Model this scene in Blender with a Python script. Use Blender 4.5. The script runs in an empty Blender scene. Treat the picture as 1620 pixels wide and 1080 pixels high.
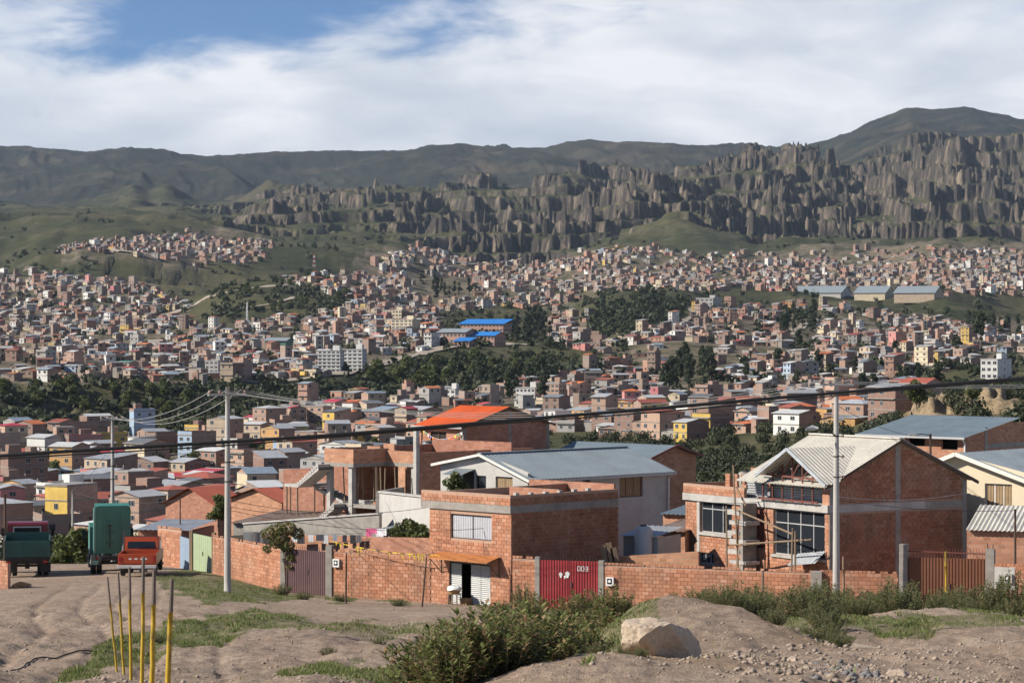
import bpy, bmesh, math, random
import numpy as np
from mathutils import Vector, Matrix, noise as mnoise
random.seed(7); RNG = np.random.default_rng(7)
SC = bpy.context.scene
COL = SC.collection
F = 4000.0; HY = 530.0            # focal length and horizon row in photo pixels (1620 x 1080)
# ------------------------------------------------------------------ camera, sky, sun, exposure
cam_d = bpy.data.cameras.new('camera'); cam = bpy.data.objects.new('camera', cam_d); COL.objects.link(cam)
cam_d.sensor_width = 36.0; cam_d.lens = F / 1620.0 * 36.0
cam_d.shift_y = -(540.0 - HY) / 1620.0
cam_d.clip_start = 0.5; cam_d.clip_end = 40000
cam.location = (0, 0, 0); cam.rotation_euler = (math.pi / 2, 0, 0)
SC.camera = cam
SUN_AZ = Vector((-0.975, -0.22, 0)).normalized(); SUN_EL = math.radians(34)
sun_dir = Vector((SUN_AZ.x * math.cos(SUN_EL), SUN_AZ.y * math.cos(SUN_EL), math.sin(SUN_EL)))
sd = bpy.data.lights.new('sun', 'SUN'); sd.energy = 5.0; sd.angle = math.radians(0.5); sd.color = (1.0, 0.93, 0.82)
sun = bpy.data.objects.new('sun', sd); COL.objects.link(sun)
sun.rotation_euler = sun_dir.to_track_quat('Z', 'Y').to_euler()
SC.view_settings.view_transform = 'Standard'; SC.view_settings.look = 'None'
SC.view_settings.exposure = 0.38; SC.view_settings.gamma = 1.0
SC.cycles.use_denoising = True
SC.cycles.max_bounces = 5; SC.cycles.diffuse_bounces = 1; SC.cycles.glossy_bounces = 2
SC.cycles.transmission_bounces = 3; SC.cycles.volume_bounces = 0; SC.cycles.transparent_max_bounces = 6

class NT:
    """small node-tree helper: nt('Type', {input: value or socket}, attr=...) -> node"""
    def __init__(s, tree): s.t = tree
    def __call__(s, typ, ins=None, **at):
        n = s.t.nodes.new(typ)
        for k, v in at.items(): setattr(n, k, v)
        for k, v in (ins or {}).items():
            i = n.inputs[k]
            if hasattr(v, 'is_output') or isinstance(v, bpy.types.NodeSocket): s.t.links.new(v, i)
            else: i.default_value = v
        return n
    def math(s, op, a, b=0.0, clamp=False):
        n = s('ShaderNodeMath', {0: a, 1: b}, operation=op); n.use_clamp = clamp; return n.outputs[0]
    def ramp(s, fac, stops, interp='LINEAR'):
        n = s('ShaderNodeValToRGB', {'Fac': fac}); r = n.color_ramp; r.interpolation = interp
        while len(r.elements) < len(stops): r.elements.new(0.5)
        for e, (p, c) in zip(r.elements, stops):
            e.position = p; e.color = (c, c, c, 1) if not isinstance(c, tuple) else (*c[:3], 1)
        return n.outputs['Color']
    def mix(s, fac, a, b, mode='MIX'):
        n = s.t.nodes.new('ShaderNodeMix'); n.data_type = 'RGBA'; n.blend_type = mode
        for i, v in ((0, fac), (6, a), (7, b)):
            if isinstance(v, bpy.types.NodeSocket): s.t.links.new(v, n.inputs[i])
            else: n.inputs[i].default_value = v if i == 0 else (*v[:3], 1)
        return n.outputs[2]
    def noise(s, scale, detail=4, rough=0.55, vec=None, dim='3D', dist=0.0):
        ins = {'Scale': scale, 'Detail': detail, 'Roughness': rough, 'Distortion': dist}
        if vec is not None: ins['Vector'] = vec
        return s('ShaderNodeTexNoise', ins, noise_dimensions=dim).outputs['Fac']

def make_world():
    w = bpy.data.worlds.new('World'); SC.world = w; w.use_nodes = True
    t = w.node_tree; t.nodes.clear(); n = NT(t)
    sky = n('ShaderNodeTexSky', sky_type='NISHITA')
    sky.sun_disc = False; sky.sun_elevation = SUN_EL
    sky.sun_rotation = math.atan2(SUN_AZ.x, SUN_AZ.y)
    sky.altitude = 3600; sky.air_density = 1.0; sky.dust_density = 0.2; sky.ozone_density = 2.0
    tc = n('ShaderNodeTexCoord').outputs['Generated']
    sep = n('ShaderNodeSeparateXYZ', {0: tc})
    X, Y, Z = sep.outputs
    az = n.math('ARCTAN2', X, Y); el = n.math('ARCSINE', Z)
    # soft streaky cloud layer, in directions of the sky (azimuth, elevation)
    v = n('ShaderNodeCombineXYZ', {0: n.math('MULTIPLY', az, 6.0), 1: n.math('MULTIPLY', el, 17.0), 2: 0.3}).outputs[0]
    n1 = n.noise(1.0, 5, 0.52, v, dist=0.5)
    n2 = n.noise(3.0, 5, 0.58, v, dist=0.4)
    # cloud cover thins out with height; a torn gap in the bank shows the blue
    ga = n.math('DIVIDE', n.math('ADD', az, 0.110), 0.120); ge = n.math('DIVIDE', n.math('SUBTRACT', el, 0.1270), 0.0250)
    gd = n.math('SQRT', n.math('ADD', n.math('MULTIPLY', ga, ga), n.math('MULTIPLY', ge, ge)))
    torn = n.math('ADD', n.math('MULTIPLY', n.math('SUBTRACT', n1, 0.5), 2.2), n.math('MULTIPLY', n.math('SUBTRACT', n2, 0.5), 1.3))
    gap = n.ramp(n.math('ADD', gd, torn), [(0.38, 0.04), (1.30, 1.0)], 'EASE')
    high = n.math('ADD', n.math('MULTIPLY', el, 1.55), n.math('MULTIPLY', n1, 0.55))
    cover = n.ramp(high, [(0.45, 1.0), (0.68, 0.06)], 'EASE')
    mask = n.math('MULTIPLY', gap, cover, True)
    v2 = n('ShaderNodeCombineXYZ', {0: n.math('MULTIPLY', az, 4.5), 1: n.math('MULTIPLY', el, 12.0), 2: 4.3}).outputs[0]
    n3 = n.noise(1.0, 4, 0.5, v2, dist=0.5)
    light = n.math('ADD', n.math('MULTIPLY', n3, 0.72), n.math('MULTIPLY', n2, 0.28))
    ccol = n.ramp(light, [(0.34, (0.46, 0.53, 0.64)), (0.49, (0.64, 0.69, 0.77)), (0.62, (0.92, 0.93, 0.96))])
    # a few small dark scuds under the bank
    v3 = n('ShaderNodeCombineXYZ', {0: n.math('MULTIPLY', az, 38.0), 1: n.math('MULTIPLY', el, 52.0), 2: 1.7}).outputs[0]
    n4 = n.noise(1.0, 6, 0.66, v3)
    scud = n.ramp(n4, [(0.65, 0.0), (0.78, 1.0)])
    ccol = n.mix(n.math('MULTIPLY', scud, 0.5), ccol, (0.42, 0.47, 0.56))
    skyc = n.mix(1.0, sky.outputs[0], (0.70, 1.10, 1.50), 'MULTIPLY')
    b1 = n('ShaderNodeBackground', {'Color': skyc, 'Strength': 0.05})
    b2 = n('ShaderNodeBackground', {'Color': ccol, 'Strength': 0.80})
    m = n('ShaderNodeMixShader', {0: mask, 1: b1.outputs[0], 2: b2.outputs[0]})
    n('ShaderNodeOutputWorld', {0: m.outputs[0]})
make_world()

# ------------------------------------------------------------------ helpers
def at(px, py, Y):
    return Vector(((px - 810.0) * Y / F, Y, (HY - py) * Y / F))
def proj(X, Y, Z): return 810 + F * X / Y, HY - F * Z / Y
def tag(o, label=None, cat=None, group=None, kind=None):
    if label: o['label'] = label
    if cat: o['category'] = cat
    if group: o['group'] = group
    if kind: o['kind'] = kind
    return o
def link(o, parent=None):
    COL.objects.link(o)
    if parent is not None: o.parent = parent
    return o
def empty(name, loc=(0, 0, 0), rz=0.0):
    o = bpy.data.objects.new(name, None); COL.objects.link(o)
    o.location = loc; o.rotation_euler = (0, 0, rz); o.empty_display_size = 0.3
    return o
def mesh_np(name, V, Fq, mats=(), smooth=False, midx=None):
    """mesh from numpy arrays; Fq is (n,3) or (n,4)"""
    V = np.asarray(V, np.float32); Fq = np.asarray(Fq, np.int32)
    me = bpy.data.meshes.new(name); n, k = Fq.shape
    me.vertices.add(len(V)); me.vertices.foreach_set('co', V.ravel())
    me.loops.add(n * k); me.loops.foreach_set('vertex_index', Fq.ravel())
    me.polygons.add(n); me.polygons.foreach_set('loop_start', np.arange(0, n * k, k, dtype=np.int32))
    try: me.polygons.foreach_set('loop_total', np.full(n, k, np.int32))
    except Exception: pass
    if smooth: me.polygons.foreach_set('use_smooth', np.ones(n, bool))
    for m in mats: me.materials.append(m)
    if midx is not None: me.polygons.foreach_set('material_index', np.asarray(midx, np.int32))
    me.update(calc_edges=True); me.validate()
    return me
def attr(me, name, vals, domain='POINT'):
    a = me.attributes.new(name, 'FLOAT', domain); a.data.foreach_set('value', np.asarray(vals, np.float32).ravel())
def attr_col(me, name, vals, domain='FACE'):
    a = me.attributes.new(name, 'FLOAT_COLOR', domain)
    v = np.asarray(vals, np.float32); v = np.hstack([v, np.ones((len(v), 1), np.float32)]) if v.shape[1] == 3 else v
    a.data.foreach_set('color', v.ravel())

class MB:
    """collects polygons with material slots and links them as ONE mesh object"""
    def __init__(s): s.v = []; s.f = []; s.m = []; s.mats = []
    def mi(s, mat):
        if mat not in s.mats: s.mats.append(mat)
        return s.mats.index(mat)
    def poly(s, pts, mat):
        b = len(s.v); s.v += [tuple(p) for p in pts]; s.f.append(tuple(range(b, b + len(pts)))); s.m.append(s.mi(mat))
    def box(s, x0, x1, y0, y1, z0, z1, mat, top=None):
        b = len(s.v)
        s.v += [(x0,y0,z0),(x1,y0,z0),(x1,y1,z0),(x0,y1,z0),(x0,y0,z1),(x1,y0,z1),(x1,y1,z1),(x0,y1,z1)]
        i = s.mi(mat)
        for q in ((0,1,5,4),(1,2,6,5),(2,3,7,6),(3,0,4,7),(3,2,1,0)): s.f.append(tuple(b + k for k in q)); s.m.append(i)
        s.f.append((b+4,b+5,b+6,b+7)); s.m.append(s.mi(top) if top else i)
    def beam(s, p, q, w, h, mat, up=(0, 0, 1)):
        p, q = Vector(p), Vector(q); d = (q - p).normalized(); u = Vector(up)
        sx = d.cross(u)
        if sx.length < 1e-4: sx = d.cross(Vector((1, 0, 0)))
        sx.normalize(); uz = sx.cross(d).normalized(); b = len(s.v)
        for c in (p, q):
            for a_, e in ((-1,-1),(1,-1),(1,1),(-1,1)): s.v.append(tuple(c + sx * (a_ * w / 2) + uz * (e * h / 2)))
        i = s.mi(mat)
        for f in ((0,1,5,4),(1,2,6,5),(2,3,7,6),(3,0,4,7),(3,2,1,0),(4,5,6,7)): s.f.append(tuple(b + k for k in f)); s.m.append(i)
    def tube(s, pts, radii, mat, n=8, cap=True):
        pts = [Vector(p) for p in pts]; b = len(s.v); i = s.mi(mat)
        if not hasattr(radii, '__len__'): radii = [radii] * len(pts)
        for k, p in enumerate(pts):
            d = (pts[min(k + 1, len(pts) - 1)] - pts[max(k - 1, 0)]).normalized()
            a_ = d.cross(Vector((0, 0, 1)) if abs(d.z) < 0.9 else Vector((1, 0, 0))).normalized(); c = d.cross(a_)
            for j in range(n):
                t = 2 * math.pi * j / n
                s.v.append(tuple(p + (a_ * math.cos(t) + c * math.sin(t)) * radii[k]))
        for k in range(len(pts) - 1):
            for j in range(n):
                s.f.append((b + k*n + j, b + k*n + (j+1) % n, b + (k+1)*n + (j+1) % n, b + (k+1)*n + j)); s.m.append(i)
        if cap:
            s.f.append(tuple(b + j for j in range(n))); s.m.append(i)
            s.f.append(tuple(b + (len(pts)-1)*n + j for j in reversed(range(n)))); s.m.append(i)
    def sheet(s, P, U, V, nu, amp, mat, thick=0.0, nv=1, duty=None):
        """corrugated sheet: waves run across U, ribs along V; N = U x V"""
        P, U, V = Vector(P), Vector(U), Vector(V); N = U.cross(V).normalized(); i = s.mi(mat)
        if duty:      # trapezoid ribs
            prof = []
            for k in range(nu):
                for f_, h in ((0, 0), (duty * 0.2, 1), (duty * 0.8, 1), (duty, 0)): prof.append(((k + f_) / nu, h))
            prof.append((1.0, 0))
        else:
            prof = [(k / (nu * 4.0), (0, 1, 0, -1)[k % 4]) for k in range(nu * 4 + 1)]
        b = len(s.v)
        for r in range(nv + 1):
            for (t, h) in prof: s.v.append(tuple(P + U * t + V * (r / nv) + N * (h * amp)))
        m = len(prof)
        for r in range(nv):
            for k in range(m - 1):
                s.f.append((b + r*m + k, b + r*m + k + 1, b + (r+1)*m + k + 1, b + (r+1)*m + k)); s.m.append(i)
    def build(s, name, parent=None, loc=None, rz=None, smooth=False, label=None, bevel=0):
        me = bpy.data.meshes.new(name); me.from_pydata(s.v, [], s.f)
        for m in s.mats: me.materials.append(m)
        me.polygons.foreach_set('material_index', s.m)
        if smooth: me.polygons.foreach_set('use_smooth', [True] * len(s.f))
        me.update()
        o = bpy.data.objects.new(name, me); link(o, parent)
        if loc is not None: o.location = loc
        if rz is not None: o.rotation_euler = (0, 0, rz)
        if label: o['label'] = label
        if bevel:
            md = o.modifiers.new('bevel', 'BEVEL'); md.width = bevel; md.segments = 2; md.limit_method = 'ANGLE'
        return o
def copy_tree(o, parent=None):
    c = o.copy(); COL.objects.link(c); c.parent = parent
    for ch in o.children: copy_tree(ch, c)
    return c

# ------------------------------------------------------------------ materials
MATS = {}
def pbsdf(name):
    m = bpy.data.materials.new(name); m.use_nodes = True; t = m.node_tree; t.nodes.clear(); n = NT(t)
    b = n('ShaderNodeBsdfPrincipled'); n('ShaderNodeOutputMaterial', {0: b.outputs[0]})
    MATS[name] = m
    return m, n, b
def setb(n, b, **kw):
    for k, v in kw.items():
        k = k.replace('_', ' ').title() if k not in ('IOR',) else k
        if isinstance(v, bpy.types.NodeSocket): n.t.links.new(v, b.inputs[k])
        elif isinstance(v, tuple): b.inputs[k].default_value = (*v[:3], 1)
        else: b.inputs[k].default_value = v
def mat(name, col, rough=0.8, var=0.25, scale=3.0, metal=0.0, bump=0.0, bscale=40.0, rnd=0.0, dirt=None, coords='Object', stretch=None):
    """plain painted / concrete / timber surface with mottling; rnd varies it from object to object"""
    if name in MATS: return MATS[name]
    m, n, b = pbsdf(name)
    co = n('ShaderNodeTexCoord').outputs[coords]
    if stretch: co = n('ShaderNodeMapping', {'Vector': co, 'Scale': stretch}).outputs[0]
    f1 = n.noise(scale, 5, 0.6, co); f2 = n.noise(scale * 7.3, 3, 0.6, co)
    f = n.math('ADD', n.math('MULTIPLY', f1, 0.65), n.math('MULTIPLY', f2, 0.35))
    lo = tuple(c * (1 - var) for c in col); hi = tuple(min(1, c * (1 + var)) for c in col)
    c = n.ramp(f, [(0.3, lo), (0.7, hi)])
    if dirt:
        g = n.ramp(n.noise(scale * 0.6, 6, 0.7, co), [(0.48, 0.0), (0.68, 1.0)])
        c = n.mix(n.math('MULTIPLY', g, dirt[3]), c, dirt[:3])
    if rnd:
        r = n('ShaderNodeObjectInfo').outputs['Random']
        hs = n('ShaderNodeHueSaturation', {'Color': c, 'Value': n.math('ADD', n.math('MULTIPLY', r, 2 * rnd), 1 - rnd)})
        c = hs.outputs[0]
    setb(n, b, base_color=c, roughness=rough, metallic=metal)
    if bump:
        bp = n('ShaderNodeBump', {'Height': n.noise(bscale, 4, 0.6, co), 'Strength': bump, 'Distance': 0.02})
        n.t.links.new(bp.outputs[0], b.inputs['Normal'])
    return m

def brick_piece_mat(name, col, var=0.28):
    """for bricks built one by one: each brick (or island of a joined mass) has its own tone"""
    m, n, b = pbsdf(name)
    co = n('ShaderNodeTexCoord').outputs['Object']
    r1 = n('ShaderNodeObjectInfo').outputs['Random']; r2 = n('ShaderNodeNewGeometry').outputs['Random Per Island']
    r = n.math('FRACT', n.math('ADD', r1, r2))
    gp = n('ShaderNodeNewGeometry').outputs['Position']
    big = n.noise(0.55, 4, 0.6, gp)
    c = n.ramp(r, [(0.0, tuple(k * (1 - var) for k in col)), (0.55, col), (0.85, (col[0]*1.12, col[1]*1.25, col[2]*1.35)), (1.0, (col[0]*1.2, col[1]*1.55, col[2]*1.9))])
    c = n.mix(n.math('MULTIPLY', n.noise(9.0, 4, 0.7, gp), 0.5), c, tuple(k * 0.62 for k in col))
    c = n.mix(n.ramp(big, [(0.45, 0.0), (0.75, 0.5)]), c, (0.40, 0.27, 0.19))
    mp = n('ShaderNodeMapping', {'Vector': gp, 'Scale': (1.1, 1.1, 0.35)}).outputs[0]
    c = n.mix(n.ramp(n.noise(1.0, 6, 0.7, mp), [(0.50, 0.0), (0.66, 0.62)]), c, (0.16, 0.085, 0.055))
    c = n.mix(n.ramp(n.noise(2.3, 5, 0.75, gp), [(0.60, 0.0), (0.68, 0.55)]), c, (0.46, 0.38, 0.31))
    setb(n, b, base_color=c, roughness=0.9)
    bp = n('ShaderNodeBump', {'Height': n.noise(60, 3, 0.6, gp), 'Strength': 0.35, 'Distance': 0.01})
    n.t.links.new(bp.outputs[0], b.inputs['Normal'])
    return m

def brick_wall_mat(name, col, mortar=(0.34, 0.27, 0.22), bw=0.34, bh=0.18, var=0.25, attr_name=None, rnd=0.18):
    """courses in the material, for walls too far off to tell the bricks apart"""
    m, n, b = pbsdf(name)
    co = n('ShaderNodeTexCoord').outputs['Object']
    sp = n('ShaderNodeSeparateXYZ', {0: co})
    u = n.math('ADD', sp.outputs[0], sp.outputs[1])
    v = n('ShaderNodeCombineXYZ', {0: u, 1: sp.outputs[2], 2: 0.0}).outputs[0]
    lo = tuple(c * (1 - var) for c in col); hi = (col[0] * 1.15, col[1] * 1.3, col[2] * 1.4)
    bt = n('ShaderNodeTexBrick', {'Vector': v, 'Color1': (*lo, 1), 'Color2': (*hi, 1), 'Mortar': (*mortar, 1), 'Scale': 1.0,
                                  'Mortar Size': 0.012, 'Brick Width': bw, 'Row Height': bh, 'Bias': 0.1})
    c = n.mix(n.ramp(n.noise(0.5, 5, 0.65, co), [(0.4, 0.0), (0.75, 0.6)]), bt.outputs[0], tuple(k * 0.6 for k in col))
    c = n.mix(n.ramp(n.noise(1.7, 4, 0.65, co), [(0.55, 0.0), (0.8, 0.4)]), c, (0.42, 0.33, 0.26))
    if attr_name:
        c = n.mix(1.0, c, n('ShaderNodeAttribute', attribute_name=attr_name).outputs['Color'], 'MULTIPLY')
    if rnd:
        r = n('ShaderNodeObjectInfo').outputs['Random']
        c = n('ShaderNodeHueSaturation', {'Color': c, 'Value': n.math('ADD', n.math('MULTIPLY', r, 2 * rnd), 1 - rnd),
              'Hue': n.math('ADD', n.math('MULTIPLY', r, 0.016), 0.492)}).outputs[0]
    setb(n, b, base_color=c, roughness=0.92)
    bp = n('ShaderNodeBump', {'Height': bt.outputs['Fac'], 'Strength': 0.5, 'Distance': 0.012}, invert=True)
    n.t.links.new(bp.outputs[0], b.inputs['Normal'])
    return m

def metal_roof_mat(name, col, rough=0.45, rust=0.0, metal=0.0, rnd=0.0):
    m, n, b = pbsdf(name)
    co = n('ShaderNodeTexCoord').outputs['Object']
    f = n.noise(0.7, 5, 0.6, co); f2 = n.noise(6, 4, 0.65, co)
    c = n.ramp(n.math('ADD', n.math('MULTIPLY', f, 0.6), n.math('MULTIPLY', f2, 0.4)), [(0.3, tuple(k * 0.72 for k in col)), (0.7, tuple(min(1, k * 1.18) for k in col))])
    if rust:
        g = n.ramp(n.noise(1.1, 6, 0.72, co), [(0.5, 0.0), (0.64, 1.0)])
        c = n.mix(n.math('MULTIPLY', g, rust), c, (0.20, 0.085, 0.05))
    if rnd:
        r = n('ShaderNodeObjectInfo').outputs['Random']
        c = n('ShaderNodeHueSaturation', {'Color': c, 'Value': n.math('ADD', n.math('MULTIPLY', r, 2 * rnd), 1 - rnd)}).outputs[0]
    setb(n, b, base_color=c, roughness=rough, metallic=metal)
    return m
def glass_mat(name='window_glass', col=(0.02, 0.024, 0.03)):
    m, n, b = pbsdf(name); setb(n, b, base_color=col, roughness=0.15); b.inputs['Specular IOR Level'].default_value = 0.35
    return m
def leaf_mat(name, col, col2, trans=0.25, dry=None):
    m, n, b = pbsdf(name)
    g = n('ShaderNodeNewGeometry'); r = g.outputs['Random Per Island']; o = n('ShaderNodeObjectInfo').outputs['Random']
    f = n.noise(1.3, 3, 0.6, g.outputs['Position'])
    c = n.mix(n.math('FRACT', n.math('ADD', r, o)), col, col2)
    if dry: c = n.mix(n.ramp(n.math('ADD', n.math('MULTIPLY', r, 0.55), n.math('MULTIPLY', f, 0.6)), [(0.66, 0.0), (0.76, 0.9)]), c, dry)
    c = n('ShaderNodeHueSaturation', {'Color': c, 'Value': n.math('ADD', n.math('MULTIPLY', f, 0.7), 0.65)}).outputs[0]
    setb(n, b, base_color=c, roughness=0.6)
    b.inputs['Specular IOR Level'].default_value = 0.3
    tr = n('ShaderNodeBsdfTranslucent', {'Color': c})
    ms = n('ShaderNodeMixShader', {0: trans, 1: b.outputs[0], 2: tr.outputs[0]})
    out = [x for x in n.t.nodes if x.type == 'OUTPUT_MATERIAL'][0]; n.t.links.new(ms.outputs[0], out.inputs[0])
    return m

# ------------------------------------------------------------------ numpy noise
def _hash(ix, iy, s):
    h = (ix.astype(np.int64) * 374761393 + iy.astype(np.int64) * 668265263 + s * 1442695041) & 0xFFFFFFFF
    h = ((h ^ (h >> 13)) * 1274126177) & 0xFFFFFFFF
    return ((h ^ (h >> 16)) & 0xFFFFFF) / float(0xFFFFFF)
def vnoise(x, y, s=0):
    x = np.asarray(x, float); y = np.asarray(y, float)
    ix = np.floor(x); iy = np.floor(y); fx = x - ix; fy = y - iy
    fx = fx * fx * fx * (fx * (fx * 6 - 15) + 10); fy = fy * fy * fy * (fy * (fy * 6 - 15) + 10)
    a = _hash(ix, iy, s); b = _hash(ix + 1, iy, s); c = _hash(ix, iy + 1, s); d = _hash(ix + 1, iy + 1, s)
    return (a + (b - a) * fx) * (1 - fy) + (c + (d - c) * fx) * fy - 0.5
def fbm(x, y, o=5, s=0, g=0.5):
    r = 0; a = 1.0
    for k in range(o): r = r + a * vnoise(x * 2**k + 17.3 * k, y * 2**k - 9.1 * k, s + k); a *= g
    return r
def ridged(x, y, o=4, s=0):
    r = 0; a = 1.0
    for k in range(o): r = r + a * (1 - np.abs(vnoise(x * 2**k + 5.7 * k, y * 2**k + 3.3 * k, s + k)) * 4) ; a *= 0.5
    return r / 1.9
def worley(x, y, s=0):
    ix = np.floor(x); iy = np.floor(y); f1 = np.full(np.shape(x), 9.0); idv = np.zeros(np.shape(x))
    for dx in (-1, 0, 1):
        for dy in (-1, 0, 1):
            cx = ix + dx; cy = iy + dy
            d = np.hypot(cx + _hash(cx, cy, s) - x, cy + _hash(cx, cy, s + 1) - y)
            hv = _hash(cx, cy, s + 2); c = d < f1; f1 = np.where(c, d, f1); idv = np.where(c, hv, idv)
    return f1, idv
def sstep(a, b, x): t = np.clip((x - a) / (b - a), 0, 1); return t * t * (3 - 2 * t)
# ------------------------------------------------------------------ the lie of the land
# survey lines across the valley: distance and either height (Z) or sight-line row (P) at several bearings, and how bare / rocky they are
def K(*a): return list(a)
SURV = [
 (K((0,3)),    'Z', K((0,-1.88)), 0),
 (K((0,36)),   'Z', K((0,-4.96)), 0),
 (K((0,80)),   'Z', K((0,-9.07)), 0),
 (K((-390,140),(0,134),(250,139),(337,138),(445,130),(525,127),(705,122),(955,117.5),(1290,113.5),(1420,112.5),(1620,110),(2010,108)), 'Z',
      K((0,-12.9),(320,-12.9),(445,-13.2),(705,-13.0),(955,-12.8),(1290,-12.5),(1620,-12.3)), 0),
 (K((-390,152),(0,148),(250,151),(337,148),(445,140),(525,137),(705,132),(955,127.5),(1290,123.5),(1620,120),(2010,118)), 'Z', K((0,-13.25),(320,-13.6),(705,-13.6),(1290,-13),(1620,-12.6)), 0),
 (K((0,175)),  'Z', K((0,-18.5),(270,-18),(540,-16.5),(810,-16),(1080,-16),(1350,-14.5),(1620,-13)), 0),
 (K((0,300)),  'Z', K((0,-29),(270,-29),(540,-27),(810,-25),(1080,-24),(1350,-20),(1480,-15),(1620,-12.5)), 0),
 (K((0,400)),  'Z', K((0,-36),(540,-35),(810,-32),(1080,-30),(1350,-22),(1430,-15.0),(1480,-13.4),(1620,-13)), 0.1),
 (K((0,450)),  'Z', K((0,-39),(540,-37),(810,-34),(1080,-31),(1350,-22),(1430,-15),(1480,-10.8),(1620,-10.0)), K((1380,0),(1450,1),(1620,1))),
 (K((0,700)),  'Z', K((0,-40.5),(540,-40),(810,-37),(1080,-31),(1350,-24),(1450,-20),(1620,-19)), K((1380,0),(1450,.6),(1620,.4))),
 (K((0,1010),(270,1110),(400,1120)), 'P', K((0,664),(270,662),(400,650),(540,646),(810,642),(1080,640),(1250,634),(1350,625),(1620,612)), 0),
 (K((0,1075),(270,1190),(540,1240),(700,1420),(810,1480),(900,1400),(1080,1290),(1620,1280)), 'P',
      K((0,658),(270,655),(400,640),(540,630),(650,606),(760,592),(860,588),(950,600),(1080,606),(1350,600),(1620,590)), K((0,.5),(300,.5),(420,.1),(900,.1),(1620,0))),
 (K((0,1098),(270,1215),(540,1300),(650,1500),(760,1700),(860,1700),(950,1500),(1080,1380),(1620,1370)), 'P',
      K((0,607),(270,610),(400,611),(540,597),(600,582),(650,568),(760,546),(860,549),(920,565),(1000,590),(1080,592),(1250,585),(1350,580),(1450,570),(1620,575)), K((0,.4),(300,.3),(420,0),(900,0),(1620,0))),
 (K((0,1900),(540,1950),(1080,1850),(1620,1900)), 'P', K((0,540),(270,535),(400,530),(540,525),(700,528),(810,530),(900,540),(960,532),(1000,520),(1080,525),(1200,530),(1350,530),(1620,548)), 0),
 (K((0,2500),(400,2350),(540,2400),(810,2500),(960,2300),(1040,2300),(1200,2450),(1620,2500)), 'P',
      K((0,490),(200,492),(290,480),(360,456),(430,444),(500,448),(560,470),(620,490),(810,488),(880,492),(920,478),(980,464),(1080,465),(1180,474),(1250,474),(1350,475),(1500,478),(1620,503)), 0.12),
 (K((0,2900),(540,3000),(810,3100),(1080,2950),(1620,2950)), 'P',
      K((0,446),(150,440),(280,452),(360,458),(430,447),(540,450),(620,455),(680,462),(760,450),(810,446),(900,455),(1000,462),(1080,458),(1200,458),(1350,458),(1620,462)), K((0,.3),(250,.5),(400,.2),(1620,.1))),
 (K((0,3060),(270,3060),(420,3200),(540,3400),(810,3600),(1080,3600),(1620,3600)), 'P',
      K((0,420),(60,392),(130,388),(220,396),(280,404),(340,420),(430,425),(540,418),(620,398),(700,392),(760,404),(860,405),(950,394),(1080,398),(1200,412),(1350,404),(1500,400),(1620,408)), K((0,.25),(250,.35),(400,.15),(1620,.1))),
 (K((0,4000),(270,3900),(540,4100),(810,4200),(1100,4200),(1620,4200)), 'P',
      K((0,354),(200,356),(300,363),(420,374),(540,372),(640,378),(700,390),(810,394),(860,398),(940,385),(1000,372),(1100,354),(1190,366),(1260,372),(1350,378),(1450,378),(1540,372),(1620,380)), K((0,.0),(300,.1),(420,.7),(540,.2),(640,.4),(720,1),(860,1),(960,.5),(1060,.1),(1160,.9),(1240,.5),(1620,.35))),
 (K((0,4450),(540,4600),(1620,4700)), 'P',
      K((0,347),(200,348),(330,346),(420,336),(540,340),(620,336),(700,345),(810,345),(900,338),(1000,332),(1100,330),(1250,330),(1350,335),(1450,335),(1620,340)), K((0,.0),(300,.3),(400,1),(540,.7),(640,.9),(720,1),(1620,1))),
 (K((0,5300),(540,5300),(1620,5500)), 'P',
      K((0,343),(200,338),(330,335),(420,318),(540,312),(640,305),(810,308),(900,300),(1000,295),(1100,290),(1250,278),(1350,275),(1450,268),(1540,258),(1620,262)), K((0,.2),(300,.4),(440,1),(1620,1))),
 (K((0,5900),(540,6000),(1080,6400),(1620,6600)), 'P',
      K((0,340),(60,338),(200,332),(330,333),(400,326),(470,306),(540,301),(600,293),(660,286),(740,291),(810,288),(900,274),(1000,266),(1080,256),(1180,238),(1250,227),(1310,226),(1345,240),(1400,232),(1450,208),(1530,186),(1620,197),(2010,215)), K((0,.3),(300,.6),(440,1),(1250,1),(1500,.8),(1620,.9))),
 (K((0,6650)), 'P', K((0,326),(60,334),(130,326),(180,312),(212,291),(235,304),(262,288),(310,312),(370,318),(400,300),(428,276),(470,296),(540,318),(700,322),(1000,296),(1300,262),(1400,246),(1620,226)), K((0,.35),(400,.45),(600,.2))),
 (K((0,7150)), 'P', K((0,340),(270,330),(400,325),(540,330),(1000,300),(1300,270),(1400,250),(1620,230)), K((0,.2),(2010,.3))),
 (K((0,8400)), 'P', K((0,268),(150,262),(270,275),(400,285),(540,270),(680,262),(810,268),(930,252),(1100,262),(1250,262),(1330,232),(1440,190),(1620,205)), K((0,.1))),
 (K((0,9600)), 'P', K((-390,238),(0,230),(45,230),(62,235),(120,238),(230,240),(300,244),(350,248),(430,241),(480,242),(560,240),(650,238),(680,230),(720,226),(745,228),(765,233),(860,233),(880,230),(900,224),(930,222),(1000,224),(1060,225),(1090,230),(1170,232),(1230,240),(1300,226),(1330,215),(1380,192),(1436,169),(1480,171),(1540,168),(1580,178),(1620,190),(2010,230)), K((0,.0))),
 (K((0,12500)), 'P', K((0,262),(1250,262),(1440,215),(1620,225)), 0),
]
NU, NR = 801, 760
U_ = np.linspace(-0.31, 0.31, NU); PXC = 810 + F * U_
LY = np.linspace(math.log(3), math.log(12400), NR); YR = np.exp(LY)
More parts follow.
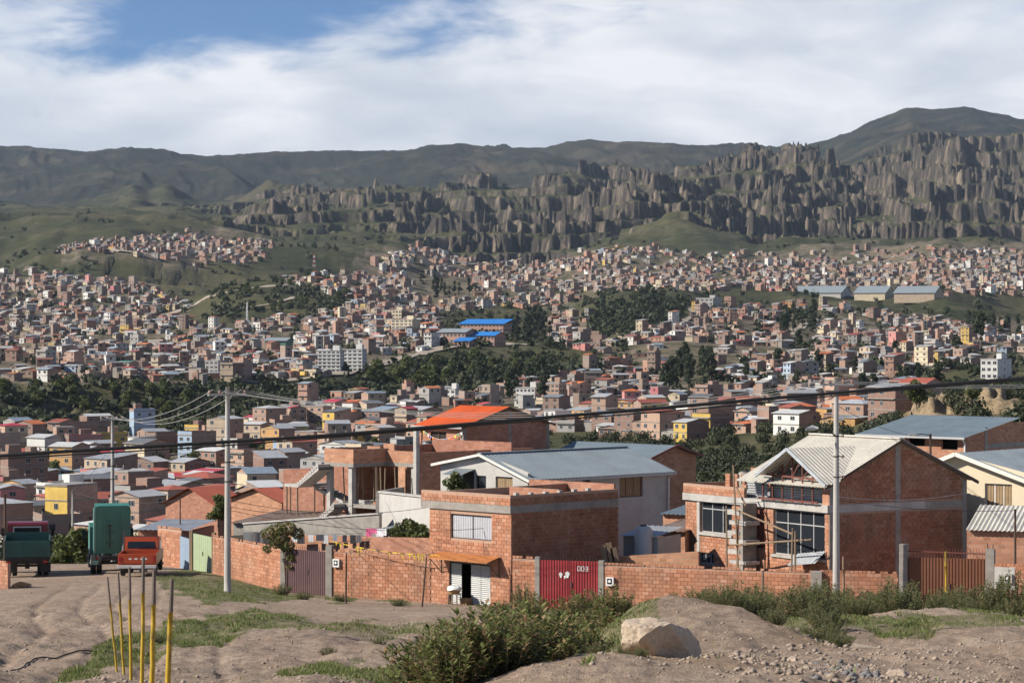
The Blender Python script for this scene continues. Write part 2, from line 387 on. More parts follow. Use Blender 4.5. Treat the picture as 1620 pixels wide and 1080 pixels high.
def kn(k, d):
    if not isinstance(k, list): return np.full(NU, float(k))
    return np.interp(PXC, [p for p, _ in k], [v for _, v in k])
_Ys = np.array([kn(l[0], 0) for l in SURV]); _Vs = []
for i, l in enumerate(SURV):
    v = kn(l[2], 0); _Vs.append(v if l[1] == 'Z' else (HY - v) * _Ys[i] / F)
_Vs = np.array(_Vs); _Ms = np.array([kn(l[3], 0) for l in SURV])
TZ = np.zeros((NR, NU)); TM = np.zeros((NR, NU))
for c in range(NU):
    ly = np.log(_Ys[:, c]); TZ[:, c] = np.interp(LY, ly, _Vs[:, c]); TM[:, c] = np.interp(LY, ly, _Ms[:, c])
def blur(A, k, ax):
    w = np.hanning(2 * k + 3)[1:-1]; w /= w.sum()
    P = np.concatenate([np.repeat(A.take([0], ax), k, ax), A, np.repeat(A.take([-1], ax), k, ax)], ax)
    return sum(w[j] * P.take(range(j, j + A.shape[ax]), ax) for j in range(2 * k + 1))
TZ = blur(blur(TZ, 3, 1), 2, 0); TM = blur(blur(TM, 4, 1), 3, 0)
def tab(T, X, Y):
    u = np.clip((X / Y + 0.31) / 0.62 * (NU - 1), 0, NU - 1.001); r = np.clip((np.log(np.maximum(Y, 3)) - LY[0]) / (LY[-1] - LY[0]) * (NR - 1), 0, NR - 1.001)
    i = r.astype(int); j = u.astype(int); fr = r - i; fu = u - j
    return (T[i, j] * (1 - fu) + T[i, j + 1] * fu) * (1 - fr) + (T[i + 1, j] * (1 - fu) + T[i + 1, j + 1] * fu) * fr
def gauss(X, Y, x, y, sx, sy, a=0.0):
    dx = X - x; dy = Y - y; c, s = math.cos(a), math.sin(a)
    p = (dx * c + dy * s) / sx; q = (-dx * s + dy * c) / sy
    return np.exp(-0.5 * (p * p + q * q))
def H(X, Y, rock=False):
    """ground height at any place"""
    X = np.asarray(X, float); Y = np.asarray(Y, float)
    z = tab(TZ, X, Y); m = np.clip(tab(TM, X, Y), 0, 1)
    near = 1 - sstep(110, 150, Y)
    # near slope: spoil heap with the boulder, the ditch beside it, ruts and lumps
    b = 1.15 * gauss(X, Y, 3.75, 59, 1.5, 7.5, 0.05) + 0.32 * gauss(X, Y, 2.6, 44, 1.3, 5, -0.12) + 0.30 * gauss(X, Y, 6.4, 57, 1.6, 5)
    b += -0.75 * gauss(X, Y, -0.35, 52, 1.1, 12, -0.10) - 0.35 * gauss(X, Y, 1.2, 75, 1.6, 9)
    b += 0.22 * gauss(X, Y, -3.1, 43, 1.0, 1.3) + 0.25 * gauss(X, Y, 8.2, 50, 1.6, 3)
    b += (fbm(X * 0.22, Y * 0.10, 4, 3) * 0.55 + fbm(X * 1.3, Y * 0.8, 4, 9) * 0.12 + fbm(X * 5.0, Y * 3.0, 3, 12) * 0.035) * sstep(15, 40, Y) * (1 - sstep(95, 112, Y))
    xr_ = -7.0 - .163 * (Y - 36) + .5 * np.sin(Y / 9.0)      # wheel ruts of the dirt track
    for dx in (-.85, .85, 2.3, 3.9): b += -.075 * np.exp(-((X - xr_ - dx - .25 * vnoise(Y / 6, Y * 0 + dx, 17)) / .17) ** 2) * sstep(30, 38, Y) * (1 - sstep(118, 130, Y))
    z = z + b * near
    far = sstep(200, 500, Y)
    z = z + far * (1 - 0.5 * m) * (fbm(X / 90, Y / 110, 5, 21) * np.clip(Y / 400, 0.5, 9) * 1.6 + sstep(1250, 1700, Y) * (1 - sstep(3300, 3900, Y)) * (ridged(X / 330 + .4 * vnoise(X / 200, Y / 200, 24), Y / 420, 3, 25) - .45) * 17)
    hill = sstep(2200, 3000, Y)
    z = z + hill * fbm(X / 260, Y / 420, 5, 33) * 30 * (1 - 0.4 * m) * (1 - .75 * sstep(8300, 9300, Y))
    # gullied slopes of the far plateau and the round hill
    g = sstep(6900, 7900, Y)
    if np.any(g > 0):
        dd = ridged(X / 520 + Y / 2600 + .5 * vnoise(X / 700, Y / 900, 57), Y / 2600, 5, 51)
        z = z + g * (1 - sstep(9350, 9600, Y)) * (dd - 0.5) * 75 * (0.35 + 0.65 * (1 - sstep(1250, 1350, 810 + F * X / Y)))
    # eroded clay fins, flutes and pinnacles
    mm = m * sstep(390, 430, Y)
    if np.any(mm > 0.01):
        sc = np.where(Y > 3500, 1.0, np.where(Y > 1000, 0.35, 0.09)); hs = np.where(Y > 3500, 1.0, np.where(Y > 1000, 0.22, 0.055))
        xx = X / sc + 46 * vnoise(X / sc / 85, Y / sc / 110, 71); yy = Y / sc + 40 * vnoise(X / sc / 70, Y / sc / 90, 72)
        fin = ridged(xx / 210, yy / 520, 4, 61)
        f1, id1 = worley(xx / 18, yy / 46, 81); f2, id2 = worley(xx / 9, yy / 28, 91)
        col1 = np.clip((0.62 - f1) / 0.34, 0, 1) * (0.25 + 0.75 * id1); col2 = np.clip((0.6 - f2) / 0.35, 0, 1) * (0.2 + 0.8 * id2)
        w = np.clip(mm * 1.35 - 0.12 - 1.25 * np.clip(fbm(X / sc / 360, Y / sc / 480, 3, 64) + .0, 0, 1) * (Y > 3500), 0, 1) * hs * np.where(Y > 3500, .55 + .55 * sstep(500, 1350, 810 + F * X / Y), 1.0)
        zp = z + w * ((fin - 0.5) * 100 + fbm(xx / 90, yy / 160, 3, 68) * 44 + col1 * 9 + col2 * 8 + (ridged(xx / 38, yy / 200, 3, 63) - .5) * 26)
        step = 38.0 * hs; t = zp / step + 1.3 * fbm(X / sc / 380, Y / sc / 620, 3, 67); k = np.floor(t); f = t - k
        fr = 0.22 * f + 0.78 * sstep(0.70, 0.93, f)
        zt = zp + (fr - f) * step
        edge = sstep(0.72, 0.92, f) * (1 - 0.65 * sstep(0.93, 1.0, f)) + 0.18
        zt = zt + w * edge * (col1 * id1 * 10 + col2 * id2 * 8 - 3)
        z = np.where(w > 0, z + (zt - z) * np.clip(w / hs * 1.5, 0, 1), z)
    return z
def Hs(x, y): return float(H(np.array([x]), np.array([y]))[0])

PATCHES = []   # (polygon in sight-line coordinates of the near ground, strength): where grass has taken hold
def inpoly(px, py, poly):
    px = np.asarray(px); py = np.asarray(py); r = np.zeros(px.shape, bool); n = len(poly)
    for i in range(n):
        x1, y1 = poly[i]; x2, y2 = poly[(i + 1) % n]
        c = ((y1 > py) != (y2 > py)) & (px < (x2 - x1) * (py - y1) / (y2 - y1 + 1e-9) + x1); r ^= c
    return r
GRASS = [([(250,912),(300,897),(345,908),(440,936),(515,942),(470,950),(400,953),(330,950),(255,930)], 1.0),
         ([(85,1079),(180,1016),(270,988),(400,963),(470,972),(500,985),(460,1000),(390,1008),(350,1028),(215,1046),(130,1080)], 1.0),
         ([(440,1056),(640,1048),(660,1064),(450,1074)], 0.8), ([(480,985),(720,985),(740,1000),(600,1022),(470,1015)], 0.35),
         ([(515,940),(560,944),(550,952),(510,950)], 1.0), ([(600,940),(650,946),(650,956),(600,952)], 0.9),
         ([(1100,985),(1360,985),(1480,1000),(1470,1025),(1300,1010),(1110,1010)], 0.9), ([(950,1040),(1040,1035),(1045,1065),(950,1060)], 0.8),
         ([(860,1075),(985,985),(1010,985),(930,1079)], 0.6), ([(1420,985),(1620,985),(1620,1010),(1480,1012)], 0.8), ([(750,950),(830,945),(980,960),(960,985),(780,985)], 0.7)]
def grass_at(X, Y):
    """0..1 cover of grass on the near ground"""
    Z0 = tab(TZ, X, Y); px, py = proj(X, Y, Z0)
    px = px + 14 * fbm(X * 0.9, Y * 0.45, 3, 5); py = py + 9 * fbm(X * 0.8 + 7, Y * 0.4, 3, 6)
    g = np.zeros(X.shape)
    for poly, s in GRASS: g = np.maximum(g, inpoly(px, py, poly) * s)
    return g

# ---- ground materials
def earth_mat():
    m, n, b = pbsdf('trodden_earth')
    gp = n('ShaderNodeNewGeometry').outputs['Position']
    a = n.noise(0.35, 5, 0.6, gp); f = n.noise(3.0, 6, 0.65, gp); p = n.noise(16.0, 4, 0.7, gp)
    c = n.ramp(a, [(0.3, (0.37, 0.265, 0.185)), (0.52, (0.475, 0.355, 0.262)), (0.72, (0.56, 0.435, 0.33))])
    c = n.mix(n.ramp(f, [(0.40, 0.6), (0.56, 0.0)]), c, (0.24, 0.175, 0.135))
    q = n.noise(55.0, 3, 0.7, gp); c = n.mix(n.ramp(q, [(0.36, 0.5), (0.50, 0.0)]), c, (0.18, 0.135, 0.105))
    c = n.mix(n.ramp(p, [(0.55, 0.0), (0.72, 0.55)]), c, (0.47, 0.41, 0.36))
    oc = n('ShaderNodeAttribute', attribute_name='ochre').outputs['Fac']
    c = n.mix(n.math('MULTIPLY', oc, 0.75), c, (0.36, 0.245, 0.14))
    g = n('ShaderNodeAttribute', attribute_name='grass').outputs['Fac']
    gn = n.math('MULTIPLY', g, n.ramp(n.noise(2.2, 5, 0.7, gp), [(0.36, 0.2), (0.55, 1.0)]))
    c = n.mix(n.math('MULTIPLY', gn, 0.85), c, (0.105, 0.135, 0.036))
    setb(n, b, base_color=c, roughness=0.95)
    b.inputs['Specular IOR Level'].default_value = 0.2
    hgt = n.math('ADD', n.math('MULTIPLY', f, 0.5), n.math('ADD', n.math('MULTIPLY', p, 0.35), n.math('MULTIPLY', q, 0.15)))
    bp = n('ShaderNodeBump', {'Height': hgt, 'Strength': 1.0, 'Distance': 0.22})
    n.t.links.new(bp.outputs[0], b.inputs['Normal'])
    return m
def hill_mat():
    m, n, b = pbsdf('valley_ground')
    ge = n('ShaderNodeNewGeometry'); gp = ge.outputs['Position']
    nz = n('ShaderNodeSeparateXYZ', {0: ge.outputs['True Normal']}).outputs[2]
    a = n.noise(0.0045, 3, 0.6, gp); f = n.noise(0.035, 5, 0.65, gp); s = n.noise(0.22, 3, 0.7, gp)
    grass = n.ramp(n.math('ADD', n.math('MULTIPLY', a, 0.6), n.math('MULTIPLY', f, 0.4)),
                   [(0.34, (0.026, 0.031, 0.015)), (0.48, (0.052, 0.056, 0.024)), (0.58, (0.100, 0.090, 0.043)), (0.70, (0.17, 0.135, 0.082))])
    dirt = n.ramp(s, [(0.3, (0.13, 0.105, 0.075)), (0.7, (0.27, 0.215, 0.165))])
    c = n.mix(n.ramp(f, [(0.54, 0.0), (0.66, 0.8)]), grass, dirt)
    town = n('ShaderNodeAttribute', attribute_name='town').outputs['Fac']
    c = n.mix(n.math('MULTIPLY', town, n.ramp(n.noise(0.05, 5, 0.7, gp), [(0.40, 0.10), (0.60, 0.85)])), c, dirt)
    scrub = n.ramp(n.math('ADD', n.math('MULTIPLY', s, 0.5), n.math('MULTIPLY', f, 0.5)), [(0.50, 0.0), (0.57, 0.75)])
    c = n.mix(n.math('MULTIPLY', scrub, n.math('SUBTRACT', 1.0, town)), c, (0.032, 0.040, 0.018))
    rk = n('ShaderNodeAttribute', attribute_name='rock').outputs['Fac']
    # bare clay on steep faces
    mp = n('ShaderNodeMapping', {'Vector': gp, 'Scale': (0.06, 0.06, 0.008)}).outputs[0]
    st = n.noise(1.0, 5, 0.65, mp)
    rock = n.ramp(st, [(0.32, (0.030, 0.027, 0.025)), (0.5, (0.062, 0.053, 0.045)), (0.68, (0.22, 0.175, 0.128))])
    steep = n.math('SUBTRACT', 1.0, n.ramp(n.math('ADD', nz, n.math('MULTIPLY', n.math('SUBTRACT', f, 0.5), 0.25)), [(0.48, 0.0), (0.70, 1.0)]))
    c = n.mix(n.math('MULTIPLY', steep, n.ramp(rk, [(0.05, 0.25), (0.4, 1.0)])), c, rock)
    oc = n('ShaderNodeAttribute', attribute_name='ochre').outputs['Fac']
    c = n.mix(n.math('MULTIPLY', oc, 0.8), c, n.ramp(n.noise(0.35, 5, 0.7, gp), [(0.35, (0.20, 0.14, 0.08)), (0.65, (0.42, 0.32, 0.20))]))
    py_ = n('ShaderNodeSeparateXYZ', {0: gp}).outputs[1]      # far plateau scrub colour, darkened to stand for cloud shadow
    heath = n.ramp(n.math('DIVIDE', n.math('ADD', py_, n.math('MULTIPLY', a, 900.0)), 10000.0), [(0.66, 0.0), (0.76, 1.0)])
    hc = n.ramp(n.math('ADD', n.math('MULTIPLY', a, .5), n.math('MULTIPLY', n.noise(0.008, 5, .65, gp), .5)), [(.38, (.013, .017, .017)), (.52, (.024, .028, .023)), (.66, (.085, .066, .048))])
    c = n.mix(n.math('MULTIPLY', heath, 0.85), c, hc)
    setb(n, b, base_color=c, roughness=0.95)
    b.inputs['Specular IOR Level'].default_value = 0.15
    bp = n('ShaderNodeBump', {'Height': s, 'Strength': 0.6, 'Distance': 2.0})
    n.t.links.new(bp.outputs[0], b.inputs['Normal'])
    return m
M_EARTH = earth_mat(); M_HILL = hill_mat()

# town areas in sight-line coordinates (used for the bare ground and for setting out the houses)
TOWN = {
 'valley floor': [(-60,694),(180,694),(320,684),(390,660),(480,640),(560,632),(650,640),(660,700),(560,760),(470,800),(300,880),(-60,880)],
 'terrace': [(-60,505),(60,500),(160,505),(290,512),(330,520),(480,505),(560,478),(690,492),(705,520),(690,545),(640,568),(560,592),(400,604),(-60,603)],
 'upper left town': [(-60,425),(60,430),(150,445),(240,452),(250,470),(300,485),(290,512),(-60,512)],
 'hill village': [(80,402),(110,388),(240,374),(330,368),(420,372),(430,398),(400,418),(300,420),(200,408),(140,402)],
 'far town': [(430,440),(560,432),(620,398),(690,386),(760,400),(850,405),(960,388),(1090,402),(1250,400),(1400,392),(1660,398),(1660,470),(1250,462),(1080,460),(930,462),(880,486),(700,492),(620,478),(560,474)],
 'middle': [(850,500),(900,488),(930,500),(920,530),(940,545),(1010,530),(1100,520),(1010,560),(960,575),(930,560),(860,540)],
 'right slope': [(960,570),(1000,535),(1100,485),(1250,484),(1400,500),(1660,512),(1660,560),(1540,575),(1450,600),(1440,650),(1400,670),(1250,690),(1130,690),(1080,650),(900,640),(880,605)],
 'low centre': [(640,625),(760,620),(880,605),(1090,640),(1130,690),(1060,700),(880,690),(740,650),(650,650)],
}
def town_at(X, Y, Z):
    px, py = proj(X, Y, Z); r = np.zeros(np.shape(X), bool)
    for p in TOWN.values(): r |= inpoly(px, py, p)
    return r
def land(name, u0, u1, nu, ys, material, near=False):
    us = np.linspace(u0, u1, nu); Yg, Ug = np.meshgrid(ys, us, indexing='ij'); Xg = Ug * Yg
    Z = H(Xg, Yg); V = np.stack([Xg, Yg, Z], -1).reshape(-1, 3); nr = len(ys)
    i = np.arange((nr - 1) * (nu - 1)); r = i // (nu - 1); c = i % (nu - 1); a = r * nu + c
    Fq = np.stack([a, a + 1, a + nu + 1, a + nu], 1)
    me = mesh_np(name, V, Fq, [material], smooth=not near or True)
    X, Y, Zf = V[:, 0], V[:, 1], V[:, 2]
    if near:
        attr(me, 'grass', grass_at(X, Y)); attr(me, 'ochre', np.clip(1.1 * gauss(X, Y, 2.6, 43, 1.1, 3.4) + 0.8 * gauss(X, Y, 6.5, 55, 0.8, 2), 0, 1))
    else:
        attr(me, 'rock', np.clip(tab(TM, X, Y), 0, 1)); attr(me, 'town', town_at(X + Y * .004 * fbm(X / 40, Y / 80, 3, 41), Y, tab(TZ, X, Y) + Y * .003 * fbm(X / 50, Y / 60, 3, 43)).astype(float))
        px = 810 + F * X / Y; attr(me, 'ochre', sstep(1415, 1450, px) * sstep(395, 425, Y) * (1 - sstep(640, 700, Y)) + .55 * sstep(870, 910, px) * (1 - sstep(1050, 1100, px)) * sstep(8500, 9000, Y))  # last ochre term: sunlit patch of the far plateau painted as a tan tint
    o = bpy.data.objects.new(name, me); link(o); o['kind'] = 'structure'
    return o
land('ground', -0.31, 0.31, 560, np.concatenate([np.linspace(3, 32, 30), np.exp(np.linspace(math.log(32.3), math.log(152), 470))]), M_EARTH, near=True)
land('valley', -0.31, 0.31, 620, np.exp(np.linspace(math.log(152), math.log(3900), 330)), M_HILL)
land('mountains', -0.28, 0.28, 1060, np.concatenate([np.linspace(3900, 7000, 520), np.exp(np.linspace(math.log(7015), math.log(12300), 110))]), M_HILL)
# ------------------------------------------------------------------ shared materials
BR = (0.50, 0.215, 0.118)
M_BRICK = brick_piece_mat('hollow_brick', BR)
M_BRICK_D = brick_piece_mat('hollow_brick_dark', (0.37, 0.155, 0.085))  # same brick for side walls away from the sun, shade put into its colour
M_MORTAR = mat('mortar', (0.43, 0.27, 0.19), 0.95, 0.2, 6, bump=0.4, bscale=60)
M_BWALL = brick_wall_mat('brick_courses', (0.46, 0.195, 0.108))
M_CONC = mat('concrete', (0.30, 0.275, 0.245), 0.92, 0.25, 2.0, bump=0.35, bscale=25, dirt=(0.17, 0.145, 0.12, 0.6))
M_CONC_L = mat('pale_concrete', (0.44, 0.42, 0.39), 0.9, 0.2, 1.6, bump=0.3, bscale=25, dirt=(0.25, 0.22, 0.19, 0.5))
M_RENDER = mat('grey_render', (0.47, 0.45, 0.42), 0.9, 0.14, 1.2, bump=0.25, bscale=18, dirt=(0.33, 0.30, 0.27, 0.5))
M_CREAM = mat('cream_render', (0.66, 0.56, 0.40), 0.85, 0.08, 1.0, bump=0.15, bscale=18)
M_FASCIA = mat('white_fascia', (0.72, 0.68, 0.60), 0.6, 0.1, 2)
M_ROOFG = metal_roof_mat('grey_metal_roof', (0.27, 0.31, 0.33), 0.5)
M_ROOFB = metal_roof_mat('blue_grey_metal_roof', (0.19, 0.24, 0.27), 0.5)
M_ROOFO = metal_roof_mat('orange_metal_roof', (0.72, 0.12, 0.02), 0.5)
M_ROOFW = metal_roof_mat('white_metal_roof', (0.62, 0.58, 0.50), 0.45)
M_ROOFR = metal_roof_mat('red_metal_roof', (0.42, 0.11, 0.06), 0.6)
M_RUST = metal_roof_mat('rusty_metal_roof', (0.30, 0.23, 0.19), 0.7, rust=0.9)
M_ZINC = metal_roof_mat('zinc_sheet', (0.42, 0.45, 0.47), 0.4, rust=0.25)
M_GLASS = glass_mat()
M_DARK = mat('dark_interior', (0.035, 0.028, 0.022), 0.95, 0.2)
M_STEEL = mat('red_oxide_steel', (0.17, 0.055, 0.04), 0.6, 0.2, 8)
M_IRON = mat('dark_iron', (0.05, 0.045, 0.045), 0.6, 0.25, 8)
M_ALU = mat('aluminium_frame', (0.42, 0.42, 0.42), 0.45, 0.1, 5)
M_WOOD = mat('weathered_timber', (0.26, 0.18, 0.115), 0.85, 0.3, 4, stretch=(1, 1, 0.15), bump=0.3)
M_WOODD = mat('dark_stick_timber', (0.10, 0.065, 0.045), 0.9, 0.3, 6)
M_GATE_P = mat('purple_brown_gate_paint', (0.115, 0.060, 0.062), 0.55, 0.15, 1.5, dirt=(0.16, 0.10, 0.09, 0.4))
M_GATE_R = mat('red_gate_paint', (0.30, 0.030, 0.035), 0.5, 0.15, 1.2, dirt=(0.34, 0.09, 0.08, 0.5))
M_GATE_B = mat('brown_gate_paint', (0.175, 0.068, 0.034), 0.55, 0.15, 1.2, dirt=(0.14, 0.075, 0.05, 0.5))
M_GATE_G = mat('green_gate_paint', (0.36, 0.44, 0.27), 0.55, 0.1, 1.2, dirt=(0.28, 0.32, 0.2, 0.4))
M_DOOR_B = mat('blue_grey_door_paint', (0.27, 0.35, 0.45), 0.5, 0.12, 1.2)
M_SHUT = mat('silver_shutter', (0.46, 0.47, 0.46), 0.45, 0.12, 2.0)
M_ORSH = mat('orange_awning_sheet', (0.52, 0.20, 0.065), 0.55, 0.15, 2.0)
M_CURT = mat('grey_curtain', (0.42, 0.43, 0.46), 0.95, 0.12, 3)
M_CURT_Y = mat('brown_curtain', (0.30, 0.21, 0.12), 0.95, 0.2, 3)
M_WHITE = mat('white_paint', (0.76, 0.76, 0.74), 0.5, 0.06, 3)
M_BLACK = mat('black_rubber', (0.02, 0.02, 0.02), 0.7, 0.2, 8)
M_TANK = mat('white_plastic_tank', (0.55, 0.54, 0.52), 0.5, 0.08, 2)
M_POLE = mat('concrete_pole', (0.44, 0.42, 0.385), 0.9, 0.16, 1.6, bump=0.2, bscale=30, stretch=(2, 2, 0.4), dirt=(0.30, 0.27, 0.24, 0.5))
M_PORC = mat('porcelain', (0.35, 0.20, 0.14), 0.25, 0.1, 4)

# ------------------------------------------------------------------ a plot: near corner, facade running back to the left, side running back to the right
class Plot:
    def __init__(s, name, px, Y, z0, th, label, cat, group=None):
        s.th = math.radians(th); s.O = Vector(((px - 810) * Y / F, Y, z0))
        s.root = empty(name, s.O, -s.th); tag(s.root, label, cat, group)
        s.ax = Vector((math.cos(s.th), -math.sin(s.th))); s.ay = Vector((math.sin(s.th), math.cos(s.th)))
    def fx(s, px, y=0.0):           # local x where the facade plane (at local y) meets bearing px
        u = (px - 810) / F; o = Vector((s.O.x, s.O.y)) + s.ay * y
        return (u * o.y - o.x) / (s.ax.x - u * s.ax.y)
    def sy(s, px, x=0.0):           # local y where the side plane (at local x) meets bearing px
        u = (px - 810) / F; o = Vector((s.O.x, s.O.y)) + s.ax * x
        return (u * o.y - o.x) / (s.ay.x - u * s.ay.y)
    def z(s, py, x=0.0, y=0.0):     # local height seen at row py above plan position (x, y)
        Yw = s.O.y + s.ax.y * x + s.ay.y * y
        return (HY - py) * Yw / F - s.O.z
    def fr(s, px0, px1, py0, py1, y=0.0):   # rectangle on the facade from picture bearings: x0,x1,z0,z1
        x0, x1 = s.fx(px0, y), s.fx(px1, y); xm = (x0 + x1) / 2
        return x0, x1, s.z(py1, xm, y), s.z(py0, xm, y)
    def sr(s, px0, px1, py0, py1, x=0.0):
        y0, y1 = s.sy(px0, x), s.sy(px1, x); ym = (y0 + y1) / 2
        return y0, y1, s.z(py1, x, ym), s.z(py0, x, ym)

# ---- bricks, one by one
BL, BH, BD, JT = 0.345, 0.178, 0.022, 0.013
def _brick_mesh(m):
    mb = MB(); l, d, h = (BL - JT) / 2, BD, (BH - JT) / 2; e = 0.006
    f = [(-l + e, -d, -h + e), (l - e, -d, -h + e), (l - e, -d, h - e), (-l + e, -d, h - e)]
    r = [(-l, -d + e, -h), (l, -d + e, -h), (l, -d + e, h), (-l, -d + e, h)]; bk = [(-l, 0, -h), (l, 0, -h), (l, 0, h), (-l, 0, h)]
    mb.poly(f, m)
    for A, B in ((f, r), (r, bk)):
        for k in range(4): j = (k + 1) % 4; mb.poly([A[k], B[k], B[j], A[j]], m)
    me = bpy.data.meshes.new('brick'); me.from_pydata(mb.v, [], mb.f); me.materials.append(m); me.update(); return me
ME_BRICK = {m.name: _brick_mesh(m) for m in (M_BRICK, M_BRICK_D)}
def lay(parent, origin, rz, length, zfun, holes=(), m=None, limit=300, base=None, skew=0.0):
    """courses of bricks on a vertical plane through origin (local), running along its x by rz; zfun(x) = top; holes = (x0,x1,z0,z1)
    base(x) = foot of the wall; skew = rise of the courses along the wall"""
    m = m or M_BRICK; me = ME_BRICK[m.name]; c, s = math.cos(rz), math.sin(rz); spots = []
    zmin = min(base(0), base(length)) if base else 0.0
    zmax = max(zfun(length * k / 20) for k in range(21)); n = int((zmax - zmin) / BH) + 1
    for j in range(n):
        zc = zmin + (j + 0.5) * BH; x = -BL / 2 * (j % 2)
        while x < length - 0.02:
            x0, x1 = max(x, 0), min(x + BL, length); x += BL
            if x1 - x0 < 0.07: continue
            xm = (x0 + x1) / 2; zs = zc + skew * xm
            if zs + BH / 2 > zfun(xm) + 0.02 or (base and zs + BH / 2 < base(xm)): continue
            segs = [(x0, x1)]
            for (a, b, z0, z1) in holes:
                if zs + BH * 0.45 > z0 and zs - BH * 0.45 < z1:
                    new = []
                    for p, q in segs:
                        if q <= a or p >= b: new.append((p, q))
                        else:
                            if a - p > 0.06: new.append((p, a))
                            if q - b > 0.06: new.append((b, q))
                    segs = new
            for p, q in segs: spots.append(((p + q) / 2, zs, (q - p) / BL))
    keep = spots
    if len(spots) > limit:
        random.shuffle(spots); spots.sort(key=lambda t: -round(t[1] / 1.2)); keep = spots[:limit]; rest = spots[limit:]
        V0 = np.array([v.co for v in me.vertices]); Fs = np.array([p.vertices[:] for p in me.polygons]); V = []; FF = []
        for k, (x, z, w) in enumerate(rest):
            v = V0 * np.array([w, 1, 1]) + np.array([x, random.uniform(-.004, .004), z])
            V.append(v); FF.append(Fs + k * len(V0))
        o = bpy.data.objects.new('brickwork', mesh_np('brickwork', np.vstack(V), np.vstack(FF), [m])); link(o, parent); o.location = origin; o.rotation_euler = (0, 0, rz); o['kind'] = 'stuff'
    for x, z, w in keep:
        o = bpy.data.objects.new('brick', me); COL.objects.link(o); o.parent = parent
        d = random.uniform(-.005, .004)
        o.location = (origin[0] + c * x + s * d, origin[1] + s * x - c * d, origin[2] + z); o.rotation_euler = (0, random.uniform(-.006, .006), rz); o.scale = (w, 1, 1)
def window(parent, x0, x1, z0, z1, y, rz=0.0, o=(0, 0, 0), nv=2, nh=0, frame=M_ALU, inner=None, depth=0.14, name='window', transom=None):
    """framed window set back into the wall: frame > pane / curtain"""
    c, s = math.cos(rz), math.sin(rz); mb = MB(); t = 0.05
    mb.box(x0, x0 + t, depth - .03, depth + .03, z0, z1, frame); mb.box(x1 - t, x1, depth - .03, depth + .03, z0, z1, frame)
    mb.box(x0 + t, x1 - t, depth - .028, depth + .028, z0, z0 + t, frame); mb.box(x0 + t, x1 - t, depth - .028, depth + .028, z1 - t, z1, frame)
    for k in range(1, nv): xx = x0 + (x1 - x0) * k / nv; mb.box(xx - t / 2, xx + t / 2, depth - .024, depth + .024, z0 + t, z1 - t, frame)
    if transom: zz = z0 + (z1 - z0) * transom; mb.box(x0 + t, x1 - t, depth - .02, depth + .02, zz - t / 2, zz + t / 2, frame)
    w = mb.build(name, parent, (o[0] - s * y, o[1] + c * y, o[2]), rz)
    mp = MB(); mp.poly([(x0 + .01, depth + .01, z0), (x1 - .01, depth + .01, z0), (x1 - .01, depth + .01, z1), (x0 + .01, depth + .01, z1)], M_GLASS if inner is None else M_DARK)
    mp.build('pane', w)
    if inner is not None:
        mc = MB(); mc.sheet((x0 + .03, depth - .015, z0 + .04), (x1 - x0 - .06, 0, 0), (0, 0, z1 - z0 - .1), max(4, int((x1 - x0) / .16)), .022, inner); mc.build('curtain', w, smooth=True)
    return w

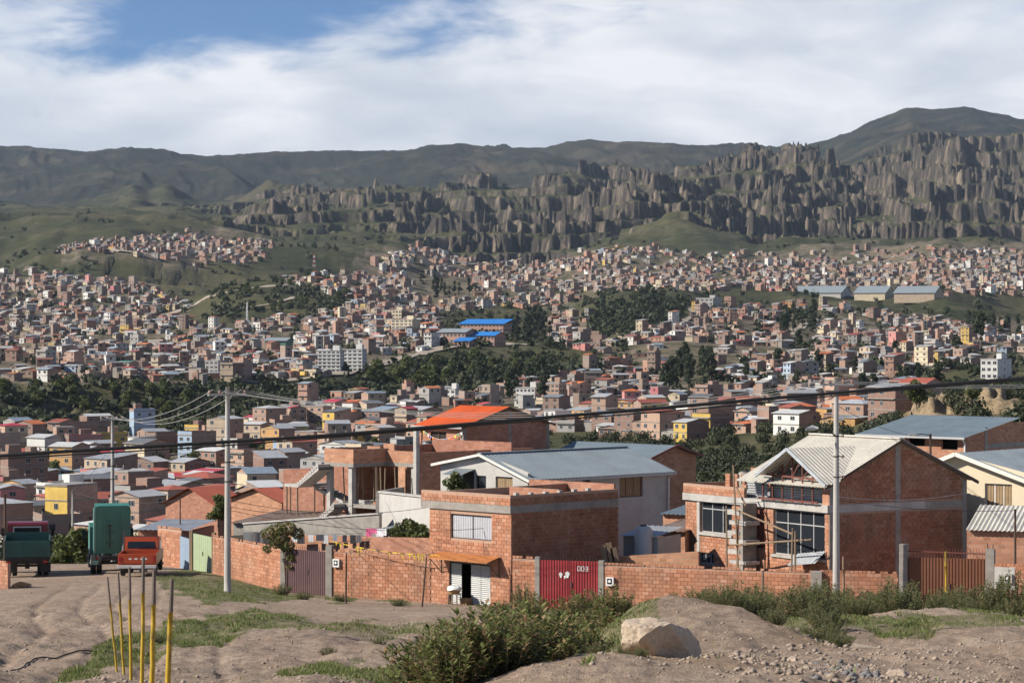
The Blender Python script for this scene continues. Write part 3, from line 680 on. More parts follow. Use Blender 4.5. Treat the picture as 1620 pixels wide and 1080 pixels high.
# ------------------------------------------------------------------ shop house on the corner of the lane
def shop_house():
    p = Plot('shop_house', 809, 120, -13.05, 45, 'two-storey brick corner shop with curtained window and orange awning beside red gate', 'house')
    r = p.root; w = -p.fx(680); d = p.sy(978); top = p.z(783)
    xo = p.fx(668); beam0, beam1 = p.z(812), p.z(800); zs = p.z(808)
    win = p.fr(713, 778, 814, 853); door = (p.fx(711), p.fx(776), 0.0, p.z(890, p.fx(740)))
    # core walls set back behind the brick faces
    mb = MB(); t = 0.2
    def wall_x(x0, x1, z0, z1): mb.box(x0, x1, 0.0, t, z0, z1, M_MORTAR)
    wall_x(-w, door[0], -0.5, door[3]); wall_x(door[1], -0.001, -0.5, door[3]); wall_x(-w, -0.001, door[3], win[2])
    wall_x(-w, win[0], win[2], win[3]); wall_x(win[1], -0.001, win[2], win[3]); wall_x(-w, -0.001, win[3], beam0)
    mb.box(-0.2, -0.0005, t + .002, d, -0.5, beam0, M_MORTAR); mb.box(-w, -0.2, d - t, d - .002, -0.5, beam0, M_MORTAR); mb.box(-w, -w + t, t + .002, d - t - .002, -.5, beam0, M_MORTAR)
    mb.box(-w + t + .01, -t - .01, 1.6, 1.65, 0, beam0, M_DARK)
    mb.build('wall_core', r)
    ms = MB(); ms.box(xo, 0.03, -0.10, d, beam0, beam1, M_CONC); ms.build('roof_slab', r)
    mp = MB(); top2 = top + 0.0
    mp.box(xo, -0.004, -0.06, 0.10, beam1, top, M_MORTAR); mp.box(-0.16, -0.002, .102, d, beam1, top - .02, M_MORTAR)
    mp.box(xo, xo + .14, .102, d, beam1, top - .12, M_MORTAR); mp.box(xo + .142, -.162, d - .14, d - .002, beam1, top + .22, M_BWALL)
    mp.build('parapet', r)
    mi = MB(); y0 = d * 0.45; mi.box(-w * .62, -.165, y0, y0 + .14, beam1 + .01, top + .12, M_BWALL); mi.box(-w * .62, -w * .62 + .14, y0 + .142, d - .15, beam1 + .01, top + .12, M_BWALL); mi.build('roof_wall', r)
    lay(r, (-w, -0.001, 0), 0, w, lambda x: beam0, [(door[0] + w, door[1] + w, -1, door[3]), (win[0] + w, win[1] + w, win[2], win[3])], base=lambda x: -.3)
    lay(r, (xo, -0.061, beam1), 0, -xo, lambda x: top - beam1 + (0.0 if x > 2.4 else -.1))
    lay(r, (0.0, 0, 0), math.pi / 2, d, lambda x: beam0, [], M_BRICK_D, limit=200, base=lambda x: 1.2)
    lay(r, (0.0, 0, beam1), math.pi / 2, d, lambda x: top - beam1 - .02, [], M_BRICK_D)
    window(r, *win, 0.0, nv=2, frame=M_IRON, inner=M_CURT)
    # roller door: one leaf slid open
    x0, x1 = door[0] + .04, door[1] - .04; xs = [x0, x0 + (x1 - x0) * .27, x0 + (x1 - x0) * .50, x0 + (x1 - x0) * .75, x1]
    md = MB()
    for a, b in ((x0 - .04, x0), (x1, x1 + .04)): md.box(a, b, .02, .12, 0, door[3], M_IRON)
    md.box(x0, x1, .02, .12, door[3] - .06, door[3], M_IRON); fr_ = md.build('door_frame', r)
    for k in (0, 2, 3):
        ml = MB(); ml.sheet((xs[k] + .012, .08, 0.02), (0, 0, door[3] - .1), (xs[k + 1] - xs[k] - .024, 0, 0), 21, .016, M_SHUT); ml.build('shutter_leaf', r)
    ma = MB(); a0, a1 = p.fx(697), p.fx(793); za = p.z(880, p.fx(745))
    ma.sheet((a0, -.07, za + .12), (a1 - a0, 0, 0), (0, -.85, -.22), 16, .022, M_ORSH); ma.box(a0, a1, -.94, -.90, za - .15, za - .10, M_ORSH)
    aw = ma.build('awning', r)
    for xx in (a0 + .1, a1 - .1):
        mk = MB(); mk.beam((xx, -.06, za - .85), (xx, -.85, za - .14), .03, .03, M_IRON); mk.beam((xx, -.06, za + .05), (xx, -.06, za - .9), .03, .03, M_IRON); mk.build('bracket', r)
    for k in range(6):
        me = MB(); xx = -.08; yy = .3 + d * .8 * k / 6; zt = top - .018; me.box(xx - .1, xx + .08, yy, yy + random.uniform(.16, .3), zt, zt + random.uniform(.07, .13), M_CONC_L); me.build('loose_block', r)
    # wooden stand with bread basket
    st = empty('bread_stand', (p.O + Vector((p.ax.x, p.ax.y, 0)) * (xs[1] + .35) + Vector((-p.ay.x, -p.ay.y, 0)) * .75), -p.th + .2)
    tag(st, 'small wooden stand before the shop door, carrying a basket', 'stand')
    for sx in (-.26, .26):
        for sy_ in (-.16, .16): m_ = MB(); m_.beam((sx, sy_, -.15), (sx * .9, sy_ * .9, .6), .05, .05, M_WOOD); m_.build('leg', st)
    m_ = MB(); m_.box(-.32, .32, -.2, .2, .6, .64, M_WOOD); m_.build('stand_top', st)
    m_ = MB(); m_.box(-.22, .24, -.12, -.09, .2, .24, M_WOOD); m_.build('stretcher', st)
    bk = empty('bread_basket', st.location + Vector((0, 0, .642)), -p.th); tag(bk, 'round wicker basket under a white cloth on the wooden stand', 'basket')
    mw = mat('wicker', (0.40, 0.24, 0.10), .8, .25, 14); m_ = MB(); m_.tube([(0, 0, 0), (0, 0, .1), (0, 0, .2)], [.24, .3, .34], mw, 16); m_.build('basket_bowl', bk)
    m_ = MB()
    rings = [(.36, .17), (.34, .25), (.26, .32), (.12, .36), (.0, .37)]; b0 = 0; vs = []
    for q, (rr, zz) in enumerate(rings):
        for j in range(14): a = j * math.tau / 14; k_ = 1 + .12 * math.sin(3 * a + q); vs.append((rr * k_ * math.cos(a), rr * k_ * math.sin(a), zz + .03 * math.sin(5 * a)))
    m_.v = vs; im = m_.mi(M_WHITE)
    for q in range(4):
        for j in range(14): m_.f.append((q*14+j, q*14+(j+1) % 14, (q+1)*14+(j+1) % 14, (q+1)*14+j)); m_.m.append(im)
    m_.build('cloth', bk, smooth=True)
    bx = MB(); bx.box(-.22, .22, -.2, .2, 0, .5, mat('cardboard', (0.33, 0.20, 0.10), .85, .15, 4)); bx.box(-.22, -.02, -.21, -.202, .42, .5, mat('cardboard', (0.33, 0.20, 0.10)))
    b_ = bx.build('cardboard_box', None, st.location + Vector((.55, .25, -.12)), -p.th); tag(b_, 'plain cardboard box standing right of the bread stand', 'box')
shop_house()

# ------------------------------------------------------------------ street walls, gates and their posts
GND = lambda x, y: Hs(x, y)
def street_wall(name, a, b, top_a, top_b, label, limit=300, m=None, piers=(), cap=None, low=0.4):
    """free-standing brick wall from bearing/distance a to b: root at a, local x to b"""
    A = at(a[0], 0, a[1]); B = at(b[0], 0, b[1]); A.z = GND(A.x, A.y) - .05; B.z = GND(B.x, B.y) - .05
    d = Vector((B.x - A.x, B.y - A.y)); L = d.length; rz = math.atan2(d.y, d.x)
    zb = lambda x: (B.z - A.z) * x / L - low
    ta = (HY - top_a) * A.y / F - A.z; tb = (HY - top_b) * B.y / F - A.z; zt = lambda x: ta + (tb - ta) * x / L
    r = empty(name, A, rz); tag(r, label, 'wall', kind='thing')
    mb = MB(); n = 12
    for k in range(n):
        x0, x1 = L * k / n, L * (k + 1) / n
        P = [(x0, 0, zb(x0)), (x1, 0, zb(x1)), (x1, 0, zt(x1) - .015), (x0, 0, zt(x0) - .015)]; Q = [(x, .13, z) for x, _, z in P]
        mb.poly(P, M_MORTAR); mb.poly(Q[::-1], M_MORTAR); mb.poly([P[3], P[2], Q[2], Q[3]], M_MORTAR)
        if k == 0: mb.poly([P[0], P[3], Q[3], Q[0]], M_MORTAR)
        if k == n - 1: mb.poly([P[2], P[1], Q[1], Q[2]], M_MORTAR)
    mb.build('wall_core', r)
    lay(r, (0, -0.001, 0), 0, L, lambda x: zt(x) + .02, base=zb, m=m, limit=limit, skew=(tb - ta) / L)
    for x in piers:
        mp = MB(); mp.box(x - .17, x + .17, -.055, .17, zb(x), zt(x) + .02, M_CONC); mp.build('pier', r)
    # a course of bricks on edge along the top, some missing
    for k in range(int(L / .19)):
        if random.random() < .82:
            o = bpy.data.objects.new('coping_brick', ME_BRICK[M_BRICK.name]); COL.objects.link(o); o.parent = r
            x = .1 + k * .19; o.location = (x, .02, zt(x) + .06); o.scale = (.5, 2.4, .62); o.rotation_euler = (0, random.uniform(-.04, .04), 0)
    return r, L, zt, zb
street_wall('brick_wall', (250, 146), (287, 143), 834, 838, 'pinkish brick wall left of the blue-grey door at the far end of the lane')
w1 = street_wall('brick_wall', (337, 137), (445, 130), 848, 868, 'long brick wall between the green gate and the purple-brown gate')
w2 = street_wall('brick_wall', (525, 127), (681, 123.9), 872, 879, 'brick wall between the purple-brown gate and the shop, tape strung above it')
w3 = street_wall('brick_wall', (811, 119.6), (848, 118.9), 882, 884, 'short brick wall between the shop and the red gate')
w4 = street_wall('brick_wall', (955, 117.5), (1290, 113.5), 893, 906, 'long brick wall right of the red gate, weeds at its foot')
w5 = street_wall('brick_wall', (1297, 113.3), (1421, 112.5), 905, 908, 'brick wall between the tall pole and the brown gate')
w6 = street_wall('brick_wall', (1573, 111), (1680, 109.4), 895, 897, 'patched brick wall right of the brown gate at the picture edge')
def post(px, Y, py_top, w, label, m=M_CONC, rebar=False):
    X = (px - 810) * Y / F; z = GND(X, Y) - .3; h = (HY - py_top) * Y / F - z
    r = MB(); r.box(-w / 2, w / 2, -w / 2, w / 2, 0, h, m); o = r.build('gate_post', None, (X, Y, z), -.35, bevel=.012); tag(o, label, 'post')
    if rebar:
        for k in range(4):
            q = MB(); sx, sy_ = (-1, 1)[k % 2] * w * .3, (-1, 1)[k // 2] * w * .3; q.tube([(sx, sy_, h - .05), (sx + random.uniform(-.03, .03), sy_, h + random.uniform(.15, .3))], .012, M_IRON, 5); q.build('rebar', o)
    return o
post(449, 129.7, 866, .28, 'concrete post between the long wall and the purple-brown gate')
post(522, 127.1, 862, .34, 'pale concrete post at the right of the purple-brown gate')
post(851, 118.8, 880, .24, 'concrete post at the left of the red gate'); post(952, 117.6, 886, .26, 'concrete post at the right of the red gate')
post(1293.5, 113.4, 903, .5, 'cement patch pier in the wall beside the tall pole')
post(1430, 112.3, 860, .36, 'tall concrete gate post left of the brown gate, rusty bars on top', rebar=True)
post(1567, 111.2, 868, .38, 'tall concrete gate post right of the brown gate, rusty bars on top', rebar=True)
post(303, 140.5, 838, .2, 'grey timber post at the left of the green gate', M_WOOD); post(338.5, 137.1, 842, .2, 'grey post at the right of the green gate', M_WOOD)
def gate(name, a, b, top_a, top_b, m, label, spikes=True, ribs=None, leaves=2, lean=None, arch=0.0):
    A = at(a[0], 0, a[1]); B = at(b[0], 0, b[1]); A.z = GND(A.x, A.y); B.z = GND(B.x, B.y)
    d = Vector((B.x - A.x, B.y - A.y)); L = d.length; rz = math.atan2(d.y, d.x); z0 = min(A.z, B.z) - A.z + .03
    ta = (HY - top_a) * A.y / F - A.z; tb = (HY - top_b) * B.y / F - A.z; h = (ta + tb) / 2 - z0
    r = empty(name, A, rz); tag(r, label, 'gate')
    for k in range(leaves):
        x0, x1 = L * k / leaves + .015, L * (k + 1) / leaves - .015; lf = MB()
        n = ribs or int((x1 - x0) / .13)
        lf.sheet((x0, 0, z0), (x1 - x0, 0, 0), (0, 0, h), n, .024, m, duty=.55)
        o = lf.build('gate_leaf', r)
        fm = MB()
        for xx in (x0, x1): fm.box(xx - .03, xx + .03, .012, .06, z0, z0 + h, m)
        for zz in (z0 + .02, z0 + h * .5, z0 + h - .05): fm.box(x0 + .031, x1 - .031, .012, .058, zz, zz + .05, m)
        fm.build('leaf_frame', o)
        if k == 1: hd = MB(); hd.box(x0 + .06, x0 + .12, -.06, -.026, z0 + h * .45, z0 + h * .56, M_IRON); hd.build('lock', o)
    if spikes:
        for k in range(int(L / .16)):
            sp = MB(); x = .08 + k * .16; zz = z0 + h; sp.beam((x, .03, zz - .02), (x + random.uniform(-.02, .02), .03, zz + .17), .018, .018, M_IRON); sp.build('spike', r)
    return r, L, z0, h
gate('metal_gate', (306, 140.2), (336, 137.4), 845, 848, M_GATE_G, 'pale green sheet-metal double gate at the end of the grass verge', ribs=5, spikes=False)
gate('metal_gate', (285, 143), (300, 141), 850, 850, M_DOOR_B, 'narrow blue-grey metal door left of the green gate', ribs=6, leaves=1, spikes=False)
gate('metal_gate', (453, 129.4), (518, 127.3), 866, 874, M_GATE_P, 'purple-brown corrugated metal gate in the brick wall')
rg, rgL, rgz, rgh = gate('metal_gate', (853, 118.7), (949, 117.7), 884, 889, M_GATE_R, 'red corrugated metal gate with white painted numbers')
bg, bgL, bgz, bgh = gate('metal_gate', (1437, 112.2), (1560, 111.3), 881, 884, M_GATE_B, 'brown corrugated metal gate between tall concrete posts', spikes=False)
mb = MB(); mb.beam((-.1, .03, bgz + bgh + .28), (bgL + .1, .03, bgz + bgh + .22), .05, .05, M_STEEL); mb.build('top_rail', bg)
for k in range(26):
    mb = MB(); x = .1 + k * bgL / 26; mb.beam((x, .03, bgz + bgh), (x + random.uniform(-.02, .02), .03, bgz + bgh + .45), .016, .016, M_STEEL); mb.build('spike', bg)
# painted numbers on the red gate (white brush marks)
def stroke(parent, pts, w, m, y=-.032, name='painted_mark'):
    mb = MB()
    for a, b in zip(pts[:-1], pts[1:]): mb.beam((a[0], y, a[1]), (b[0], y, b[1]), .006, w, m, up=(0, 0, 1)) if abs(a[0] - b[0]) > abs(a[1] - b[1]) else mb.box(min(a[0], b[0]) - w / 2, max(a[0], b[0]) + w / 2, y - .003, y + .003, min(a[1], b[1]), max(a[1], b[1]), m)
    return mb.build(name, parent)
zc = rgz + rgh * .80
for k, pts in enumerate(([(0, 0), (.12, 0), (.12, .2), (0, .2), (0, 0)], [(0, 0), (.12, 0), (.12, .2), (0, .2), (0, 0)], [(0, 0), (.12, 0), (.12, .2), (0, .2)], )):
    stroke(rg, [(rgL * .64 + k * .19 + x, zc + z) for x, z in pts], .028, M_WHITE)
    if k == 2: stroke(rg, [(rgL * .64 + k * .19, zc + .1), (rgL * .64 + k * .19 + .12, zc + .1)], .028, M_WHITE)
for (x, z, s_) in ((.36, .70, .16), (.47, .71, .2), (.43, .66, .1)):
    mb = MB(); P = [(rgL * x + s_ * .5 * math.cos(t) * (1 + .35 * math.sin(3 * t)), -.031, rgz + rgh * z + s_ * .8 * math.sin(t)) for t in np.linspace(0, math.tau, 14)[:-1]]; mb.poly(P, M_WHITE); mb.build('painted_mark', rg)
# electricity meters
def meter(wall, L, fx, z, label, pale=False):
    r = empty('electricity_meter', (0, 0, 0)); P = wall.location + Vector((math.cos(wall.rotation_euler.z) * fx * L, math.sin(wall.rotation_euler.z) * fx * L, z)); n = Vector((math.sin(wall.rotation_euler.z), -math.cos(wall.rotation_euler.z), 0))
    r.location = P + n * .04; r.rotation_euler = wall.rotation_euler; tag(r, label, 'meter')
    mb = MB(); mb.box(-.19, .19, -.13, 0, -.2, .2, M_CONC_L if pale else M_WHITE); mb.build('meter_box', r)
    mb = MB(); mb.box(-.12, .12, -.135, -.131, -.12, .14, M_GLASS); mb.build('meter_window', r)
    mb = MB(); mb.tube([(0, -.136, .02), (0, -.15, .02)], .07, M_WHITE, 12); mb.build('dial', r)
meter(w2[0], w2[1], .06, w2[2](0) - .55, 'white electricity meter box on the wall right of the purple-brown gate')
meter(w4[0], w4[1], .035, w4[2](0) - .75, 'electricity meter box on the wall right of the red gate')
meter(w6[0], w6[1], .22, w6[2](0) - .5, 'electricity meter box on a cement patch right of the brown gate', True)
mb = MB(); mb.box(.02, .95, -.045, -.002, w6[2](0) - 1.0, w6[2](0) - .02, M_CONC_L); mb.build('cement_patch', w6[0])
# ------------------------------------------------------------------ houses behind the lane
def roof_quad(mb, a, b, c, d, mtl, wave=0.21, amp=.02, under=True):
    """corrugated slope: a-b along the eave, d-c along the ridge; ribs run up the slope"""
    a, b, c, d = map(Vector, (a, b, c, d)); n = max(3, int((b - a).length / wave))
    mb.sheet(a, b - a, d - a, n, amp, mtl, duty=.5)
def openings_wall(mb, x0, x1, z0, z1, holes, mtl, y0=0.0, t=0.2, swap=False):
    """wall slab with real openings; swap -> runs along y at x = y0 (inner side at x = y0 - t)"""
    xs = sorted({x0, x1, *[h[0] for h in holes], *[h[1] for h in holes]})
    for a, b in zip(xs[:-1], xs[1:]):
        hs = sorted([h for h in holes if h[0] <= a + 1e-6 and h[1] >= b - 1e-6], key=lambda h: h[2]); z = z0
        for h in hs + [(0, 0, z1, z1)]:
            if h[2] > z + 1e-4:
                if swap: mb.box(y0 - t, y0, a, b, z, h[2], mtl)
                else: mb.box(a, b, y0, y0 + t, z, h[2], mtl)
            z = h[3]

def grey_house():
    p = Plot('grey_house', 835, 138, -15.5, 45, 'grey rendered house with long grey metal roof behind the corner shop', 'house')
    r = p.root; w = -p.fx(697); d = p.sy(1055); ze = p.z(754); zr = p.z(717, p.fx(765)); zl = p.z(731, -w); xr = p.fx(765)
    g = p.fr(784, 811, 754, 773); g2 = p.fr(752, 769, 752, 775)
    mb = MB(); openings_wall(mb, -w, 0, 0, zl - .35, [g, g2], M_RENDER)
    P = [(-w, 0, zl - .35), (0, 0, zl - .35), (0, 0, ze - .08), (xr, 0, zr - .08), (-w, 0, zl - .08)]
    if ze < zl - .3: P = [(-w, 0, zl - .35), (0, 0, zl - .35), (xr, 0, zr - .08), (-w, 0, zl - .08)]
    mb.poly(P, M_RENDER); mb.poly([(x, .2, z) for x, y, z in P[::-1]], M_RENDER)
    wins = [p.sr(858, 900, 757, 772), p.sr(922, 934, 756, 775), p.sr(980, 1017, 752, 786)]
    openings_wall(mb, .202, d, 0, ze - .12, wins, M_RENDER, 0.0, .2, True)
    mb.box(-w, -.2, d - .2, d, 0, ze - .1, M_RENDER); mb.box(-w, -w + .2, .202, d - .202, 0, zl - .1, M_RENDER)
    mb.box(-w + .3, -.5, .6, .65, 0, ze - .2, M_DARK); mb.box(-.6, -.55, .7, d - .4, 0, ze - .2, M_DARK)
    mb.build('wall', r)
    o_ = .35; mr = MB(); dz = (zr - ze) / -xr * .45
    roof_quad(mr, (.45, -o_, ze - dz), (.45, d + o_, ze - dz), (xr, d + o_, zr), (xr, -o_, zr), M_ROOFG, .30)
    dl = (zr - zl) / (w + xr) * .4
    roof_quad(mr, (-w - .4, d + o_, zl - dl), (-w - .4, -o_, zl - dl), (xr, -o_, zr), (xr, d + o_, zr), M_ROOFG, .30)
    ro = mr.build('roof', r)
    mf = MB(); mf.box(.40, .47, -o_, d + o_, ze - dz - .16, ze - dz - .03, M_ALU); mf.build('gutter', ro)
    mf = MB(); mf.beam((.45, -o_ - .02, ze - dz - .07), (xr, -o_ - .02, zr - .07), .04, .14, M_FASCIA); mf.beam((xr, -o_ - .02, zr - .07), (-w - .4, -o_ - .02, zl - dl - .07), .04, .14, M_FASCIA); mf.build('fascia', ro)
    mf = MB(); mf.beam((xr, -o_, zr + .03), (xr, d + o_, zr + .03), .3, .05, M_ROOFG); mf.build('ridge_cap', ro)
    mf = MB(); mf.tube([(.42, d + .1, ze - .2), (.12, d + .02, ze - .5), (.08, d + .02, 0)], .05, M_WHITE, 8); mf.build('downpipe', r)
    window(r, *g, 0, nv=2, frame=M_WOODD, inner=M_CURT_Y); window(r, *g2, 0, nv=1, frame=M_WOODD)
    for k, q in enumerate(wins): window(r, *q, 0, math.pi / 2, nv=3 if k != 1 else 1, frame=M_STEEL, inner=M_CURT_Y if k == 2 else None)
    mc = MB(); a0, a1 = p.fx(722), p.fx(752); zc = p.z(750, a0); mc.sheet((a0, -.02, zc + .35), (a1 - a0, 0, 0), (0, -1.1, -.3), 8, .02, M_ROOFG); mc.build('porch_roof', r)
    ml = MB(); ml.box(a1 - .95, a1 - .1, -.03, -.005, zc - 1.6, zc + .2, M_DARK); ml.build('door', r)
grey_house()

def orange_house():
    p = Plot('orange_roof_house', 733, 160, -17.5, 45, 'brick house with bright orange metal roof, bunting under its eave', 'house')
    r = p.root; w = -p.fx(664); d = p.sy(869); ze = p.z(673); zr = p.z(643, 0, d / 2)
    win = p.fr(681, 706, 683, 709)
    mb = MB(); openings_wall(mb, -w, 0, 0, ze - .02, [win], M_BWALL)
    P = [(0, .202, 0), (0, d, 0), (0, d, ze - .05), (0, d / 2, zr - .05), (0, .202, ze - .03)]
    mb.poly(P, M_BWALL); mb.poly([(-.2, y, z) for x, y, z in P[::-1]], M_BWALL); mb.box(-w, -.2, d - .2, d, 0, ze - .02, M_BWALL); mb.box(-w, -w + .2, .202, d - .202, 0, ze - .02, M_BWALL)
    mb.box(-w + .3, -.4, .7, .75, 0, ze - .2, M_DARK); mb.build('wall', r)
    for y in (0.0, d * .52, d - .25):
        mc = MB(); mc.box(-.25, .012, y - .012, y + .25, 0, (ze if y != d * .52 else zr - .15) - .06, M_CONC); mc.build('concrete_column', r)
    mr = MB(); o_ = .3; s = (zr - ze) / (d / 2) * .35
    roof_quad(mr, (-w - o_, -.35, ze - s), (.25, -.35, ze - s), (.25, d / 2, zr), (-w - o_, d / 2, zr), M_ROOFO, .28)
    roof_quad(mr, (.25, d + .35, ze - s), (-w - o_, d + .35, ze - s), (-w - o_, d / 2, zr), (.25, d / 2, zr), M_ROOFO, .28)
    ro = mr.build('roof', r)
    mg = MB(); mg.box(-w - o_, .25, -.42, -.35, ze - s - .1, ze - s + .02, M_ALU); mg.build('gutter', ro)
    mv = MB(); mv.beam((.24, -.35, ze - s - .06), (.24, d / 2, zr - .06), .05, .12, M_WOODD); mv.beam((.24, d / 2, zr - .06), (.24, d + .35, ze - s - .06), .05, .12, M_WOODD); mv.build('verge_board', ro)
    mw = MB(); x0, x1, z0, z1 = win; mw.box(x0, x1, .1, .12, z0, z1, M_DARK); wo = mw.build('window', r)
    mw = MB(); mw.box((x0 + x1) / 2 - .04, (x0 + x1) / 2 + .04, .04, .09, z0, z1, M_WOODD); mw.box(x0, x1, .045, .085, z0 - .02, z0 + .05, M_WOOD); mw.build('window_frame', wo)
    mp = MB(); mp.tube([(-w - .12, -.3, ze - 2.9), (-w + .02, -.34, ze - .15)], .06, M_WHITE, 8); mp.build('downpipe', r)
    b = empty('bunting', r.location, -p.th); tag(b, 'string of small coloured flags across the orange-roofed house', 'bunting')
    cols = [(.7, .06, .05), (.75, .6, .05), (.08, .3, .12), (.75, .75, .72), (.08, .16, .45), (.7, .25, .03)]
    ms = MB(); prev = None; n = 15
    for k in range(n + 1):
        q = Vector((-w + .4 + (w - .3) * k / n, -.12 - .2 * math.sin(k / n * math.pi), ze - .35 - .55 * math.sin(k / n * math.pi)))
        if prev is not None:
            ms.beam(prev, q, .015, .015, M_WHITE); f = MB(); mm = (prev + q) / 2; c_ = cols[k % 6]; h = .2
            f.poly([(prev.x + .02, prev.y, prev.z), (q.x - .02, q.y, q.z), (mm.x + .03, mm.y - .02, mm.z - h)], mat('flag_%d' % (k % 6), c_, .8, .1, 3)); f.build('flag', b)
        prev = q
    ms.build('string', b)
    t_ = empty('water_barrel', (p.O + Vector((p.ax.x, p.ax.y, 0)) * (-w * .55) - Vector((p.ay.x, p.ay.y, 0)) * 1.0 + Vector((0, 0, p.z(717, -w * .55)))), 0); tag(t_, 'grey barrel on the terrace under the bunting', 'barrel')
    m_ = MB(); m_.tube([(0, 0, 0), (0, 0, .15), (0, 0, .75), (0, 0, .8)], [.34, .38, .36, .3], mat('grey_plastic', (.16, .17, .18), .5, .1, 3), 14); m_.build('barrel_body', t_, smooth=True)
    m_ = MB(); m_.tube([(0, 0, .8), (0, 0, .84)], [.37, .37], mat('grey_plastic', (.16, .17, .18)), 14); m_.build('rim', t_)
    # lower storeys of brick: terrace in front
    q = MB(); zt = p.z(716, 0, -1.2) ; q.box(-w - .3, .6, -1.6, -.01, 0, zt, M_BWALL); q.box(.6, 4.6, -1.6, -1.4, 0, zt, M_BWALL); q.build('terrace', r)
orange_house()

def stair_building():
    p = Plot('unfinished_building', 559, 150, -16.5, 45, 'unfinished brick building with open concrete stairs and timber props', 'building')
    r = p.root; zs0, zs1 = p.z(739), p.z(733); w = -p.fx(513); zt = p.z(711); d1 = p.sy(611)
    # slab with an L front, brick parapets round it
    mb = MB(); mb.box(-w, 0, 0, 9.0, zs0, zs1, M_CONC); mb.box(.002, p.fx(656, d1) , d1, 9.0, zs0, zs1, M_CONC); mb.build('floor_slab', r)
    xr = p.fx(656, d1)
    for nm, bx in (('a', (-w, 0, 0, .16)), ('b', (-.16, 0, .162, d1 + .2)), ('c', (.002, xr, d1, d1 + .16)), ('d', (-w, -w + .16, .162, 8.9)), ('e', (-w + .162, xr + 2, 8.74, 8.9))):
        m_ = MB(); hh = zt if nm != 'c' else p.z(713, 1, d1); m_.box(*bx, zs1, hh + (.3 if nm == 'e' else 0), M_BWALL); m_.build('parapet', r)
    m_ = MB(); m_.box(-w * .55, -.3, 2.4, 2.56, zs1, zt + .1, M_BWALL); m_.box(-w + .2, -w * .55 - .002, 4.6, 4.76, zs1, zt + .15, M_BWALL); m_.build('roof_wall', r)
    zf0, zf1 = p.z(803), p.z(797)
    for (x, y, z0, z1) in ((-.45, .3, -2, zs0), (xr - .3, d1 + .3, -2, zs0), (-w + .2, .3, -2, zs0), (-.3, 6.0, -2, zs0), (xr - .3, 6.4, -2, zs0 + .01), (.9, d1 + 1.6, zf1, zs0)):
        m_ = MB(); m_.box(x - .16, x + .16, y - .16, y + .16, z0, z1, M_CONC_L); m_.build('concrete_column', r)
    m_ = MB(); m_.box(-w * .8, xr, .2, 6.5, zf0, zf1, M_CONC); m_.build('floor_slab', r)
    m_ = MB(); m_.box(-w, xr, 6.6, 6.8, -1, zs0 - .002, M_BWALL); m_.box(-w - 1.8, -w - .002, 4.5, 4.7, -1, zs0 - .4, M_BWALL); m_.box(1.2, 1.36, d1 + 1.8, 6.5, zf1, zs0 - .01, M_BWALL); m_.box(.1, 1.0, 4.2, 4.36, zf1, zs0 - .01, M_BWALL); m_.build('wall', r)
    m_ = MB(); m_.box(xr, xr + .2, d1 + .2, 12.5, -1, p.z(716, xr, d1), M_BWALL); m_.build('side_wall', r)
    m_ = MB(); m_.box(xr - .02, xr + .24, d1 - .1, d1 + .16, -1, p.z(676, xr, d1), M_CONC_L); m_.build('concrete_column', r)
    for k in range(11):
        x = -w * .75 + (xr + w * .6) * (k + .5) / 11; y = random.uniform(.4, 2.2); m_ = MB(); m_.tube([(x + random.uniform(-.15, .15), y, zf1), (x, y, zs0)], [.045, .04], M_WOOD, 6); m_.build('timber_prop', r)
    for k in range(7):
        m_ = MB(); x = random.uniform(-w * .7, xr - .5); y = random.uniform(.4, 1.0); m_.box(x, x + random.uniform(.2, .5), y, y + .25, zf1 + .002, zf1 + random.uniform(.1, .25), random.choice([M_BRICK, M_CONC_L])); m_.build('loose_block', r)
    # upper flight, landing, lower flight: step by step
    def flight(x0, z0, x1, z1, y0, y1, n, nm):
        st = MB(); dx = (x1 - x0) / n; dz = (z1 - z0) / n
        A = [(x0, z0 - .22), (x1, z1 - .22 - dz)]; st.poly([(x0, y0, z0 - .2), (x1, y0, z1 - .2 - dz), (x1, y0, z1 - dz + .0), (x0, y0, z0)], M_CONC_L)
        st.poly([(x0, y0, z0 - .2), (x0, y1, z0 - .2), (x1, y1, z1 - .2 - dz), (x1, y0, z1 - .2 - dz)], M_CONC_L); st.poly([(x0, y1, z0), (x1, y1, z1 - dz), (x1, y1, z1 - .2 - dz), (x0, y1, z0 - .2)], M_CONC_L)
        fl = st.build('stair_flight', r)
        for k in range(n):
            m_ = MB(); a, b = sorted((x0 + dx * k, x0 + dx * (k + 1))); m_.box(a, b, y0 - .02, y1, z0 + dz * k - .03, z0 + dz * (k + 1), M_CONC_L); m_.build('step', fl)
    xl = p.fx(478, .5); zl = p.z(763, xl, .5)
    flight(xl + 1.2, zl, -w + .5, zs1 - .1, -.9, .25, 9, 'a')
    m_ = MB(); m_.box(xl, xl + 1.2, -.9, 1.6, zl - .18, zl, M_CONC_L); m_.build('landing', r)
    flight(xl + 1.2, zl - .15, -w * .55, zf1 - .02, .45, 1.5, 8, 'b')
    for (x, y) in ((xl + .1, -.8), (xl + 1.1, -.8), (xl + .1, 1.4), (xl + .45, -.82), (xl + 1.0, 1.4)):
        m_ = MB(); m_.tube([(x, y, -2.5), (x, y, zl - .18)], .055, M_WOOD, 7); m_.build('timber_prop', r)
    flight(-w * .9, p.z(823), -.9, zf1 - .02, -.75, .15, 8, 'c')
    # brick lean-to on the left
    m_ = MB(); x0 = p.fx(448, 3); z1 = p.z(742, x0, 3); m_.box(x0, xl + .2, 3.0, 6, -2, z1, M_BWALL); m_.box(xl + .21, -w - .3, 2.8, 6.2, -2, p.z(730, xl, 3), M_BWALL); m_.build('side_wall', r)
stair_building()

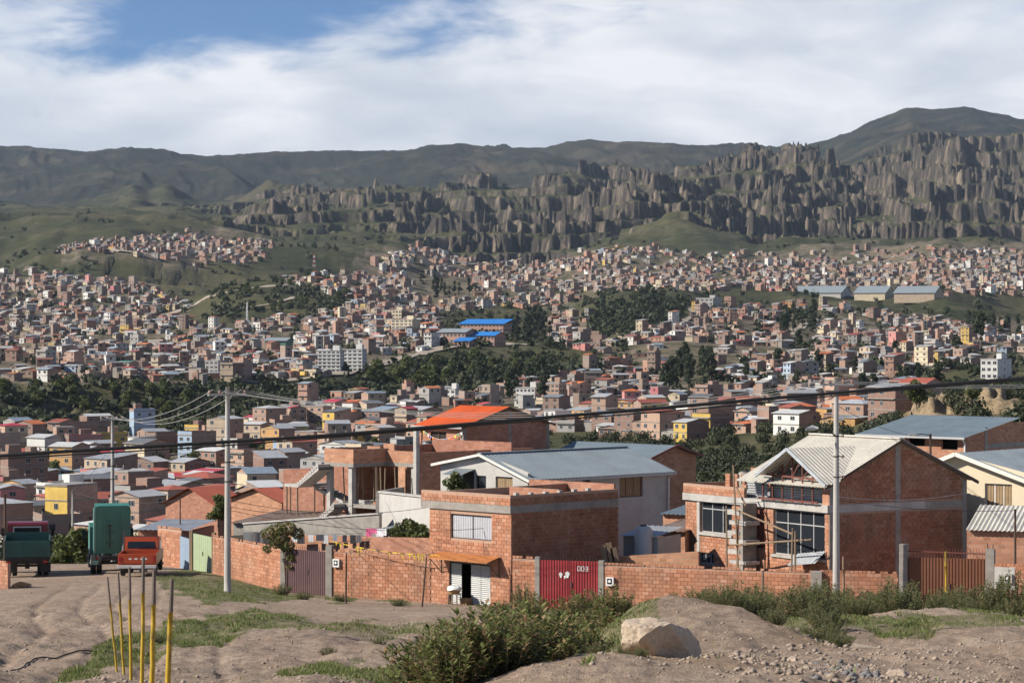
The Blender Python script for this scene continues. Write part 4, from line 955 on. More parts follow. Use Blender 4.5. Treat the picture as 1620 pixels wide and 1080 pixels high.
def long_wall(name, px0, Y0, px1, Y1, t0, t1, zb, m, label, th=.2, cap=None):
    A, B = at(px0, t0, Y0), at(px1, t1, Y1); d = B - A; L = math.hypot(d.x, d.y); rz = math.atan2(d.y, d.x)
    r = empty(name, (A.x, A.y, zb), rz); tag(r, label, 'wall', kind='thing'); mb = MB(); n = max(1, int(L / 4))
    for k in range(n):
        x0, x1 = L * k / n + .004, L * (k + 1) / n - .004; z0, z1 = A.z - zb + d.z * k / n, A.z - zb + d.z * (k + 1) / n
        q = MB(); P = [(x0, 0, 0), (x1, 0, 0), (x1, 0, z1), (x0, 0, z0)]; Q = [(x, th, z) for x, _, z in P]
        q.poly(P, m); q.poly(Q[::-1], m); q.poly([P[3], P[2], Q[2], Q[3]], m); q.poly([P[0], P[3], Q[3], Q[0]], m); q.poly([P[2], P[1], Q[1], Q[2]], m); q.build('wall_panel', r)
        if cap: q = MB(); q.beam((x0, th / 2, z0 + .05), (x1, th / 2, z1 + .05), th + .16, .09, cap); q.build('coping', r)
    return r, L
long_wall('boundary_wall', 385, 143, 600, 135.5, 829, 813, -16.5, M_CONC, 'long grey concrete wall with a coping in front of the unfinished building', cap=M_CONC_L)
long_wall('boundary_wall', 600, 138, 700, 128.5, 779, 790, -15.5, M_RENDER, 'pale grey rendered wall right of the unfinished building', cap=M_CONC_L)
long_wall('boundary_wall', 600, 138.2, 640, 143, 777, 770, -15.5, M_CONC, 'grey wall turning back behind the pale rendered wall')
long_wall('boundary_wall', 455, 134, 690, 126.4, 846, 851, -15, M_BWALL, 'low dark brick yard wall behind the taped brick wall')
long_wall('boundary_wall', 975, 122.5, 1105, 121, 880, 872, -14.5, M_BWALL, 'dark brick yard wall between the shop and the house with stairs')
long_wall('boundary_wall', 340, 146, 460, 136, 848, 842, -15.5, M_DARK, 'dark shed wall hung with clothes behind the long brick wall')

def right_house():
    p = Plot('gabled_brick_house', 1312, 121, -13.4, 58, 'large brick house with white corrugated roof, open steel-truss gable and broken stairs', 'house')
    r = p.root; w = -p.fx(1085); d = p.sy(1529); zsl0, zsl1 = p.z(811), p.z(799); ze = p.z(762); zr = p.z(694, 0, p.sy(1420)); yr = p.sy(1420); Lr = 6.7
    xg = p.fx(1222); zfl = p.z(898)
    # side gable wall: core + bricks, concrete frame showing
    mb = MB(); P = [(0, .002, -1), (0, d, -1), (0, d, ze - .1), (0, yr, zr - .12), (0, .002, ze - .1)]
    mb.poly(P, M_MORTAR); mb.poly([(-.2, y, z) for x, y, z in P[::-1]], M_MORTAR); mb.build('gable_core', r)
    top = lambda y: (ze + (zr - ze) * y / yr if y < yr else zr + (ze - zr) * (y - yr) / (d - yr)) - .18
    fr_ = [(0, d, p.z(812, 0, 0), p.z(800, 0, 0)), (yr - .16, yr + .16, -1, zr - .2), (d - .3, d, -1, ze), (0, .28, -1, ze)]
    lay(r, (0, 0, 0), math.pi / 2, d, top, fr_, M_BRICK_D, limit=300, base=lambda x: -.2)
    for k, (a, b, z0, z1) in enumerate(fr_):
        m_ = MB(); m_.box(-.1, .03 + .001 * k, a + .002, b - .002, z0, z1 - (.15 if k else 0), M_CONC); m_.build('concrete_frame', r)
    # front: upper floor openings
    big = p.fr(1224, 1305, 806, 880); big = (big[0], p.fx(1305), p.z(880, p.fx(1265)), zsl0 - .03)
    lft = (p.fx(1108), p.fx(1158), p.z(843, p.fx(1130)), p.z(791, p.fx(1130))); sm = (p.fx(1106), p.fx(1130), p.z(891, p.fx(1118)), p.z(874, p.fx(1118)))
    zl = p.z(780, -w)          # top of the flat left block
    dr = (p.fx(1195), p.fx(1210), p.z(866, p.fx(1200)), zsl0 - .1)
    mb = MB(); openings_wall(mb, -w, 0, -1, zsl0 - .003, [big, lft, sm, dr], M_MORTAR); mb.box(-w, -w + .2, .202, 6, -1, zsl0 - .003, M_MORTAR); mb.build('front_core', r)
    H_ = [(a + w, b + w, z0, z1) for a, b, z0, z1 in (big, lft, sm, dr)] + [(lft[0] + w - .25, lft[0] + w - .02, -1, 9)]
    lay(r, (-w, -.001, 0), 0, w, lambda x: zsl0 - .01, H_, base=lambda x: -.2, limit=300)
    m_ = MB(); m_.box(lft[0] - .25, lft[0] - .02, -.045, -.001, -1, zsl0, M_CONC_L); m_.build('concrete_frame', r)
    m_ = MB(); m_.box(-w - .1, .034, -.14, 6, zsl0, zsl1, M_CONC_L); m_.build('floor_slab', r)
    for q in (lft, big): m_ = MB(); m_.box(q[0] - .1, q[1] + .1, -.12, .1, q[2] - .14, q[2] - .002, M_CONC_L); m_.build('sill', r)
    window(r, *lft, 0, nv=3, transom=.72, inner=None, frame=M_ALU); window(r, *sm, 0, nv=3, frame=M_ALU); window(r, *big, 0, nv=4, transom=.7, frame=M_ALU)
    m_ = MB(); m_.box(lft[0] + .05, lft[1] - .05, .5, .52, lft[2], lft[3], M_CURT_Y); m_.box(dr[0], dr[1], .12, .16, dr[2], dr[3], M_STEEL); m_.build('inner_panel', r)
    # low brick parapet on the left block, stacked bricks on it
    xp = p.fx(1180); hp = p.z(763, -w) - zsl1 ; m_ = MB(); m_.box(-w - .08, xp, -.1, .06, zsl1, zsl1 + hp - .02, M_MORTAR); m_.box(-w - .08, -w + .08, .062, 5.8, zsl1, zsl1 + hp - .02, M_BWALL); m_.build('parapet', r)
    lay(r, (-w - .08, -.101, zsl1), 0, xp + w + .08, lambda x: hp * (1.0 if x < 1.5 else .75))
    for k in range(16):
        o = bpy.data.objects.new('stacked_brick', ME_BRICK[M_BRICK.name]); COL.objects.link(o); o.parent = r; x = xp - 1.8 + (k % 4) * .36 + random.uniform(-.03, .03); o.location = (x, .3 + .2 * (k % 2), zsl1 + hp + .02 + .17 * (k // 4)); o.scale = (1, 5, 1); o.rotation_euler = (0, 0, random.uniform(-.2, .2))
    # brick pier at the right of the porch
    m_ = MB(); m_.box(-.5, -.01, -.02, .3, zsl1, ze - .05, M_BWALL); m_.build('pier', r)
    # main roof over the gable, and the cross gable over the porch
    mr = MB(); o_ = .35; sl = (zr - ze) / yr; y0 = -.55
    xL = -Lr
    roof_quad(mr, (xL, y0, ze + sl * y0), (o_, y0, ze + sl * y0), (o_, yr, zr), (xL, yr, zr), M_ROOFW, .24, .03)
    sr_ = (zr - ze) / (d - yr); roof_quad(mr, (o_, d + .5, ze - sr_ * .5), (xL, d + .5, ze - sr_ * .5), (xL, yr, zr), (o_, yr, zr), M_ROOFW, .24, .03)
    ro = mr.build('roof', r)
    mr = MB(); mr.beam((xL, yr, zr + .04), (o_, yr, zr + .04), .34, .06, M_ROOFW); mr.build('ridge_cap', ro)
    mr = MB(); mr.beam((o_ - .02, y0, ze + sl * y0 - .08), (o_ - .02, yr, zr - .08), .05, .14, M_WOODD); mr.beam((o_ - .02, yr, zr - .08), (o_ - .02, d + .5, ze - sr_ * .5 - .08), .05, .14, M_WOODD); mr.build('verge_board', ro)
    xa, za = p.fx(1247, -.9), p.z(709, p.fx(1247, -.9), -.9); xl_, zl_ = p.fx(1196, -.9), p.z(751, p.fx(1196, -.9), -.9); xq, zq = p.fx(1308, -.9), p.z(767, p.fx(1308, -.9), -.9)
    yb = min(yr - .1, (za - ze) / sl)
    mr = MB()
    def porch_slope(xe, zee):
        n = int((yb + .95) / .12)
        for k in range(n):
            y1_, y2_ = -.95 + k * .12, -.95 + (k + 1) * .12; hb = .03 if k % 2 else 0.0
            def xv(y):
                zm = max(ze + sl * y, zee); t = (za - zm) / (za - zee); return xa + (xe - xa) * min(1, max(0, t)), max(zm, zee)
            (xa1, z1_), (xa2, z2_) = xv(y1_), xv(y2_)
            P = [(xa, y1_, za + hb), (xa1, y1_, z1_ + hb), (xa2, y2_, z2_ + hb), (xa, y2_, za + hb)]
            mr.poly(P, M_ROOFW); mr.poly([(xa, y2_, za), (xa2, y2_, z2_), (xa2, y2_, z2_ + .03), (xa, y2_, za + .03)], M_ROOFW)
    porch_slope(xq, zq); porch_slope(xl_, zl_)
    r2 = mr.build('porch_roof', r)
    mr = MB(); mr.beam((xl_, -.98, zl_ - .05), (xa, -.98, za - .03), .08, .16, M_ZINC); mr.beam((xa, -.98, za - .03), (xq, -.98, zq - .05), .08, .16, M_ZINC); mr.build('fascia', r2)
    # steel truss and corrugated backing in the open gable
    zb0 = p.z(768, p.fx(1250), -.3); x0, x1 = p.fx(1207), -.5
    lerp = lambda x: za + (zl_ - za) * (x - xa) / (xl_ - xa) if x < xa else za + (zq - za) * (x - xa) / (xq - xa)
    for (P_, Q_, nm) in (((x0, -.3, zb0 + .5), (x1, -.3, zb0 + .42), 'truss_chord'), ((x0, -.3, zsl1 + .1), (x1, -.3, zsl1 + .1), 'truss_chord')):
        m_ = MB(); m_.beam(P_, Q_, .07, .09, M_STEEL); m_.build(nm, r)
    for k in range(6):
        x = x0 + (x1 - x0) * (k + .5) / 6; m_ = MB(); m_.beam((x, -.3, zsl1), (x, -.3, lerp(x) - .15), .06, .06, M_STEEL); m_.build('truss_post', r)
        if k < 5: m_ = MB(); m_.beam((x, -.3, zb0 + .45), (x + (x1 - x0) / 6, -.3, lerp(x + (x1 - x0) / 6) - .2), .045, .045, M_STEEL); m_.build('truss_brace', r)
    m_ = MB(); m_.sheet((x0 - .6, .9, zsl1 + .02), (0, 0, 1.35), (x1 - x0 + .6, 0, 0), 11, .03, M_ZINC); m_.build('corrugated_backing', r)
    m_ = MB(); m_.sheet((p.fx(1165), .5, zsl1 + .02), (0, 0, 1.0), (1.9, 0, 0), 8, .03, M_ZINC); m_.build('corrugated_backing', r)
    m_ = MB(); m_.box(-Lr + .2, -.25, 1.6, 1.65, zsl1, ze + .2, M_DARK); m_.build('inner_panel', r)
    # cement stair core with cantilevered treads
    xc0, xc1 = p.fx(1186), p.fx(1216); m_ = MB(); m_.box(xc0 + .55, xc0 + .75, -1.0, -.15, -1, zsl1 - .2, M_CONC); m_.build('stair_core', r)
    for k in range(9):
        zt = .6 + k * (zsl1 - .9) / 9; m_ = MB(); a = .5 * (k % 2); m_.box(xc0 - .55 + a * .5, xc0 + .52 + a, -1.05, -.15, zt, zt + .16 + .04 * (k % 3), M_CONC_L); m_.build('step', r)
    # scaffold of sticks
    for (a, b) in (((1160, 735, -1.6), (1168, 905, -1.6)), ((1149, 800, -1.9), (1150, 905, -1.9)), ((1254, 835, -1.8), (1252, 905, -1.8)), ((1168, 820, -1.5), (1166, 905, -1.5)), ((1150, 862, -1.8), (1284, 853, -1.2)), ((1162, 805, -1.4), (1255, 845, -1.0)), ((1165, 770, -1.2), (1180, 800, -1.2)), ((1258, 840, -1.5), (1258, 905, -1.5))):
        A_ = (p.fx(a[0], a[2]), a[2], p.z(a[1], p.fx(a[0], a[2]), a[2])); B_ = (p.fx(b[0], b[2]), b[2], p.z(b[1], p.fx(b[0], b[2]), b[2])); m_ = MB(); m_.tube([A_, B_], [.045, .05], M_WOOD, 6); m_.build('scaffold_pole', r)
    # sheet of zinc leaning at the foot
    m_ = MB(); m_.sheet((p.fx(1268), -.9, p.z(893, p.fx(1268))), (1.9, .2, .25), (-.1, .75, .55), 9, .02, M_ZINC); m_.build('leaning_sheet', r)
    t_ = empty('water_tank', Vector(p.O) + Vector((p.ax.x, p.ax.y, 0)) * p.fx(1180, 3) + Vector((p.ay.x, p.ay.y, 0)) * 3 + Vector((0, 0, zsl1)), 0); tag(t_, 'grey water drum on the flat roof left of the open gable', 'tank')
    m_ = MB(); m_.tube([(0, 0, 0), (0, 0, .2), (0, 0, .95), (0, 0, 1.05)], [.36, .4, .4, .3], M_CONC, 14); m_.build('tank_body', t_, smooth=True); m_ = MB(); m_.tube([(0, 0, 1.05), (0, 0, 1.1)], .2, M_IRON, 10); m_.build('lid', t_)
    m_ = MB(); x_ = p.fx(1210, 4); m_.box(x_ - 1.2, x_ + .5, 4, 6.5, zsl1, p.z(741, x_, 4), M_BWALL); m_.box(x_ - .6, x_ + .6, 5, 6.6, zsl1, p.z(728, x_, 5), M_BWALL); m_.build('roof_wall', r)
right_house()

def cream_house():
    p = Plot('cream_house', 1700, 124, -13, 40, 'cream rendered house with grey metal roof and white fascia at the right edge', 'house')
    r = p.root; w = -p.fx(1476, 0); xa = p.fx(1519); za = p.z(716, xa); zl = p.z(733, -w); ze = p.z(786)
    win = p.fr(1558, 1601, 765, 802); d = 9
    mb = MB(); openings_wall(mb, -w, 0, -1, ze - .3, [win], M_CREAM)
    zz = max(win[3] + .05, ze - .3)
    P = [(-w, 0, zz), (0, 0, zz), (0, 0, ze - .1) if ze - .1 > zz else (-.05, 0, zz), (xa, 0, za - .1), (-w, 0, zl - .1)]
    if zz > ze - .3: openings_wall(mb, -w, 0, ze - .3, zz, [win], M_CREAM)
    mb.poly(P, M_CREAM); mb.box(-.2, 0, .202, d, -1, ze - .2, M_CREAM); mb.box(-w, -w + .2, .202, d, -1, zl - .2, M_CREAM); mb.box(-w + .3, -.4, .6, .65, -1, ze, M_DARK); mb.build('wall', r)
    mr = MB(); o_ = .5; s1 = (za - ze) / -xa
    roof_quad(mr, (.5, -o_, ze - s1 * .5), (.5, d, ze - s1 * .5), (xa, d, za), (xa, -o_, za), M_ROOFG, .3)
    s2 = (za - zl) / (w + xa); roof_quad(mr, (-w - .5, d, zl - s2 * .5), (-w - .5, -o_, zl - s2 * .5), (xa, -o_, za), (xa, d, za), M_ROOFG, .3)
    ro = mr.build('roof', r)
    mf = MB(); mf.beam((.5, -o_ - .02, ze - s1 * .5 - .05), (xa, -o_ - .02, za - .05), .06, .2, M_FASCIA); mf.beam((xa, -o_ - .02, za - .05), (-w - .5, -o_ - .02, zl - s2 * .5 - .05), .06, .2, M_FASCIA); mf.build('fascia', ro)
    window(r, *win, 0, nv=3, frame=M_WHITE, inner=M_CURT_Y)
    # corrugated lean-to roof and brick wall in front
    s = Plot('lean_to', 1528, 118, -13, 20, 'shed with pale corrugated roof and dark brick wall beside the gabled house', 'shed')
    L = -s.fx(1528) + 6.5; zt = s.z(838); zb = s.z(798, 0, 4); m_ = MB(); m_.sheet((0, 0, zt), (L, 0, 0), (0, 4.0, zb - zt), 30, .03, M_ROOFW); m_.build('roof', s.root)
    m_ = MB(); m_.box(0, L, .25, .45, -1, zt - .02, M_BWALL); m_.box(0, .2, .452, 4, -1, zt - .02, M_BWALL); m_.build('wall', s.root)
cream_house()

def blue_roof_house():
    p = Plot('blue_roof_house', 1527, 165, -14.0, 45, 'brick house with blue-grey sloping metal roof and three empty window openings', 'house')
    r = p.root; w = -p.fx(1372); d = p.sy(1640); ze = p.z(689); yb = 5.5; zb = p.z(663, 0, p.sy(1570)); zb = max(zb, ze + .8)
    H_ = [p.fr(1387, 1410, 682, 691), p.fr(1437, 1463, 686, 705), p.fr(1489, 1515, 689, 711)]
    mb = MB(); openings_wall(mb, -w, 0, -3, ze - .1, H_, M_BWALL); P = [(0, .2, -3), (0, yb, -3), (0, yb, zb - .05), (0, .2, ze - .05)]; mb.poly(P, M_BWALL); mb.box(-.2, 0, yb + .002, d, -3, zb - .3, M_BWALL); mb.box(-w, -w + .2, .202, yb, -3, ze - .1, M_BWALL); mb.box(-w, -.2, yb - .2, yb, -3, zb - .1, M_BWALL); mb.build('wall', r)
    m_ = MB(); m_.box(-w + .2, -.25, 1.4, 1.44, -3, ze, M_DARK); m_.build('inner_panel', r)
    m_ = MB(); m_.box(0.0, .03, 2.2, 2.5, -3, zb - .5, M_CONC); m_.box(0, .028, 2.502, d, ze - .9, ze - .6, M_CONC); m_.build('concrete_frame', r)
    mr = MB(); s = (zb - ze) / yb; roof_quad(mr, (-w - .5, -.6, ze - s * .6), (.4, -.6, ze - s * .6), (.4, yb + .3, zb + s * .3), (-w - .5, yb + .3, zb + s * .3), M_ROOFB, .3); ro = mr.build('roof', r)
    mr = MB(); mr.box(-w - .5, .4, -.7, -.6, ze - s * .6 - .12, ze - s * .6 + .02, M_ALU); mr.build('gutter', ro)
    m_ = MB(); m_.tube([(.1, -.5, ze - .2), (.05, -.12, ze - .5), (.05, -.12, -3)], .06, M_WHITE, 8); m_.build('downpipe', r)
blue_roof_house()

def simple_gable(name, px, Y, z0, th, px_l, px_r, py_e, py_r, wallm, roofm, label, ridge='side', ov=.35, wins=0, verge=None):
    """gable house; ridge='side': ridge parallel to the facade (gable shows on the side); 'front': gable on the facade"""
    p = Plot(name, px, Y, z0, th, label, 'house'); r = p.root; w = -p.fx(px_l); d = p.sy(px_r); ze = p.z(py_e)
    mb = MB(); mb.box(-w, 0, 0, d, -1, ze - .05, wallm)
    if ridge == 'side':
        zr = p.z(py_r, 0, d / 2)
        for x in (0, -w): P = [(x, 0, ze - .05), (x, d, ze - .05), (x, d / 2, zr - .05)]; mb.poly(P if x == 0 else P[::-1], wallm)
    else:
        zr = p.z(py_r, -w / 2, 0)
        for y in (0, d): P = [(-w, y, ze - .05), (0, y, ze - .05), (-w / 2, y, zr - .05)]; mb.poly(P if y == 0 else P[::-1], wallm)
    mb.build('wall', r); mr = MB()
    if ridge == 'side':
        s = (zr - ze) / (d / 2)
        roof_quad(mr, (-w - ov, -ov, ze - s * ov), (ov, -ov, ze - s * ov), (ov, d / 2, zr), (-w - ov, d / 2, zr), roofm, .3); roof_quad(mr, (ov, d + ov, ze - s * ov), (-w - ov, d + ov, ze - s * ov), (-w - ov, d / 2, zr), (ov, d / 2, zr), roofm, .3)
    else:
        s = (zr - ze) / (w / 2)
        roof_quad(mr, (ov, -ov, ze - s * ov), (ov, d + ov, ze - s * ov), (-w / 2, d + ov, zr), (-w / 2, -ov, zr), roofm, .3); roof_quad(mr, (-w - ov, d + ov, ze - s * ov), (-w - ov, -ov, ze - s * ov), (-w / 2, -ov, zr), (-w / 2, d + ov, zr), roofm, .3)
    ro = mr.build('roof', r)
    if verge:
        m_ = MB(); m_.beam((ov, -ov, ze - s * ov), (ov, d / 2, zr), .08, .14, verge); m_.beam((ov, d / 2, zr), (ov, d + ov, ze - s * ov), .08, .14, verge); m_.build('verge_board', ro)
    for k in range(wins):
        x0 = -w + w * (k + .3) / wins; window(r, x0, x0 + .9, ze - 1.7, ze - .7, -.15, nv=2, frame=M_WHITE)
    return p
simple_gable('brown_gable_house', 1030, 158, -16.5, 45, 880, 1101, 722, 704, M_BWALL, M_ROOFB, 'brick house with blue-grey roof and red verge behind the grey house', 'side', verge=M_STEEL)
simple_gable('red_roof_house', 345, 188, -20, 42, 262, 392, 800, 771, M_BWALL, M_ROOFR, 'brick house with red-brown roof and lit gable behind the first tall pole', 'front')
simple_gable('red_roof_house', 446, 176, -19, 42, 366, 474, 792, 772, M_BWALL, M_ROOFR, 'low brick house with red roof right of the first tall pole', 'front')
def lean(name, px0, px1, Y, z0, py_lo, py_hi, depth, rm, wm, label, rot=20, posts=False):
    p = Plot(name, px0, Y, z0, rot, label, 'shed'); L = p.fx(px1); za = p.z(py_lo); zb = p.z(py_hi, 0, depth)
    m_ = MB(); m_.sheet((0, -.2, za), (L, 0, 0), (0, depth, zb - za), max(6, int(L / .28)), .025, rm); m_.build('roof', p.root)
    m_ = MB(); m_.box(.1, L - .1, .1, .25, -1, za - .04, wm); m_.box(.1, .25, .252, depth - .3, -1, za - .05, wm); m_.box(L - .25, L - .1, .252, depth - .3, -1, za - .05, wm); m_.build('wall', p.root)
    return p
lean('shed', 215, 300, 148, -15.5, 837, 820, 5, M_ZINC, M_BWALL, 'shed with pale blue-grey corrugated roof beside the dump truck', 12)
lean('shed', 365, 480, 150, -16.5, 826, 806, 6, M_RUST, M_CONC, 'shed with streaked rusty roof left of the unfinished building', 25)
lean('shed', 982, 1042, 127, -14.5, 846, 830, 3, M_ZINC, M_RENDER, 'small white shed with pale metal roof right of the shop', 30)
lean('shed', 1028, 1085, 131, -14.8, 838, 820, 4, M_RUST, M_BWALL, 'shed with rust-red corrugated roof left of the house with stairs', 30)
lean('shed', 1045, 1110, 140, -15.5, 812, 792, 4, M_ROOFB, M_BWALL, 'shed with blue-grey roof between the grey house and the house with stairs', 35)
lean('shed', 600, 655, 133, -15, 836, 828, 2.5, M_ROOFG, M_RENDER, 'small grey roofed lean-to below the pale rendered wall', 30)
tk = empty('water_tank', at(1018, 868, 126.2), 0); tag(tk, 'white plastic water tank on the yard side of the small white shed', 'tank')
m_ = MB(); m_.tube([(0, 0, -1.5), (0, 0, -.0), (0, 0, .95), (0, 0, 1.1), (0, 0, 1.15)], [.42, .45, .45, .34, .2], M_TANK, 18); m_.build('tank_body', tk, smooth=True)
m_ = MB(); m_.tube([(0, 0, 1.15), (0, 0, 1.22)], .16, M_IRON, 12); m_.build('lid', tk)
for k, (px, py) in enumerate(((962, 862), (970, 858), (978, 866))):
    A = at(px, 905, 121.6); B = at(px - 8, py, 121.6); b = MB(); b.beam(A, B, .3, .04, M_WOOD, up=(0, 1, 0)); o = b.build('plank', None); tag(o, ['tallest-leaning grey plank, left of three by the shady side of the shop', 'middle one of three grey planks by the shady side of the shop', 'grey plank nearest the small white shed, right of three by the shop'][k], 'plank', 'planks leaning by the shop')
# ------------------------------------------------------------------ poles, wires, sticks
def gpt(px, py_guess_Y):
    X = (px - 810) * py_guess_Y / F; return X, py_guess_Y, Hs(X, py_guess_Y)
def power_pole(px, Y, py_top, label, r0=.17, r1=.10, arms=(), m=M_POLE, base_z=None, sink=.4):
    X = (px - 810) * Y / F; z = (Hs(X, Y) if base_z is None else base_z) - sink; h = (HY - py_top) * Y / F - z
    r = empty('power_pole', (X, Y, z), 0); tag(r, label, 'pole')
    mb = MB(); n = 10; mb.tube([(0, 0, h * k / n) for k in range(n + 1)], [r0 + (r1 - r0) * k / n for k in range(n + 1)], m, 14); mb.build('shaft', r, smooth=True)
    for (dz, L, ang) in arms:
        a = MB(); c, s = math.cos(ang), math.sin(ang); a.beam((-L / 2 * c, -L / 2 * s - .12, h - dz), (L / 2 * c, L / 2 * s - .12, h - dz), .09, .11, M_CONC_L); ar = a.build('cross_arm', r)
        for t in (-.46, -.2, .2, .46):
            i = MB(); i.tube([(L * t * c, L * t * s - .12, h - dz + .05), (L * t * c, L * t * s - .12, h - dz + .12), (L * t * c, L * t * s - .12, h - dz + .2)], [.05, .075, .04], M_PORC, 8); i.build('insulator', ar)
    for k in range(3):
        b = MB(); zz = h - 2.6 - k * .9; rr = r0 + (r1 - r0) * zz / h + .012; b.tube([(0, 0, zz), (0, 0, zz + .06)], rr, M_IRON, 14); b.build('band', r)
        b = MB(); b.beam((rr, 0, zz + .03), (rr + .18, -.02, zz + .03), .04, .04, M_IRON); b.tube([(rr + .16, -.02, zz - .03), (rr + .16, -.02, zz + .09)], .05, M_PORC, 8); b.build('bracket', r)
    return r, Vector((X, Y, z + h))
pA, tA = power_pole(360, 117, 612, 'tall concrete power pole on the grass verge by the long brick wall', arms=((.35, 1.9, .5),))
pB, tB = power_pole(178, 172, 656, 'concrete power pole rising behind the green dump truck', arms=((.3, 1.6, .3),))
pC, tC = power_pole(1323, 111.3, 597, 'tall concrete power pole in front of the right brick wall', arms=((.3, 1.5, .1), ))
pD, tD = power_pole(115, 158, 775, 'thin timber pole beside the bush between the two trucks', .09, .06, (), M_POLE)
pE, tE = power_pole(8, 150, 782, 'dark thin pole at the left edge behind the maroon truck', .09, .07, (), M_WOODD)
pF, tF = power_pole(285, 150, 788, 'thin dark post above the corrugated shed roof', .05, .04, (), M_WOODD)
pG, tG = power_pole(1606, 116, 805, 'thin dark service pole in front of the pale lean-to at right', .07, .05, (), M_WOODD)
pH, tH = power_pole(1472, 148, 686, 'short dark pole with street lamp before the blue-roofed house', .09, .07, (), M_WOODD)
m_ = MB(); m_.tube([(0, 0, 0), (-.5, -.1, .1), (-.9, -.15, .05)], .03, M_IRON, 6); a_ = m_.build('lamp_arm', pH, (0, 0, tH.z - pH.location.z - .1)); m_ = MB(); m_.box(-1.3, -.85, -.24, -.06, -.02, .1, M_CONC_L); m_.build('lamp_head', a_)
# street lamp bracket on the right pole
hC = tC.z - pC.location.z; m_ = MB(); m_.tube([(0, -.12, hC - 2.6), (-.45, -.3, hC - 2.25), (-.9, -.4, hC - 2.2)], .035, M_IRON, 6); a_ = m_.build('lamp_arm', pC); m_ = MB(); m_.tube([(-.85, -.4, hC - 2.22), (-1.1, -.45, hC - 2.2), (-1.4, -.5, hC - 2.26)], [.06, .13, .05], M_ALU, 10); m_.build('lamp_head', a_, smooth=True)
m_ = MB(); m_.box(-.16, .16, -.28, -.14, .55, .95, M_CONC_L); m_.build('plate', pC)
def wire(a, b, sag, rad, label, m=M_BLACK, n=24, cat='wire', group=None):
    a, b = Vector(a), Vector(b); pts = [a.lerp(b, t) - Vector((0, 0, sag * 4 * t * (1 - t))) for t in np.linspace(0, 1, n)]
    mb = MB(); mb.tube(pts, rad, m, 6); o = mb.build('wire', None, smooth=True); tag(o, label, cat, group); return o
# heavy bundled cable crossing the whole view
mb = MB(); cp = [(-420, 757), (0, 720), (180, 709), (360, 699), (560, 686), (700, 674), (810, 664), (980, 651), (1150, 636), (1323, 621), (1450, 611), (1620, 598), (2050, 563)]
xs = np.linspace(-420, 2050, 60); ys = np.interp(xs, [c[0] for c in cp], [c[1] for c in cp]); ys = np.convolve(np.pad(ys, 3, mode='edge'), np.ones(7) / 7, 'valid')
mb.tube([at(x, y, 66 + (x - 810) * .004) for x, y in zip(xs, ys)], .047, M_BLACK, 10)
o = mb.build('cable', None, smooth=True); tag(o, 'thick black bundled cable slung right across the view', 'cable')
mb = MB(); ys2 = ys + 4.5 + 1.5 * np.sin(xs / 140); mb.tube([at(x, y, 66.2 + (x - 810) * .004) for x, y in zip(xs, ys2)], .022, M_BLACK, 6)
o = mb.build('cable', None, smooth=True); tag(o, 'thin cable lashed just under the thick black bundled cable', 'cable')
M_WIRE = mat('grey_wire', (0.42, 0.41, 0.39), .6, .1); M_WIRED = mat('dark_wire', (0.05, 0.05, 0.05), .6, .1)
def topw(pole, top, dx, dz=.2): return (top.x + dx, top.y - .12 + dx * .3, top.z - dz)
for k, dx in enumerate((-.8, -.35, .35, .8)):
    wire(topw(0, tA, dx, .12), topw(0, tC, dx * .8, .1), 1.25 + .1 * k, .012, ['lowest-slung', 'second', 'third', 'uppermost'][k] + ' pale wire between the two tall concrete poles', M_WIRE, group='wires between the two tall poles')
for k, dx in enumerate((-.7, 0, .7)):
    wire(topw(0, tA, dx * .9, .12), topw(0, tB, dx * .8, .1), .7 + .15 * k, .012, ['left', 'middle', 'right'][k] + ' pale wire from the verge pole back to the pole behind the dump truck', M_WIRE, group='wires to the pole behind the truck')
    wire(topw(0, tC, dx, .15), at(1900, 590 - 6 * k, 118), .5, .014, ['lowest', 'middle', 'highest'][k] + ' wire leaving the right tall pole past the picture edge', M_WIRE, group='wires leaving to the right')
for k, (a, b, s, l) in enumerate((((360, 790, 117), (690, 800, 126), .5, 'service wire from the verge pole to the shop parapet'), ((360, 800, 117), (600, 785, 137), .6, 'service wire from the verge pole to the unfinished building'),
        ((1323, 785, 111.3), (1530, 779, 125), .25, 'pale wire across the shaded gable of the big brick house'), ((1323, 770, 111.3), (1085, 790, 128), .4, 'sagging wire from the right pole to the flat-roofed block'), ((1323, 790, 111.3), (1606, 807, 116), .2, 'service wire from the right pole to the thin service pole'),
        ((1323, 640, 111.3), (1472, 690, 148), .4, 'thin wire from the right pole to the street-lamp post'), ((360, 806, 117), (978, 800, 124), 1.1, 'long drooping wire in front of the shop front'), ((178, 700, 172), (115, 780, 158), .3, 'thin wire from the pole behind the truck to the timber pole'),
        ((115, 778, 158), (285, 790, 150), .4, 'dark wire from the timber pole to the thin post over the shed'), ((1080, 740, 133), (1195, 715, 200), .4, 'thin wire rising behind the flat-roofed block'))):
    wire(at(*a), at(*b), s, .013, l, M_WIRE if k in (2,) else M_WIRED)
